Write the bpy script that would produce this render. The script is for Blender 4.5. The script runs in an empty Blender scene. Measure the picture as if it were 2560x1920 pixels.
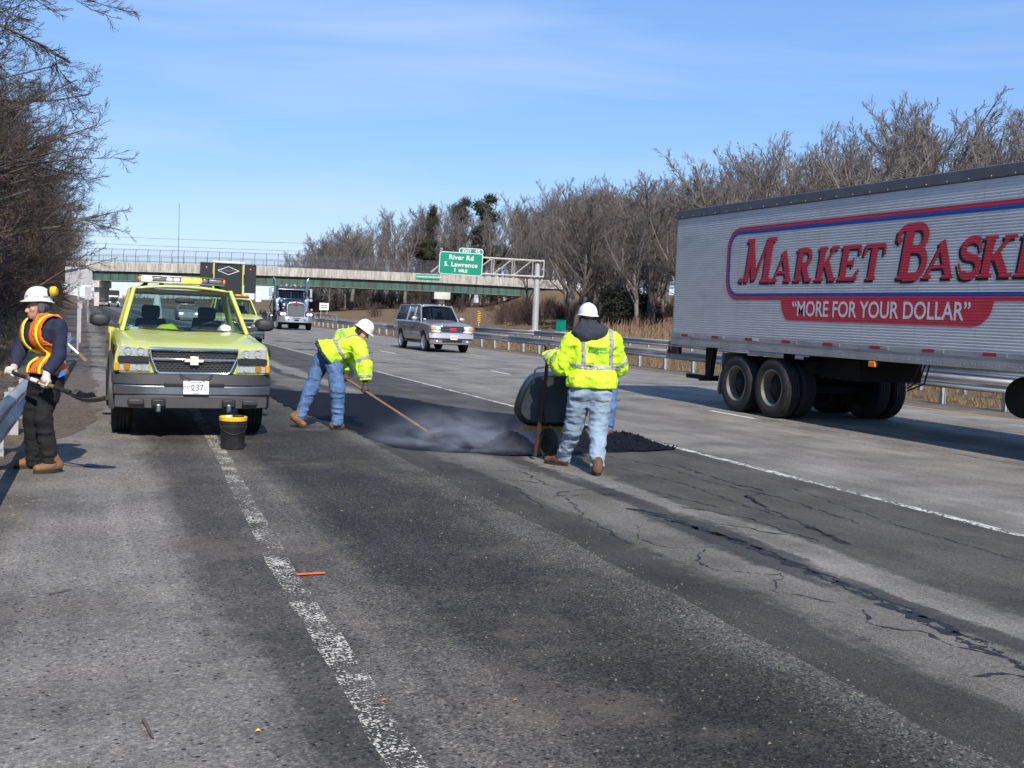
import bpy, bmesh, math, random
import numpy as np
from mathutils import Vector, Matrix
R_ = math.radians
scene = bpy.context.scene
col = scene.collection
# ------------------------------------------------------------------ camera, sky, sun, exposure
# world: +Y runs along the motorway away from the camera, +X to the right, metres
CAM_H, F_PX, PITCH, YAW, ROLL = 1.65, 2777.0, R_(3.545), R_(21.163), R_(2.4)
Fw = Vector((math.sin(YAW)*math.cos(PITCH), math.cos(YAW)*math.cos(PITCH), -math.sin(PITCH)))
R0 = Vector((math.cos(YAW), -math.sin(YAW), 0)); U0 = R0.cross(Fw)
Rt = math.cos(ROLL)*R0 + math.sin(ROLL)*U0
Up = -math.sin(ROLL)*R0 + math.cos(ROLL)*U0
cam_data = bpy.data.cameras.new('camera'); cam = bpy.data.objects.new('camera', cam_data); col.objects.link(cam)
cam_data.sensor_width = 36.0; cam_data.lens = 36.0*F_PX/2560.0
cam_data.clip_start = 0.05; cam_data.clip_end = 6000
m4 = Matrix((Rt, Up, -Fw)).transposed().to_4x4(); m4.translation = (0, 0, CAM_H)
cam.matrix_world = m4; scene.camera = cam

SUN_EL, SUN_AZ = R_(41.0), R_(187.0)       # the sun stands behind the camera: shadows run along +Y
sx, sy = math.sin(SUN_AZ), math.cos(SUN_AZ)
sun_dir = Vector((sx*math.cos(SUN_EL), sy*math.cos(SUN_EL), math.sin(SUN_EL)))
sd = bpy.data.lights.new('sun', 'SUN'); sd.energy = 3.6; sd.angle = R_(0.53); sd.color = (1.0, 0.93, 0.84)
so = bpy.data.objects.new('sun', sd); col.objects.link(so)
so.rotation_euler = sun_dir.to_track_quat('Z', 'Y').to_euler()

world = bpy.data.worlds.new('World'); scene.world = world; world.use_nodes = True
wn, wl = world.node_tree.nodes, world.node_tree.links
bg = wn['Background']; bg.inputs['Strength'].default_value = 0.098
sky = wn.new('ShaderNodeTexSky'); sky.sky_type = 'NISHITA'; sky.sun_disc = False
sky.sun_elevation = SUN_EL; sky.sun_rotation = SUN_AZ
sky.air_density = 1.0; sky.dust_density = 0.0; sky.ozone_density = 3.0; sky.altitude = 60
tc = wn.new('ShaderNodeTexCoord')
mp = wn.new('ShaderNodeMapping'); mp.inputs['Scale'].default_value = (1.6, 1.6, 11.0); mp.inputs['Rotation'].default_value = (R_(6), R_(-7), R_(20))
wl.new(tc.outputs['Generated'], mp.inputs['Vector'])
cn = wn.new('ShaderNodeTexNoise'); cn.inputs['Scale'].default_value = 1.15; cn.inputs['Detail'].default_value = 5; cn.inputs['Roughness'].default_value = 0.5; cn.inputs['Distortion'].default_value = 0.5
wl.new(mp.outputs['Vector'], cn.inputs['Vector'])
cr = wn.new('ShaderNodeValToRGB'); cr.color_ramp.elements[0].position = 0.47; cr.color_ramp.elements[0].color = (0, 0, 0, 1)
cr.color_ramp.elements[1].position = 0.80; cr.color_ramp.elements[1].color = (0.55, 0.55, 0.55, 1)
wl.new(cn.outputs['Fac'], cr.inputs['Fac'])
hs = wn.new('ShaderNodeHueSaturation'); hs.inputs['Saturation'].default_value = 1.05; hs.inputs['Value'].default_value = 1.0
wl.new(sky.outputs['Color'], hs.inputs['Color'])
cm = wn.new('ShaderNodeMixRGB'); cm.blend_type = 'MIX'; cm.inputs['Color2'].default_value = (4.6, 5.6, 7.4, 1)
ev = wn.new('ShaderNodeMixRGB'); ev.blend_type = 'MIX'; ev.inputs['Fac'].default_value = 0.52; ev.inputs['Color2'].default_value = (1.6, 3.3, 7.3, 1)   # evens out the haze near the horizon
wl.new(hs.outputs['Color'], ev.inputs['Color1'])
wl.new(cr.outputs['Color'], cm.inputs['Fac']); wl.new(ev.outputs['Color'], cm.inputs['Color1'])
wl.new(cm.outputs['Color'], bg.inputs['Color'])
vs = scene.view_settings; vs.view_transform = 'Standard'; vs.look = 'None'; vs.exposure = 0.55; vs.gamma = 1.0; vs.use_curve_mapping = False
scene.cycles.use_denoising = True; scene.cycles.adaptive_threshold = 0.02
scene.cycles.max_bounces = 6; scene.cycles.transparent_max_bounces = 24; scene.cycles.volume_bounces = 1
scene.cycles.volume_step_rate = 1.0
scene.cycles.caustics_reflective = False; scene.cycles.caustics_refractive = False

# photograph pixel (2560 x 1920) -> world point, for reading positions off while building
def at_depth(px, py, d):
    v = Fw*F_PX + Rt*(px-1280) - Up*(py-960)
    return Vector((0, 0, CAM_H)) + v*(d/F_PX)

# ------------------------------------------------------------------ materials
MATS = {}
def nmat(name):
    m = bpy.data.materials.new(name); m.use_nodes = True; MATS[name] = m
    return m, m.node_tree.nodes, m.node_tree.links, m.node_tree.nodes['Principled BSDF']
def mat(name, c, rough=0.6, metal=0.0, var=0.12, vs_=6.0, bump=0.0, bs=40.0, coat=0.0, spec=0.5, dirt=None, dirt_amt=0.5, dirt_scale=2.5, emis=None, est=0.0, stretch=None, rvar=0.0):
    m, n, l, b = nmat(name)
    b.inputs['Roughness'].default_value = rough; b.inputs['Metallic'].default_value = metal
    b.inputs['Specular IOR Level'].default_value = spec
    if coat: b.inputs['Coat Weight'].default_value = coat; b.inputs['Coat Roughness'].default_value = 0.08
    co = n.new('ShaderNodeTexCoord'); src = co.outputs['Object']
    if stretch:
        mpn = n.new('ShaderNodeMapping'); mpn.inputs['Scale'].default_value = stretch; l.new(src, mpn.inputs['Vector']); src = mpn.outputs['Vector']
    nz = n.new('ShaderNodeTexNoise'); nz.inputs['Scale'].default_value = vs_; nz.inputs['Detail'].default_value = 6; nz.inputs['Roughness'].default_value = 0.62
    l.new(src, nz.inputs['Vector'])
    mx = n.new('ShaderNodeMixRGB')
    mx.inputs['Color1'].default_value = (*[max(0, x*(1-var)) for x in c], 1); mx.inputs['Color2'].default_value = (*[min(1, x*(1+var)) for x in c], 1)
    mr = n.new('ShaderNodeMapRange'); mr.inputs[1].default_value = 0.3; mr.inputs[2].default_value = 0.7
    l.new(nz.outputs['Fac'], mr.inputs[0]); l.new(mr.outputs[0], mx.inputs['Fac'])
    out = mx.outputs['Color']
    if dirt:
        dn = n.new('ShaderNodeTexNoise'); dn.inputs['Scale'].default_value = dirt_scale; dn.inputs['Detail'].default_value = 8; dn.inputs['Roughness'].default_value = 0.7
        l.new(src, dn.inputs['Vector'])
        dr = n.new('ShaderNodeMapRange'); dr.inputs[1].default_value = 0.48; dr.inputs[2].default_value = 0.72; dr.inputs[4].default_value = dirt_amt
        l.new(dn.outputs['Fac'], dr.inputs[0])
        dm = n.new('ShaderNodeMixRGB'); dm.inputs['Color2'].default_value = (*dirt, 1)
        l.new(dr.outputs[0], dm.inputs['Fac']); l.new(out, dm.inputs['Color1']); out = dm.outputs['Color']
    l.new(out, b.inputs['Base Color'])
    if rvar:
        rr = n.new('ShaderNodeMapRange'); rr.inputs[3].default_value = max(0.02, rough-rvar); rr.inputs[4].default_value = min(1, rough+rvar)
        l.new(nz.outputs['Fac'], rr.inputs[0]); l.new(rr.outputs[0], b.inputs['Roughness'])
    if bump:
        bn = n.new('ShaderNodeTexNoise'); bn.inputs['Scale'].default_value = bs; bn.inputs['Detail'].default_value = 5
        l.new(src, bn.inputs['Vector'])
        bp = n.new('ShaderNodeBump'); bp.inputs['Strength'].default_value = bump; bp.inputs['Distance'].default_value = 0.02
        l.new(bn.outputs['Fac'], bp.inputs['Height']); l.new(bp.outputs['Normal'], b.inputs['Normal'])
    if emis:
        b.inputs['Emission Color'].default_value = (*emis, 1); b.inputs['Emission Strength'].default_value = est
    return m

mat('galv', (0.40, 0.41, 0.42), 0.5, 0.65, 0.22, 3.0, dirt=(0.16, 0.14, 0.12), dirt_amt=0.6, dirt_scale=1.4, stretch=(1, 0.25, 1))
mat('galv_pale', (0.46, 0.465, 0.47), 0.6, 0.25, 0.15, 5.0, dirt=(0.25, 0.23, 0.2), dirt_amt=0.5)
mat('sign_back', (0.50, 0.50, 0.51), 0.5, 0.35, 0.1, 2.0, dirt=(0.3, 0.29, 0.28), dirt_amt=0.5)
mat('sign_green', (0.0, 0.27, 0.16), 0.45, 0, 0.08, 1.0)
mat('sign_white', (0.82, 0.84, 0.83), 0.45, 0, 0.04)
mat('sign_yellow', (0.85, 0.55, 0.02), 0.5, 0, 0.06)
mat('black', (0.015, 0.015, 0.016), 0.55, 0, 0.2)
mat('rubber', (0.018, 0.018, 0.019), 0.82, 0, 0.35, 14.0, bump=0.15, bs=60, dirt=(0.075, 0.068, 0.06), dirt_amt=0.55)
mat('black_plastic', (0.03, 0.031, 0.034), 0.55, 0, 0.15, 9.0, bump=0.08, bs=160, dirt=(0.10, 0.095, 0.09), dirt_amt=0.25)
mat('under', (0.012, 0.012, 0.012), 0.9, 0, 0.3)
mat('chrome', (0.78, 0.79, 0.80), 0.13, 1.0, 0.06, 4.0, rvar=0.06)
mat('dull_chrome', (0.40, 0.405, 0.42), 0.33, 1.0, 0.15, 5.0, dirt=(0.16, 0.15, 0.14), dirt_amt=0.5, rvar=0.1)
mat('aluminium', (0.66, 0.67, 0.68), 0.38, 0.9, 0.1, 3.0)
mat('lime', (0.545, 0.58, 0.125), 0.34, 0, 0.05, 2.0, coat=0.5, dirt=(0.36, 0.38, 0.17), dirt_amt=0.35, dirt_scale=1.5)
mat('cement', (0.44, 0.41, 0.355), 0.85, 0, 0.35, 0.9, bump=0.2, bs=8, dirt=(0.13, 0.115, 0.095), dirt_amt=0.85, dirt_scale=0.8, stretch=(2.2, 2.2, 0.22))
mat('cement_plain', (0.62, 0.59, 0.52), 0.85, 0, 0.15, 0.7, bump=0.15, bs=6, dirt=(0.25, 0.23, 0.2), dirt_amt=0.5, dirt_scale=0.5)
mat('girder_dark', (0.02, 0.035, 0.03), 0.7, 0, 0.3)
mat('girder_green', (0.052, 0.112, 0.09), 0.6, 0.0, 0.25, 0.5, dirt=(0.05, 0.026, 0.016), dirt_amt=0.92, dirt_scale=0.35, stretch=(2.6, 2.6, 0.5))
mat('girder_flange', (0.13, 0.20, 0.15), 0.6, 0.0, 0.3, 0.8, dirt=(0.07, 0.04, 0.025), dirt_amt=0.9, dirt_scale=0.7, stretch=(3, 3, 1))
mat('fence_dark', (0.07, 0.075, 0.08), 0.6, 0.3, 0.2)
mat('wood_handle', (0.21, 0.125, 0.055), 0.6, 0, 0.3, 12, stretch=(1, 1, 6), dirt=(0.1, 0.06, 0.03), dirt_amt=0.5)
mat('wood_dark', (0.07, 0.032, 0.018), 0.6, 0, 0.35, 12, stretch=(6, 6, 1))
mat('fresh_tar', (0.0085, 0.0092, 0.0145), 0.75, 0, 0.5, 25, bump=1.0, bs=70, spec=0.12)
mat('tar_seal', (0.012, 0.0125, 0.017), 0.6, 0, 0.4, 15, bump=0.5, bs=60, spec=0.3)
mat('white_plastic', (0.80, 0.80, 0.78), 0.35, 0, 0.04)
mat('orange_plastic', (0.78, 0.14, 0.03), 0.45, 0, 0.1)
mat('amber_lens', (0.85, 0.30, 0.02), 0.2, 0, 0.1, coat=0.5)
mat('red_lens', (0.45, 0.02, 0.02), 0.3, 0, 0.1, coat=0.4)
mat('brown_bark', (0.105, 0.085, 0.07), 0.95, 0, 0.4, 3.0, bump=0.4, bs=12, stretch=(3, 3, 0.6))
mat('leaf_dry', (0.33, 0.17, 0.06), 0.8, 0, 0.3)
def glass_mat(name, tint, trans=0.75, rough=0.02):
    m, n, l, b = nmat(name)
    out = n['Material Output']; t = n.new('ShaderNodeBsdfTransparent'); t.inputs['Color'].default_value = (*tint, 1)
    g = n.new('ShaderNodeBsdfGlossy'); g.inputs['Roughness'].default_value = rough
    fr = n.new('ShaderNodeFresnel'); fr.inputs['IOR'].default_value = 1.5 if name != 'lens_clear' else 1.2
    mx = n.new('ShaderNodeMixShader'); l.new(fr.outputs['Fac'], mx.inputs['Fac']); l.new(t.outputs[0], mx.inputs[1]); l.new(g.outputs[0], mx.inputs[2])
    l.new(mx.outputs[0], out.inputs['Surface'])
    return m
glass_mat('glass', (0.58, 0.69, 0.68)); glass_mat('glass_dark', (0.26, 0.33, 0.34)); glass_mat('lens_clear', (0.86, 0.88, 0.88), rough=0.08)
def emit_mat(name, c, s):
    m, n, l, b = nmat(name)
    b.inputs['Base Color'].default_value = (*c, 1); b.inputs['Emission Color'].default_value = (*c, 1); b.inputs['Emission Strength'].default_value = s
    b.inputs['Roughness'].default_value = 0.2
    return m
emit_mat('lamp_amber', (1.0, 0.46, 0.06), 1.5); emit_mat('lamp_white', (1.0, 0.98, 0.9), 1.6); emit_mat('lamp_head', (1.0, 0.96, 0.85), 4.0)

# ------------------------------------------------------------------ mesh helpers
class MB:
    def __init__(s): s.v = []; s.f = []
    def add(s, vs_, fs):
        o = len(s.v); s.v.extend([tuple(p) for p in vs_]); s.f.extend([tuple(i+o for i in q) for q in fs]); return s
    def box(s, c, d, rot=None):
        x, y, z = d[0]/2, d[1]/2, d[2]/2
        vs_ = [Vector(p) for p in ((-x,-y,-z),(x,-y,-z),(x,y,-z),(-x,y,-z),(-x,-y,z),(x,-y,z),(x,y,z),(-x,y,z))]
        if rot is not None: vs_ = [rot @ p for p in vs_]
        c = Vector(c); return s.add([p+c for p in vs_], [(0,3,2,1),(4,5,6,7),(0,1,5,4),(1,2,6,5),(2,3,7,6),(3,0,4,7)])
    def hexa(s, p):   # eight corners: bottom ring then top ring
        return s.add(p, [(0,3,2,1),(4,5,6,7),(0,1,5,4),(1,2,6,5),(2,3,7,6),(3,0,4,7)])
    def tube(s, pts, r, n=8, cap=True, sc=(1, 1)):
        pts = [Vector(p) for p in pts]; rs = r if isinstance(r, (list, tuple)) else [r]*len(pts)
        rings = []; prev = None
        for i, p in enumerate(pts):
            t = (pts[min(i+1, len(pts)-1)] - pts[max(i-1, 0)]).normalized()
            if prev is None:
                a = Vector((0, 0, 1)) if abs(t.z) < 0.9 else Vector((1, 0, 0)); u = a.cross(t).normalized()
            else: u = (prev - t*prev.dot(t)).normalized()
            prev = u; w = t.cross(u)
            rings.append([p + u*(math.cos(k*2*math.pi/n)*rs[i]*sc[0]) + w*(math.sin(k*2*math.pi/n)*rs[i]*sc[1]) for k in range(n)])
        vs_ = [q for g in rings for q in g]; fs = []
        for i in range(len(pts)-1):
            for k in range(n): fs.append((i*n+k, i*n+(k+1) % n, (i+1)*n+(k+1) % n, (i+1)*n+k))
        if cap: fs.append(tuple(range(n-1, -1, -1))); fs.append(tuple((len(pts)-1)*n+k for k in range(n)))
        return s.add(vs_, fs)
    def lathe(s, prof, c=(0, 0, 0), axis='X', n=24, cap=True, close=False):
        vs_ = []; c = Vector(c)
        for (a, r) in prof:
            for k in range(n):
                t = k*2*math.pi/n; p, q = r*math.cos(t), r*math.sin(t)
                vs_.append(c + Vector({'X': (a, p, q), 'Y': (q, a, p), 'Z': (p, q, a)}[axis]))
        fs = []; m = len(prof)
        for i in range(m if close else m-1):
            j = (i+1) % m
            for k in range(n): fs.append((i*n+k, j*n+k, j*n+(k+1) % n, i*n+(k+1) % n))
        if cap and not close: fs.append(tuple(range(n))); fs.append(tuple((m-1)*n+k for k in range(n-1, -1, -1)))
        return s.add(vs_, fs)
    def prism(s, poly, a, b, axis='Y'):   # polygon in the plane across axis, extruded from a to b
        def P(p, t): return {'Y': (p[0], t, p[1]), 'X': (t, p[0], p[1]), 'Z': (p[0], p[1], t)}[axis]
        n = len(poly); vs_ = [P(p, a) for p in poly] + [P(p, b) for p in poly]
        fs = [tuple(range(n-1, -1, -1)), tuple(range(n, 2*n))] + [(i, (i+1) % n, n+(i+1) % n, n+i) for i in range(n)]
        return s.add(vs_, fs)
    def grid(s, fn, nu, nv, wrap=False):
        vs_ = [fn(i/nu, j/nv) for i in range(nu+1) for j in range(nv+1)]
        fs = [(i*(nv+1)+j, (i+1)*(nv+1)+j, (i+1)*(nv+1)+j+1, i*(nv+1)+j+1) for i in range(nu) for j in range(nv)]
        return s.add(vs_, fs)
    def loft(s, rings, closed=True, cap=True):
        n = len(rings[0]); vs_ = [p for g in rings for p in g]; fs = []
        for i in range(len(rings)-1):
            for k in range(n if closed else n-1): fs.append((i*n+k, i*n+(k+1) % n, (i+1)*n+(k+1) % n, (i+1)*n+k))
        if cap and closed: fs.append(tuple(range(n-1, -1, -1))); fs.append(tuple((len(rings)-1)*n+k for k in range(n)))
        return s.add(vs_, fs)
    def mesh(s, name, smooth=None):
        me = bpy.data.meshes.new(name); me.from_pydata(s.v, [], s.f); me.validate(); me.update()
        bm = bmesh.new(); bm.from_mesh(me); bmesh.ops.recalc_face_normals(bm, faces=bm.faces); bm.to_mesh(me); bm.free()
        if smooth is not None:
            me.shade_smooth(); me.set_sharp_from_angle(angle=R_(smooth))
        return me
    def build(s, name, m, parent=None, smooth=None, bevel=0.0, seg=2, sub=0, solid=0.0, loc=None):
        o = bpy.data.objects.new(name, s.mesh(name, smooth)); col.objects.link(o)
        o.data.materials.append(MATS[m] if isinstance(m, str) else m)
        if parent is not None: o.parent = parent
        if loc is not None: o.location = loc
        if solid: q = o.modifiers.new('s', 'SOLIDIFY'); q.thickness = solid; q.offset = 0
        if bevel:
            q = o.modifiers.new('b', 'BEVEL'); q.width = bevel; q.segments = seg; q.limit_method = 'ANGLE'; q.angle_limit = R_(35); q.harden_normals = False
            if smooth is None: o.data.shade_smooth(); o.data.set_sharp_from_angle(angle=R_(50))
        if sub: q = o.modifiers.new('u', 'SUBSURF'); q.levels = sub; q.render_levels = sub
        return o
def tag(o, label=None, cat=None, group=None, kind=None):
    if label: o['label'] = label
    if cat: o['category'] = cat
    if group: o['group'] = group
    if kind: o['kind'] = kind
    return o
def thing(name, label, cat, loc=(0, 0, 0), rz=0.0, group=None):
    o = bpy.data.objects.new(name, None); col.objects.link(o); o.location = loc; o.rotation_euler = (0, 0, rz); o.empty_display_size = 0.1
    return tag(o, label, cat, group)
def dup(o, parent=None, loc=None, rz=None):
    c = o.copy(); col.objects.link(c)
    if parent is not None: c.parent = parent
    if loc is not None: c.location = loc
    if rz is not None: c.rotation_euler = (0, 0, rz)
    for ch in list(o.children): dup(ch, c)
    return c
def share(name, me, m, parent, loc, rot=(0, 0, 0), scale=None):
    o = bpy.data.objects.new(name, me); col.objects.link(o); o.parent = parent; o.location = loc; o.rotation_euler = rot
    if scale: o.scale = scale
    if not me.materials: me.materials.append(MATS[m])
    return o
def text_mesh(s, size, extrude=0.004, offset=0.0, spacing=1.0, align='CENTER'):
    cu = bpy.data.curves.new('t', 'FONT'); cu.body = s; cu.size = size; cu.extrude = extrude; cu.offset = offset; cu.align_x = align; cu.align_y = 'CENTER'; cu.space_character = spacing
    cu.resolution_u = 4
    o = bpy.data.objects.new('t', cu); col.objects.link(o); dg = bpy.context.evaluated_depsgraph_get()
    me = bpy.data.meshes.new_from_object(o.evaluated_get(dg)); bpy.data.objects.remove(o); bpy.data.curves.remove(cu)
    return me
def text(name, s, size, m, parent, loc, rot, **k):
    me = text_mesh(s, size, **k); me.materials.clear(); me.materials.append(MATS[m])
    o = bpy.data.objects.new(name, me); col.objects.link(o); o.parent = parent; o.location = loc; o.rotation_euler = rot
    return o
def sm(a, b, x):
    t = min(1.0, max(0.0, (x-a)/(b-a))); return t*t*(3-2*t)
def wob(x, s=0.0): return math.sin(x*1.7+s)+0.6*math.sin(x*4.1+2*s+1)+0.35*math.sin(x*9.3+3*s+2)
# ------------------------------------------------------------------ ground and road
BU = Vector((100.55, -22.77, 0)).normalized(); BN = Vector((-BU.y, BU.x, 0)); B0 = Vector((-4.69, 241.87, 0))
def bridge_sn(x, y):
    d = Vector((x, y, 0)) - B0; return d.dot(BU), d.dot(BN)
def ground_z(x, y):
    z = -0.05
    if x < -1.2:
        z += 0.30*(min(-1.2-x, 3.0)) * sm(0, 2.0, -1.2-x) + 0.26*max(0, min(-4.2-x, 16))
    if 19.2 < x < 26.5: z += -0.12*math.sin((x-19.2)/7.3*math.pi)
    if x >= 26.5: z += -0.15*sm(26.5, 28, x)
    if x > 41: z += 0.35*sm(41, 43, x) + 0.10*max(0, min(x-42.5, 14)) + 0.06*max(0, min(x-56, 60))
    s, n = bridge_sn(x, y)
    def bank(d0, top):   # approach embankment beside the abutment; d0 >= 0 grows away from the roadway opening
        w = 1 - sm(6, 26, abs(n-6)); w = max(w, 0.75*(1-sm(6, 60, abs(n-6))))
        return (top-z)*sm(0, 15, d0)*w
    if s < -0.5: z += bank(-0.5-s, 7.2)
    if s > 86: z += bank(s-86, 7.4)
    if x < -1.4 or x > 43 : z += 0.10*wob(x*0.7+y*0.21)*0.5 + 0.06*wob(y*0.9, 2)
    return z
xs = sorted(set([-400, -250, -160, -110, -80, -60, -45, -35, -28, -22, -18, -15, -12.5, -10.5, -9, -7.5, -6.2, -5.2, -4.4, -3.7, -3.1, -2.6, -2.2, -1.8, -1.5, -1.2, -0.9, 0, 5, 10, 15, 18, 19.2, 20.5, 22, 23.5, 25, 26.5, 28, 34, 40, 41, 42, 43, 44.5, 46, 48, 50, 53, 56, 60, 64, 68, 72, 76, 80, 84, 88, 92, 96, 100, 104, 108, 114, 122, 132, 145, 160, 190, 240, 320, 450, 700]))
ys = [-60, -30, -15, -8, -4] + [0.5*i*3 for i in range(0, 70)] + [105+4*i for i in range(60)] + [350, 380, 430, 500, 620, 800, 1100, 1600, 2600]
g = MB()
nx, ny = len(xs), len(ys)
g.v = [(x, y, ground_z(x, y)) for x in xs for y in ys]
g.f = [(i*ny+j, (i+1)*ny+j, (i+1)*ny+j+1, i*ny+j+1) for i in range(nx-1) for j in range(ny-1)]
m, n, l, b = nmat('dry_ground')
co = n.new('ShaderNodeTexCoord')
def noise(n, l, src, scale, det=6, rough=0.6):
    q = n.new('ShaderNodeTexNoise'); q.inputs['Scale'].default_value = scale; q.inputs['Detail'].default_value = det; q.inputs['Roughness'].default_value = rough
    l.new(src, q.inputs['Vector']); return q.outputs['Fac']
def ramp(n, l, src, stops, interp='LINEAR'):
    q = n.new('ShaderNodeValToRGB'); e = q.color_ramp.elements; q.color_ramp.interpolation = interp
    e[0].position = stops[0][0]; e[0].color = (*stops[0][1], 1); e[1].position = stops[-1][0]; e[1].color = (*stops[-1][1], 1)
    for p, c in stops[1:-1]: k = e.new(p); k.color = (*c, 1)
    l.new(src, q.inputs['Fac']); return q.outputs['Color']
def mixc(n, l, fac, a, b_, bt='MIX'):
    q = n.new('ShaderNodeMixRGB'); q.blend_type = bt
    for s_, i in ((fac, 'Fac'), (a, 'Color1'), (b_, 'Color2')):
        if isinstance(s_, (int, float)): q.inputs[i].default_value = s_
        elif isinstance(s_, tuple): q.inputs[i].default_value = (*s_, 1)
        else: l.new(s_, q.inputs[i])
    return q.outputs['Color']
def mrange(n, l, src, a, b_, c=0.0, d=1.0):
    q = n.new('ShaderNodeMapRange'); q.inputs[1].default_value = a; q.inputs[2].default_value = b_; q.inputs[3].default_value = c; q.inputs[4].default_value = d
    l.new(src, q.inputs[0]); return q.outputs[0]
def math_(n, l, op, a, b_=None):
    q = n.new('ShaderNodeMath'); q.operation = op
    for s_, i in ((a, 0), (b_, 1)):
        if s_ is None: continue
        if isinstance(s_, (int, float)): q.inputs[i].default_value = s_
        else: l.new(s_, q.inputs[i])
    return q.outputs[0]
O = co.outputs['Object']
c1 = ramp(n, l, noise(n, l, O, 0.35), [(0.3, (0.13, 0.075, 0.045)), (0.5, (0.20, 0.135, 0.072)), (0.72, (0.10, 0.058, 0.04))])
c2 = ramp(n, l, noise(n, l, O, 9.0, 8, 0.75), [(0.3, (0.06, 0.042, 0.03)), (0.55, (0.20, 0.14, 0.08)), (0.75, (0.36, 0.27, 0.15))])
l.new(mixc(n, l, 0.55, c1, c2), b.inputs['Base Color']); b.inputs['Roughness'].default_value = 0.95; b.inputs['Specular IOR Level'].default_value = 0.1
bp = n.new('ShaderNodeBump'); bp.inputs['Strength'].default_value = 0.8; bp.inputs['Distance'].default_value = 0.08; l.new(noise(n, l, O, 14, 8, 0.8), bp.inputs['Height']); l.new(bp.outputs[0], b.inputs['Normal'])
tag(g.build('ground', m, smooth=40), kind='structure')

# asphalt: colour profile across the carriageway (X), broken up by noise; aggregate from cell noise
def asphalt(name, stops, xr, grain=95.0, coarse=0.5, spec=0.25):
    m, n, l, b = nmat(name)
    co = n.new('ShaderNodeTexCoord'); O = co.outputs['Object']
    sp = n.new('ShaderNodeSeparateXYZ'); l.new(O, sp.inputs[0])
    mpn = n.new('ShaderNodeMapping'); mpn.inputs['Scale'].default_value = (1, 0.22, 1); l.new(O, mpn.inputs['Vector'])
    w1 = mrange(n, l, noise(n, l, mpn.outputs[0], 1.6, 7, 0.62), 0.2, 0.8, -0.30, 0.30)
    w2 = mrange(n, l, noise(n, l, O, 7.0, 5, 0.7), 0.2, 0.8, -0.10, 0.10)
    xx = math_(n, l, 'ADD', math_(n, l, 'ADD', sp.outputs['X'], w1), w2)
    KK = 1.38 if name == 'lane_asphalt' else 1.22
    prof = ramp(n, l, mrange(n, l, xx, xr[0], xr[1]), [((p-xr[0])/(xr[1]-xr[0]), (c[0]*KK*1.02, c[1]*KK*0.985, c[2]*KK*0.90)) for p, c in stops])
    # long streaks of wear and blotches
    st = n.new('ShaderNodeMapping'); st.inputs['Scale'].default_value = (2.6, 0.06, 1); l.new(O, st.inputs['Vector'])
    k = mrange(n, l, noise(n, l, st.outputs[0], 1.5, 6, 0.65), 0.25, 0.75, 0.74, 1.24)
    k2 = mrange(n, l, noise(n, l, O, 0.9, 4, 0.6), 0.28, 0.72, 0.62, 1.38)
    vo = n.new('ShaderNodeTexVoronoi'); vo.inputs['Scale'].default_value = grain; l.new(O, vo.inputs['Vector'])
    vs2 = n.new('ShaderNodeSeparateXYZ'); l.new(vo.outputs['Color'], vs2.inputs[0])
    gr = ramp(n, l, vs2.outputs['X'], [(0.0, (0.22, 0.22, 0.23)), (0.45, (0.8, 0.8, 0.8)), (0.85, (1.22, 1.19, 1.13)), (0.96, (1.75, 1.68, 1.58)), (1.0, (2.5, 2.4, 2.25))])
    n3 = mrange(n, l, noise(n, l, O, 34.0, 4, 0.7), 0.3, 0.7, 0.62, 1.38)
    c = mixc(n, l, 1.0, prof, k, 'MULTIPLY'); c = mixc(n, l, 1.0, c, k2, 'MULTIPLY')
    cf = mrange(n, l, xx, 0.7, 2.0, 0.50, 0.95) if name == 'shoulder_asphalt' else coarse   # the older strip is smoother than the coarse one
    c = mixc(n, l, cf, c, mixc(n, l, 1.0, c, gr, 'MULTIPLY'))
    c = mixc(n, l, 0.8, c, mixc(n, l, 1.0, c, n3, 'MULTIPLY'))
    if name == 'shoulder_asphalt': c = mixc(n, l, mrange(n, l, noise(n, l, O, 0.75, 5, 0.65), 0.52, 0.70, 0.0, 0.42), c, (0.20, 0.16, 0.115))   # sand
    # pits between the stones
    v2 = n.new('ShaderNodeTexVoronoi'); v2.inputs['Scale'].default_value = 25.0; l.new(O, v2.inputs['Vector'])
    pit = mrange(n, l, v2.outputs['Distance'], 0.17, 0.29, 0.16, 1.0)
    sel = n.new('ShaderNodeSeparateXYZ'); l.new(v2.outputs['Color'], sel.inputs[0])
    pit2 = mixc(n, l, mrange(n, l, sel.outputs['Y'], 0.66, 0.72), (1, 1, 1), pit)
    c = mixc(n, l, coarse, c, mixc(n, l, 1.0, c, pit2, 'MULTIPLY'))
    l.new(c, b.inputs['Base Color']); b.inputs['Roughness'].default_value = 0.82; b.inputs['Specular IOR Level'].default_value = spec
    bp = n.new('ShaderNodeBump'); bp.inputs['Strength'].default_value = 0.75; bp.inputs['Distance'].default_value = 0.008
    l.new(mixc(n, l, 0.45, vo.outputs['Distance'], noise(n, l, O, 60, 5, 0.7)), bp.inputs['Height']); l.new(bp.outputs[0], b.inputs['Normal'])
    return m
gA, gB = (0.150, 0.142, 0.132), (0.095, 0.088, 0.080)
asphalt('shoulder_asphalt', [(-1.6, (0.085, 0.072, 0.058)), (-0.9, (0.105, 0.094, 0.082)), (-0.3, (0.155, 0.15, 0.145)), (0.5, (0.175, 0.166, 0.156)), (0.82, (0.066, 0.062, 0.058)), (1.12, (0.064, 0.060, 0.056)), (1.45, (0.115, 0.108, 0.098)), (1.85, (0.046, 0.043, 0.041)), (2.6, (0.036, 0.034, 0.032)), (3.1, (0.058, 0.055, 0.052)), (3.4, (0.10, 0.096, 0.09))], (-1.8, 3.6), 86, 1.0)
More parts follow.
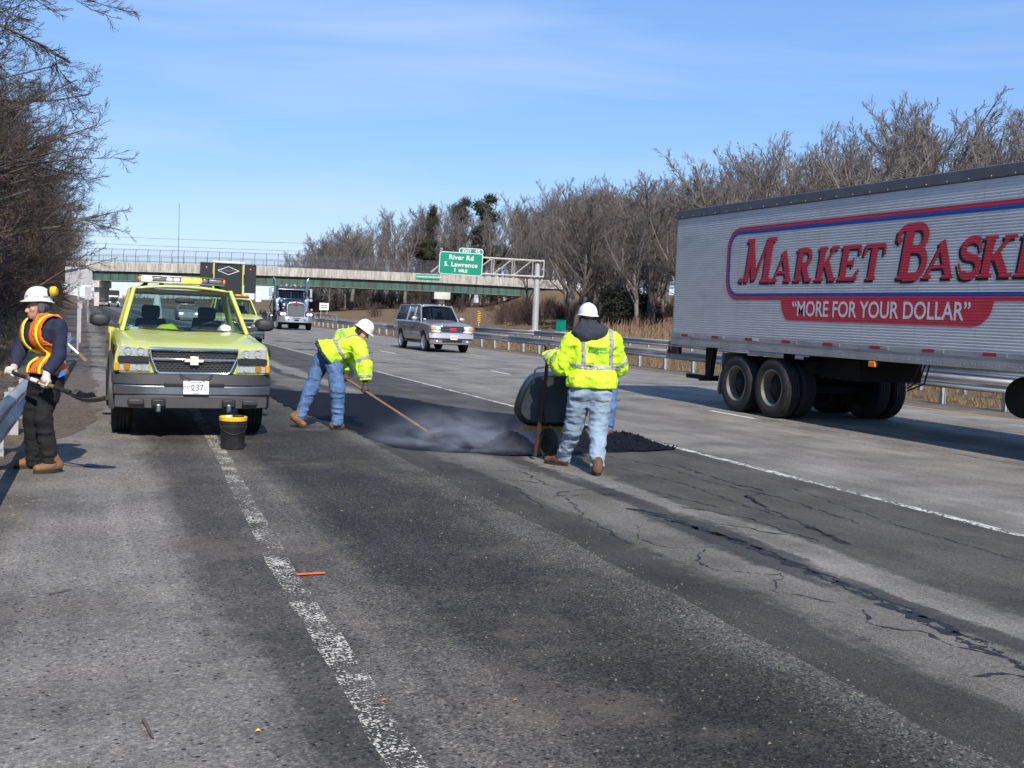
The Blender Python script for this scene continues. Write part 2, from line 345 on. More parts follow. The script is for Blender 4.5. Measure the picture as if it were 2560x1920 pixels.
asphalt('lane_asphalt_worn', [(3.0, (0.062, 0.058, 0.054)), (3.35, (0.050, 0.047, 0.044)), (3.78, (0.047, 0.045, 0.043)), (3.92, (0.118, 0.110, 0.100)), (4.45, (0.135, 0.127, 0.116)), (4.56, (0.050, 0.049, 0.050)), (4.72, (0.060, 0.058, 0.057)), (4.82, (0.185, 0.178, 0.170)), (5.14, (0.180, 0.172, 0.163)), (5.30, (0.068, 0.065, 0.062)), (6.4, (0.072, 0.069, 0.066)), (7.5, (0.080, 0.076, 0.072))], (2.8, 7.7), 150, 0.45)
asphalt('lane_asphalt', [(7.2, (0.135, 0.13, 0.123)), (8.2, (0.17, 0.164, 0.155)), (9.2, (0.145, 0.139, 0.131)), (10.2, (0.175, 0.169, 0.16)), (11.1, (0.15, 0.145, 0.137)), (12.0, (0.18, 0.174, 0.165)), (13.0, (0.15, 0.145, 0.138)), (14.0, (0.18, 0.174, 0.166)), (15, (0.165, 0.16, 0.152)), (16.8, (0.175, 0.17, 0.16)), (17.6, (0.115, 0.103, 0.088)), (18.6, (0.12, 0.10, 0.08)), (19.4, (0.16, 0.12, 0.075))], (7, 19.6), 140, 0.4)
# three strips of one carriageway, butted edge to edge with an uneven seam
def seam(x0, amp, seed, y): return x0 + amp*(0.5*wob(y*0.55, seed)+0.35*wob(y*2.3, seed+3)+0.2*wob(y*7.1, seed+5))
YS = [-8+0.22*i for i in range(180)] + [31.6+1.2*i for i in range(60)] + [105, 130, 160, 200, 240, 300, 400, 600, 1000, 1800]
def strip(name, fa, fb, m, z=0.0, nx_=2):
    g = MB(); k = nx_+1
    g.v = [(fa(y)+(fb(y)-fa(y))*i/nx_, y, z) for y in YS for i in range(k)]
    g.f = [(j*k+i, j*k+i+1, (j+1)*k+i+1, (j+1)*k+i) for j in range(len(YS)-1) for i in range(nx_)]
    return g.build(name, m)
e0 = lambda y: seam(-1.35, 0.10, 1, y); e1 = lambda y: seam(3.36, 0.035, 7, y); e2 = lambda y: 7.36
shoulder = tag(strip('road_shoulder', e0, e1, 'shoulder_asphalt'), kind='structure')
worn = tag(strip('road_worn_lane', e1, e2, 'lane_asphalt_worn'), kind='structure')
road = tag(strip('road', e2, lambda y: seam(19.2, 0.06, 4, y), 'lane_asphalt'), kind='structure')
opp = MB(); opp.grid(lambda u, v: (27.4+13.2*u, -20+1200*v, -0.16), 1, 1)
tag(opp.build('road_opposite', 'lane_asphalt'), kind='structure')

# painted lines, worn through in places
def paint_mat(name, c, lo, hi, scale):
    m, n, l, b = nmat(name)
    co = n.new('ShaderNodeTexCoord'); O = co.outputs['Object']
    b.inputs['Base Color'].default_value = (*c, 1); b.inputs['Roughness'].default_value = 0.7
    l.new(mixc(n, l, noise(n, l, O, 12), tuple(x*0.72 for x in c), c), b.inputs['Base Color'])
    t = n.new('ShaderNodeBsdfTransparent'); mx = n.new('ShaderNodeMixShader')
    f = mixc(n, l, 0.40, noise(n, l, O, scale, 3, 0.65), noise(n, l, O, 3.6, 4, 0.6))
    l.new(mrange(n, l, f, lo, hi), mx.inputs['Fac']); l.new(b.outputs[0], mx.inputs[1]); l.new(t.outputs[0], mx.inputs[2]); l.new(mx.outputs[0], n['Material Output'].inputs['Surface'])
paint_mat('paint_worn', (0.66, 0.61, 0.50), 0.452, 0.474, 58)
paint_mat('paint_lane', (0.72, 0.69, 0.62), 0.50, 0.535, 26)
paint_mat('paint_dash', (0.76, 0.74, 0.68), 0.60, 0.66, 26); paint_mat('tar_worn', (0.020, 0.0205, 0.027), 0.50, 0.60, 34)
paint_mat('paint_yellow', (0.62, 0.34, 0.06), 0.58, 0.64, 20)
def line(name, pts, w, m, parent, z=0.004, jag=0.0):
    g = MB(); V = []
    P = []
    for (a, b_) in zip(pts, pts[1:]):
        nseg = max(1, int(math.hypot(b_[0]-a[0], b_[1]-a[1])/0.25)) if jag else 1
        P += [(a[0]+(b_[0]-a[0])*i/nseg, a[1]+(b_[1]-a[1])*i/nseg) for i in range(nseg)]
    P.append(pts[-1])
    for i, p in enumerate(P):
        j = jag*random.uniform(-1, 1)
        V += [(p[0]-w/2+j, p[1], z), (p[0]+w/2+jag*random.uniform(-1, 1), p[1], z)]
    g.v = V; g.f = [(2*i, 2*i+1, 2*i+3, 2*i+2) for i in range(len(P)-1)]
    return g.build(name, m, parent)
random.seed(3)
line('edge_line', [(1.06, 1.0), (1.12, 3.86), (1.16, 5.48), (1.19, 7.11), (1.27, 9.03), (1.44, 12.63), (1.6, 18), (1.75, 30), (1.8, 60), (1.8, 200)], 0.15, 'paint_worn', shoulder, jag=0.012)
line('lane_line', [(7.29, -5), (7.29, 7.6)], 0.11, 'paint_lane', worn, jag=0.022)
line('lane_line', [(7.29, 7.6), (7.30, 14.0)], 0.11, 'paint_lane', worn, jag=0.022)
line('lane_line', [(7.29, 15.3), (7.30, 60), (7.3, 210)], 0.10, 'paint_lane', worn, jag=0.01)
for k in range(-2, 30):
    y0 = 16.69 + 12.2*k
    line('lane_dash', [(11.1, y0), (11.1, y0+1.5 if k < 2 else y0+2.4)], 0.13, 'paint_dash', road)
    y1 = 16.2 + 12.2*k
    line('lane_dash', [(14.55, y1), (14.55, y1+1.7)], 0.11, 'paint_lane', road)
line('yellow_edge_line', [(17.1, -5), (17.1, 320)], 0.13, 'paint_yellow', road)
line('edge_line', [(28.2, -5), (28.2, 500)], 0.12, 'paint_yellow', bpy.data.objects['road_opposite'], z=-0.156)

# dirt and grit washed over the outer edge of the shoulder
paint_mat('verge_dirt', (0.155, 0.115, 0.082), 0.52, 0.60, 16)
YS = [y for y in YS if 8 < y < 400]
tag(strip('dirt_verge', lambda y: -1.5, lambda y: seam(-1.25+1.45*sm(8.5, 17, y), 0.10, 12, y), 'verge_dirt', 0.004, 4), kind='structure')

# fresh hot patch, its mounds, old crack sealing
PATCH = [(3.3, 22.3), (3.9, 21.5), (4.6, 21.2), (5.3, 21.0), (5.7, 20.0), (5.95, 18.6), (6.3, 17.8), (6.65, 17.1), (6.95, 16.1), (7.18, 15.4), (7.3, 14.9), (7.32, 14.0), (7.22, 13.2), (6.95, 12.55), (6.5, 12.35), (6.0, 12.3), (5.5, 12.15), (5.0, 12.0), (4.5, 12.25), (4.1, 12.4), (3.75, 12.55), (3.52, 12.9), (3.40, 13.6), (3.42, 14.6), (3.36, 15.6), (3.18, 16.8), (3.1, 18.5), (3.15, 20.4)]
random.seed(11)
def rough_poly(P, amp, step):
    out = []
    for a, b_ in zip(P, P[1:]+P[:1]):
        k = max(1, int(math.hypot(b_[0]-a[0], b_[1]-a[1])/step))
        out += [(a[0]+(b_[0]-a[0])*i/k+random.uniform(-amp, amp), a[1]+(b_[1]-a[1])*i/k+random.uniform(-amp, amp)) for i in range(k)]
    return out
pp = rough_poly(PATCH, 0.045, 0.12); c0 = (5.0, 15.5)
g = MB(); R3 = [[(c0[0]+(p[0]-c0[0])*s, c0[1]+(p[1]-c0[1])*s, z) for p in pp] for s, z in ((1.0, 0.004), (0.985, 0.016), (0.6, 0.022), (0.0005, 0.024))]
g.loft(R3, cap=False); tag(g.build('fresh_patch', 'fresh_tar', worn, smooth=60))
def mound(name, c, rx, ry, h, label, seed):
    def fn(u, v):
        a = v*2*math.pi; rr = 1+0.13*wob(a*1.0+math.sin(a), seed)*0.6
        z = h*(math.cos(min(1, u)*math.pi)*0.5+0.5)**0.85 + 0.018*wob(u*9+a*3, seed)*(1-u)
        return (c[0]+rx*u*rr*math.cos(a), c[1]+ry*u*rr*math.sin(a), max(0.0, z)+0.02)
    g = MB(); g.grid(fn, 14, 40); rng = random.Random(seed)
    for k in range(240):   # loose lumps lying on and around the heap
        a = rng.uniform(0, 6.283); u = rng.uniform(0.1, 1.15); p = fn(min(u, 1), a/6.283); r = rng.uniform(0.006, 0.02)
        q = Vector((c[0]+rx*u*math.cos(a), c[1]+ry*u*math.sin(a), p[2] if u < 1 else 0.022))
        g.add([q+Vector((r, 0, 0)), q+Vector((-r, 0.3*r, 0)), q+Vector((0, r, 0)), q+Vector((0, -r, 0)), q+Vector((0, 0, r*1.1))], [(0, 2, 4), (2, 1, 4), (1, 3, 4), (3, 0, 4)])
    tag(g.build(name, 'fresh_tar', smooth=50), label, 'asphalt heap')
mound('asphalt_mound', (4.83, 12.45), 0.46, 0.40, 0.215, 'smoking heap of black hot asphalt left of the wheelbarrow', 2)
mound('asphalt_mound', (6.55, 12.85), 0.66, 0.5, 0.16, 'black asphalt heap by the white line right of the wheelbarrow worker', 5)
random.seed(21)
def crack(pts, w, parent=worn, z=0.003):
    P = []
    for a, b_ in zip(pts, pts[1:]):
        k = max(2, int(math.hypot(b_[0]-a[0], b_[1]-a[1])/0.05))
        P += [Vector((a[0]+(b_[0]-a[0])*i/k, a[1]+(b_[1]-a[1])*i/k, z)) for i in range(k)]
    ph = random.uniform(0, 9)
    P = [p+Vector((0.018*wob(i*0.5, ph), 0.03*wob(i*0.33, ph+2), 0)) for i, p in enumerate(P)]
    g = MB(); V = []
    for i, p in enumerate(P):
        t = (P[min(i+1, len(P)-1)]-P[max(i-1, 0)]).normalized(); nn = Vector((-t.y, t.x, 0))
        ww = w*1.15*(0.5+0.30*wob(i*0.7, ph))*random.uniform(0.4, 1.5); ww = max(0.002, ww)
        V += [p+nn*ww*0.5, p-nn*ww*0.5]
    g.v = [tuple(v) for v in V]; g.f = [(2*i, 2*i+1, 2*i+3, 2*i+2) for i in range(len(P)-1)]
    return g.build('crack_seal', 'tar_worn', parent)
CR = [([(4.05, 9.3), (4.2, 9.5), (4.6, 9.66), (5.16, 9.62), (5.27, 9.0), (5.39, 8.43)], .03), ([(4.05, 9.3), (4.3, 9.36), (4.8, 9.3), (5.2, 9.05)], .025),
 ([(5.6, 11.0), (5.65, 10.7), (5.76, 9.69), (5.67, 8.72), (5.69, 8.09)], .035), ([(6.39, 11.14), (6.31, 9.7), (6.39, 9.36), (5.96, 9.03), (5.78, 8.38), (5.61, 7.45), (5.52, 6.96)], .05),
 ([(5.62, 7.6), (5.57, 7.2), (5.50, 6.9)], .10), ([(6.0, 9.1), (5.8, 8.5)], .07), ([(6.3, 9.72), (6.42, 9.4)], .09),
 ([(4.38, 7.1), (3.96, 6.6), (4.0, 6.34), (4.38, 6.14), (4.01, 5.77), (4.18, 5.57), (4.27, 5.41)], .022), ([(4.31, 5.32), (4.29, 5.16), (4.14, 5.0), (4.33, 4.83), (4.34, 4.47)], .03),
 ([(4.12, 9.2), (4.07, 8.82), (3.9, 8.34), (3.85, 7.72), (3.77, 7.19)], .028), ([(4.2, 7.9), (3.93, 7.39), (4.02, 7.07), (4.39, 7.0)], .014), ([(4.04, 4.08), (4.31, 4.08), (4.5, 3.9)], .03),
 ([(3.96, 10.99), (4.37, 10.82), (4.27, 10.05), (4.28, 9.7)], .03), ([(4.45, 8.6), (4.61, 8.34), (4.68, 7.18), (4.61, 6.28), (4.54, 5.25), (4.43, 4.32), (4.3, 3.2)], .11), ([(4.52, 8.4), (4.72, 7.1), (4.66, 6.2), (4.62, 5.3), (4.5, 4.3)], .07),
 ([(4.45, 8.62), (4.6, 8.5), (4.72, 8.1)], .06), ([(5.0, 8.7), (5.35, 8.0), (5.3, 7.4), (5.4, 7.0)], .05), ([(4.9, 7.9), (5.25, 7.3)], .04), ([(3.8, 10.6), (4.0, 10.3), (4.3, 10.1)], .02), ([(4.34, 4.5), (4.46, 4.2), (4.25, 3.9), (4.1, 3.6)], .025), ([(6.8, 9.5), (6.5, 7.5), (6.45, 5.5)], .02), ([(3.9, 9.9), (3.8, 9.2), (3.72, 8.7)], .03), ([(3.55, 11.3), (3.5, 10.8)], .03), ([(5.9, 12.0), (6.2, 11.0), (6.1, 10.0), (6.3, 9.0), (6.2, 7.6)], .03),
 ([(7.2, 26), (7.3, 22)], .03), ([(3.5, 26), (4.6, 25.5), (5.8, 26.2)], .07), ([(3.4, 30), (5.2, 29)], .08), ([(3.3, 24), (4.8, 23.6)], .05)]
for p, w in CR: crack(p, w)
for p, w in [([(7.4, 34), (9.5, 33.2)], .3), ([(7.5, 43), (10.2, 41)], .9), ([(8.2, 52), (10.6, 50)], 1.0), ([(9.3, 30.2), (9.9, 30)], .25), ([(11.25, 19.5), (11.2, 14), (11.25, 9)], .035), ([(7.45, 40), (7.42, 10)], .02)]: crack(p, w, road)

# loose stones on the shoulder and verge: uncountable
random.seed(5)
mat('stone', (0.14, 0.125, 0.11), 0.85, 0, 0.6, 3.0)
g = MB()
for k in range(5200):
    if k < 2600: x, y = random.uniform(-2.2, 0.0)-abs(random.gauss(0, .2)), random.uniform(4, 60)**1.0
    elif k < 4300: x, y = random.uniform(-1, 3.4), 2.8+abs(random.gauss(0, 5))
    else: x, y = random.gauss(3.3, 0.18), random.uniform(2.5, 11)
    r = random.choice((0.003, 0.004, 0.005, 0.008))*random.uniform(0.7, 1.4)
    if x < -0.3: r *= random.uniform(1, 2.6)
    z = max(0.0, ground_z(x, y)+(0.0 if x < -1.4 else 0))
    a = random.uniform(0, 6.28); ca, sa = math.cos(a)*r, math.sin(a)*r
    g.add([(x+ca, y+sa, z), (x-sa*.8, y+ca*.8, z), (x-ca, y-sa, z), (x+sa*.8, y-ca*.8, z), (x+ca*.2, y+sa*.2, z+r*random.uniform(.6, 1.1))], [(0, 1, 4), (1, 2, 4), (2, 3, 4), (3, 0, 4)])
tag(g.build('loose_stones', 'stone'), 'loose gravel scattered over shoulder and verge', 'gravel', kind='stuff')
# ------------------------------------------------------------------ guardrails
WB = [(0.0, 0.155), (0.035, 0.150), (0.08, 0.115), (0.08, 0.075), (0.02, 0.02), (0.02, -0.02), (0.08, -0.075), (0.08, -0.115), (0.035, -0.150), (0.0, -0.155)]
pm = MB(); pm.box((0, 0, -0.14), (0.11, 0.012, 0.92)); pm.box((-0.05, 0, -0.14), (0.012, 0.09, 0.92)); pm.box((0.05, 0, -0.14), (0.012, 0.09, 0.92)); POST = pm.mesh('post')
pm = MB(); pm.box((0, 0, 0), (0.055, 0.09, 0.30)); BLOCK = pm.mesh('block')
def guardrail(label, pts, side, top, spacing=1.905, group=None, both=False, end=True):
    t = thing('guardrail', label, 'guardrail', (pts[0][0], pts[0][1], 0), group=group); o0 = Vector((pts[0][0], pts[0][1], 0))
    P = [Vector((p[0], p[1], 0))-o0 for p in pts]; zc = top-0.155
    def rails(sd_):
        for a, b_ in zip(P, P[1:]):
            L = (b_-a).length; k = max(1, round(L/7.62)); d = (b_-a)/k
            for i in range(k):
                p, q = a+d*i, a+d*(i+1)+(b_-a).normalized()*0.14*(0 if i == k-1 else 1); tt = (q-p).normalized(); nn = Vector((-tt.y, tt.x, 0))*sd_
                g = MB(); w = 0.004*(i % 2)
                g.loft([[p+nn*(0.11+x+w)+Vector((0, 0, z+zc)) for x, z in WB], [q+nn*(0.11+x+w)+Vector((0, 0, z+zc)) for x, z in WB]], closed=False)
                g.build('rail_beam', 'galv', t, smooth=20, solid=0.006)
    rails(side)
    if both: rails(-side)
    for a, b_ in zip(P, P[1:]):
        L = (b_-a).length; k = int(L/spacing); d = (b_-a).normalized(); rz = math.atan2(d.y, d.x)-math.pi/2; nn = Vector((-d.y, d.x, 0))*side
        for i in range(k+1):
            p = a+d*(i*spacing+0.4)
            if (p-a).length > L: break
            gz = ground_z(p.x+o0.x, p.y+o0.y)
            po = share('post', POST, 'galv_pale', t, p+Vector((0, 0, top-0.42)), (0, 0, rz))
            share('block', BLOCK, 'galv_pale', po, nn*0.07*1+Vector((0, 0, 0.28)) if False else (0.083*side*-1, 0, 0.27))
    return t
guardrail('long galvanised steel guardrail on the median behind the trailer and SUV', [(18.75, 3), (18.75, 170)], 1, 0.70, both=True)
guardrail('second galvanised guardrail beyond the median strip, before the sign pole', [(23.9, 12), (24.4, 30), (26.9, 48), (26.3, 64), (24.75, 71.0)], 1, 0.75)
guardrail('distant guardrail left of the small white sign, beyond the blue truck', [(29.7, 200), (29.9, 152), (30.84, 143.2)], -1, 0.75)
rl = guardrail('grey guardrail behind the orange vested worker at the left edge', [(-0.97, 3.0), (-0.80, 11.9), (-0.55, 24.0), (-0.42, 29.6)], -1, 0.66)
g = MB(); g.box((0.52, 26.8, 0.66), (0.30, 0.03, 0.20)); g.box((0.40, 26.75, 0.30), (0.12, 0.16, 0.85)); g.build('end_plate', 'galv_pale', rl, bevel=0.008)
g = MB(); g.loft([[Vector((0.40+x, 26.6, 0.505+z)) for x, z in WB], [Vector((0.62+x*2.2, 27.25, 0.42+z*1.2)) for x, z in WB]], closed=False); g.build('flared_end', 'galv_pale', rl, smooth=30, solid=0.006)
t = thing('broken_marker_stake', 'broken white and tan stake lying on the left guardrail end', 'stake', (-0.32, 26.0, 0.0))
g = MB(); g.tube([(0, 0, 0.62), (0.22, -0.1, 0.42)], 0.028, 6); g.build('white_wrap', 'sign_white', t)
g = MB(); g.hexa([(0.21, -0.13, 0.40), (0.26, -0.13, 0.44), (0.26, -0.09, 0.44), (0.21, -0.09, 0.40), (0.36, -0.2, 0.26), (0.40, -0.2, 0.30), (0.40, -0.18, 0.30), (0.36, -0.18, 0.26)]); g.build('splintered_tip', 'wood_handle', t)

# ------------------------------------------------------------------ signs on the left verge
def post_sign(name, label, base, top, w, h, panel='sign_back', pw=0.05, rz=0.0, face=None, bolts=True):
    t = thing(name, label, 'sign', (base[0], base[1], base[2]), rz)
    H = top-base[2]
    g = MB(); g.box((0, 0, H/2-0.1), (pw, pw*0.6, H+0.1)); g.build('post', 'galv_pale', t, bevel=0.004)
    g = MB(); g.box((0, 0.03, H-h/2), (w, 0.006, h)); p = g.build('panel', panel, t, bevel=0.003)
    if bolts:
        for a in (-1, 1):
            for c in (-1, 1):
                g = MB(); g.lathe([(0.020, 0.022), (0.032, 0.018)], (a*w*0.36, 0.0, H-h/2+c*h*0.38), 'Y', 8); g.build('bolt', 'galv_pale', t)
    return t
post_sign('sign', 'back of a large grey rectangular road sign on a post at left', (-0.17, 36.6, -0.02), 2.56, 0.78, 0.53)
post_sign('sign', 'back of a tall narrow grey road sign under the bridge pier', (0.22, 76.1, 0), 2.32, 0.36, 0.82)
t = thing('delineator_post', 'thin grey delineator post between the two left road signs', 'post', (-0.13, 42.9, 0))
g = MB(); g.box((0, 0, 0.75), (0.07, 0.02, 1.55)); g.build('stake', 'galv_pale', t, bevel=0.006)
g = MB(); g.box((0, -0.012, 1.38), (0.13, 0.006, 0.30)); g.build('reflector_plate', 'sign_back', t, bevel=0.02)
t = thing('sign', 'small white road sign on twin posts right of the blue truck', 'sign', (30.2, 149.4, 0), -YAW)
g = MB(); g.box((0, 0, 1.75), (1.25, 0.03, 0.95)); g.build('panel', 'sign_white', t)
for a in (-1, 1):
    g = MB(); g.box((a*0.42, 0.03, 0.7), (0.07, 0.05, 1.6)); g.build('post', 'galv_pale', t)
for q in range(2):
    g = MB(); g.box((0, -0.018, 1.9-0.3*q), (0.8, 0.004, 0.09)); g.build('lettering_line', 'black', t)
# striped object marker
mk = at_depth(1197, 806, 118)
t = thing('object_marker', 'yellow and black striped hazard marker beside the embankment', 'hazard marker', (mk.x, mk.y, 0.0), -YAW)
zb, zt = mk.z, at_depth(1197, 778, 118).z
g = MB(); g.box((0, 0, (zb+zt)/2), (0.32, 0.02, zt-zb)); g.build('panel', 'sign_yellow', t)
g = MB(); g.box((0, 0.03, zb/2), (0.06, 0.04, zb+0.2)); g.build('post', 'galv_pale', t)
for k in range(5):
    z0 = zb+0.02+k*(zt-zb)/5; hh = (zt-zb)/10
    g = MB(); g.prism([(-0.158, z0), (0.158, z0+0.10), (0.158, min(zt-0.005, z0+0.10+hh)), (-0.158, z0+hh)], -0.014, -0.011, 'Y'); g.build('stripe', 'black', t)
# green cabinet
cb = at_depth(1402, 829, 98); cz = at_depth(1402, 801, 98).z
t = thing('utility_cabinet', 'bright green roadside utility cabinet behind the guardrails', 'cabinet', (cb.x, cb.y, 0), R_(-62))
hh = cz-cb.z
mat('cabinet_green', (0.0, 0.25, 0.17), 0.45, 0, 0.08)
g = MB(); g.box((0, 0, cb.z+hh/2), (0.62, 0.62, hh)); g.build('cabinet_body', 'cabinet_green', t, bevel=0.01)
g = MB(); g.box((0, 0, cz+0.02), (0.68, 0.68, 0.05)); g.build('lid', 'cabinet_green', t, bevel=0.01)
g = MB(); g.box((0, 0, cb.z/2-0.1), (0.7, 0.7, cb.z+0.18)); g.build('base', 'cement_plain', t)
g = MB(); g.box((0, -0.318, cb.z+hh/2), (0.5, 0.012, hh*0.88)); d = g.build('door', 'cabinet_green', t)
g = MB(); g.box((0.2, -0.335, cb.z+hh*0.5), (0.02, 0.02, 0.12)); g.build('handle', 'galv', d)

# ------------------------------------------------------------------ overhead sign on a cantilever truss
pb = at_depth(1337, 826, 103)
gt = thing('overhead_sign', 'green exit 45 overhead road sign on a cantilever truss and grey pole', 'sign', (pb.x, pb.y, pb.z), -YAW)
g = MB(); g.lathe([(-0.6, 0.31), (0.0, 0.31), (6.3, 0.26), (6.42, 0.25), (6.46, 0.1)], (0, 0, 0), 'Z', 24); g.build('pole', 'galv_pale', gt, smooth=40)
g = MB(); g.lathe([(-0.3, 0.55), (0.02, 0.55), (0.04, 0.35)], (0, 0, 0), 'Z', 16); g.build('pole_foot', 'cement_plain', gt)
zt, zb = 6.48, 5.00
def bar(name, p, q, r=0.05, m='galv_pale', parent=gt, n=6):
    g = MB(); g.tube([p, q], r, n); return g.build(name, m, parent, smooth=50)
mat('truss_grey', (0.55, 0.53, 0.48), 0.6, 0.2, 0.15, 2, dirt=(0.3, 0.24, 0.18), dirt_amt=0.5)
for yy in (-0.42, 0.42):
    bar('chord', (0.62, yy, zt-0.08), (-9.1, yy, zt+0.10), 0.075, 'truss_grey'); bar('chord', (0.62, yy, zb-0.05), (-9.1, yy, zb+0.04), 0.075, 'truss_grey')
    bar('strut', (0.58, yy, zb), (0.58, yy, zt-0.07), 0.05, 'truss_grey')
    for k in range(10):
        x0 = -0.45-k*0.95
        if k % 2 == 0: bar('strut', (x0, yy, zb), (x0, yy, zt), 0.04, 'truss_grey')
        if k % 2 == 0 and k < 9: bar('brace', (x0, yy, zt), (x0-1.75, yy, zb), 0.045, 'truss_grey')
        elif k < 9: bar('strut', (x0-0.75, yy, zb), (x0-0.75, yy, zt), 0.035, 'truss_grey')
for k in range(6): bar('cross_strut', (0.5-k*1.8, -0.42, zt), (0.5-k*1.8, 0.42, zt), 0.04, 'truss_grey')
def rrect(x0, x1, z0, z1, r, n=5):
    P = []
    for cx, cz_, a0 in ((x1-r, z1-r, 0), (x0+r, z1-r, 90), (x0+r, z0+r, 180), (x1-r, z0+r, 270)):
        P += [(cx+r*math.cos(R_(a0+90*i/n)), cz_+r*math.sin(R_(a0+90*i/n))) for i in range(n+1)]
    return P
def sign_face(x0, x1, z0, z1, y, parent):
    g = MB(); g.prism(rrect(x0, x1, z0, z1, 0.22), y, y+0.05, 'Y'); a = g.build('panel', 'sign_white', parent)
    g = MB(); g.prism(rrect(x0+0.06, x1-0.06, z0+0.06, z1-0.06, 0.17), y-0.012, y-0.004, 'Y'); g.build('green_field', 'sign_green', a)
    return a
sgn = bpy.data.objects.new('sign_panel', None); col.objects.link(sgn); sgn.parent = gt; sgn.rotation_euler = (0, R_(1.5), 0)
sign_face(-9.2, -5.22, 4.62, 6.68, -0.62, sgn); sign_face(-7.45, -5.22, 6.55, 7.12, -0.60, sgn)
for s_, x, z, sz in (('EXIT', -6.72, 6.82, 0.36), ('45', -5.74, 6.83, 0.47), ('River Rd', -7.2, 6.18, 0.60), ('S. Lawrence', -7.2, 5.54, 0.58), ('1', -7.72, 5.02, 0.52), ('MILE', -6.98, 4.99, 0.38)):
    text('lettering', s_, sz, 'sign_white', sgn, (x, -0.645, z), (R_(90), 0, 0), extrude=0.008, offset=0.012, spacing=1.08)

# ------------------------------------------------------------------ road bridge
BR = thing('road_bridge', 'concrete and green steel road bridge across the motorway', 'bridge', (B0.x, B0.y, 0), math.atan2(BU.y, BU.x))
def btop(s): return 8.68+0.02726*s-0.0001977*s*s
W_BR = 11.0; S0, S1 = -14.0, 104.0
def along(name, fz0, fz1, y0, y1, m, s0=S0, s1=S1, k=24, parent=BR, smooth=None):
    g = MB(); rings = []
    for i in range(k+1):
        s = s0+(s1-s0)*i/k; rings.append([(s, y0, fz0(s)), (s, y1, fz0(s)), (s, y1, fz1(s)), (s, y0, fz1(s))])
    g.loft(rings); return g.build(name, m, parent, smooth)
along('deck', lambda s: btop(s)-1.78, lambda s: btop(s)-1.12, 0.15, W_BR-0.15, 'cement')
along('deck_edge', lambda s: btop(s)-1.80, lambda s: btop(s)-1.42, -0.10, 0.14, 'cement')
k = 0
for s in np.arange(S0, S1-0.1, 2.36):   # cast parapet panels with open joints
    g = MB(); a, b_ = s+0.012, min(S1, s+2.36)-0.012
    for y0, y1 in ((0.0, 0.28),):
        g.loft([[(q, y0, btop(q)-1.415), (q, y1, btop(q)-1.415), (q, y1, btop(q)), (q, y0+0.05, btop(q))] for q in (a, b_)])
    g.build('parapet_panel', 'cement', BR, bevel=0.02, seg=1)
along('far_parapet', lambda s: btop(s)-1.10, lambda s: btop(s), W_BR-0.3, W_BR, 'cement')
for i, yy in enumerate((0.55, 3.0, 5.5, 8.0, 10.4)):
    gd = along('girder', lambda s: btop(s)-3.62, lambda s: btop(s)-1.80, yy-0.02, yy+0.02, 'girder_green')
    along('bottom_flange', lambda s: btop(s)-3.74, lambda s: btop(s)-3.62, yy-0.28, yy+0.28, 'girder_flange', parent=gd)
gm = MB(); gm.box((0, 0, 0), (0.03, 0.24, 1.80)); ST = gm.mesh('stiffener')
for s in np.arange(S0+1, S1-0.5, 1.62):
    share('stiffener', ST, 'girder_dark', BR, (s, 0.41, btop(s)-2.715))
# fence of bowed posts
H_F = 2.75
fp = MB(); fp.tube([(0, 0, 0), (0, 0, 1.6), (0, 0.06, 2.0), (0, 0.28, 2.4), (0, 0.66, 2.66), (0, 1.05, 2.75)], 0.05, 6); FPOST = fp.mesh('fence_post', 40)
fq = MB(); fq.tube([(0, 0, 0), (0, 0, 1.75)], 0.04, 5); FP2 = fq.mesh('fence_post_far')
mm, n, l, b = nmat('chain_link')
t_ = n.new('ShaderNodeBsdfTransparent'); mx = n.new('ShaderNodeMixShader'); mx.inputs[0].default_value = 0.84
b.inputs['Base Color'].default_value = (0.10, 0.10, 0.11, 1); b.inputs['Roughness'].default_value = 0.7
l.new(b.outputs[0], mx.inputs[1]); l.new(t_.outputs[0], mx.inputs[2]); l.new(mx.outputs[0], n['Material Output'].inputs['Surface'])
for s in np.arange(0.4, S1-1, 2.36):
    share('fence_post', FPOST, 'fence_dark', BR, (s, 0.16, btop(s)-0.02)); share('far_fence_post', FP2, 'fence_dark', BR, (s+0.9, W_BR-0.15, btop(s)-0.02))
prof = [(0, 0.05), (0, 1.6), (0.06, 2.0), (0.28, 2.4), (0.66, 2.66), (1.05, 2.75)]
g = MB(); ss = [0.4+(S1-1.6)*i/40 for i in range(41)]
g.loft([[(s, 0.16+y, btop(s)+z) for y, z in prof] for s in ss], closed=False); g.build('fence_mesh', 'chain_link', BR)
g = MB(); g.loft([[(s, W_BR-0.15, btop(s)+z) for z in (0.05, 1.75)] for s in ss], closed=False); g.build('fence_mesh', 'chain_link', BR)
for y, z, r in ((0.16, 0.32, 0.055), (0.16, 1.55, 0.03), (1.21, 2.75, 0.04), (W_BR-0.15, 1.75, 0.035), (W_BR-0.15, 0.3, 0.035)):
    g = MB(); g.tube([(s, y, btop(s)+z) for s in ss], r, 5); g.build('fence_rail', 'fence_dark', BR, smooth=60)
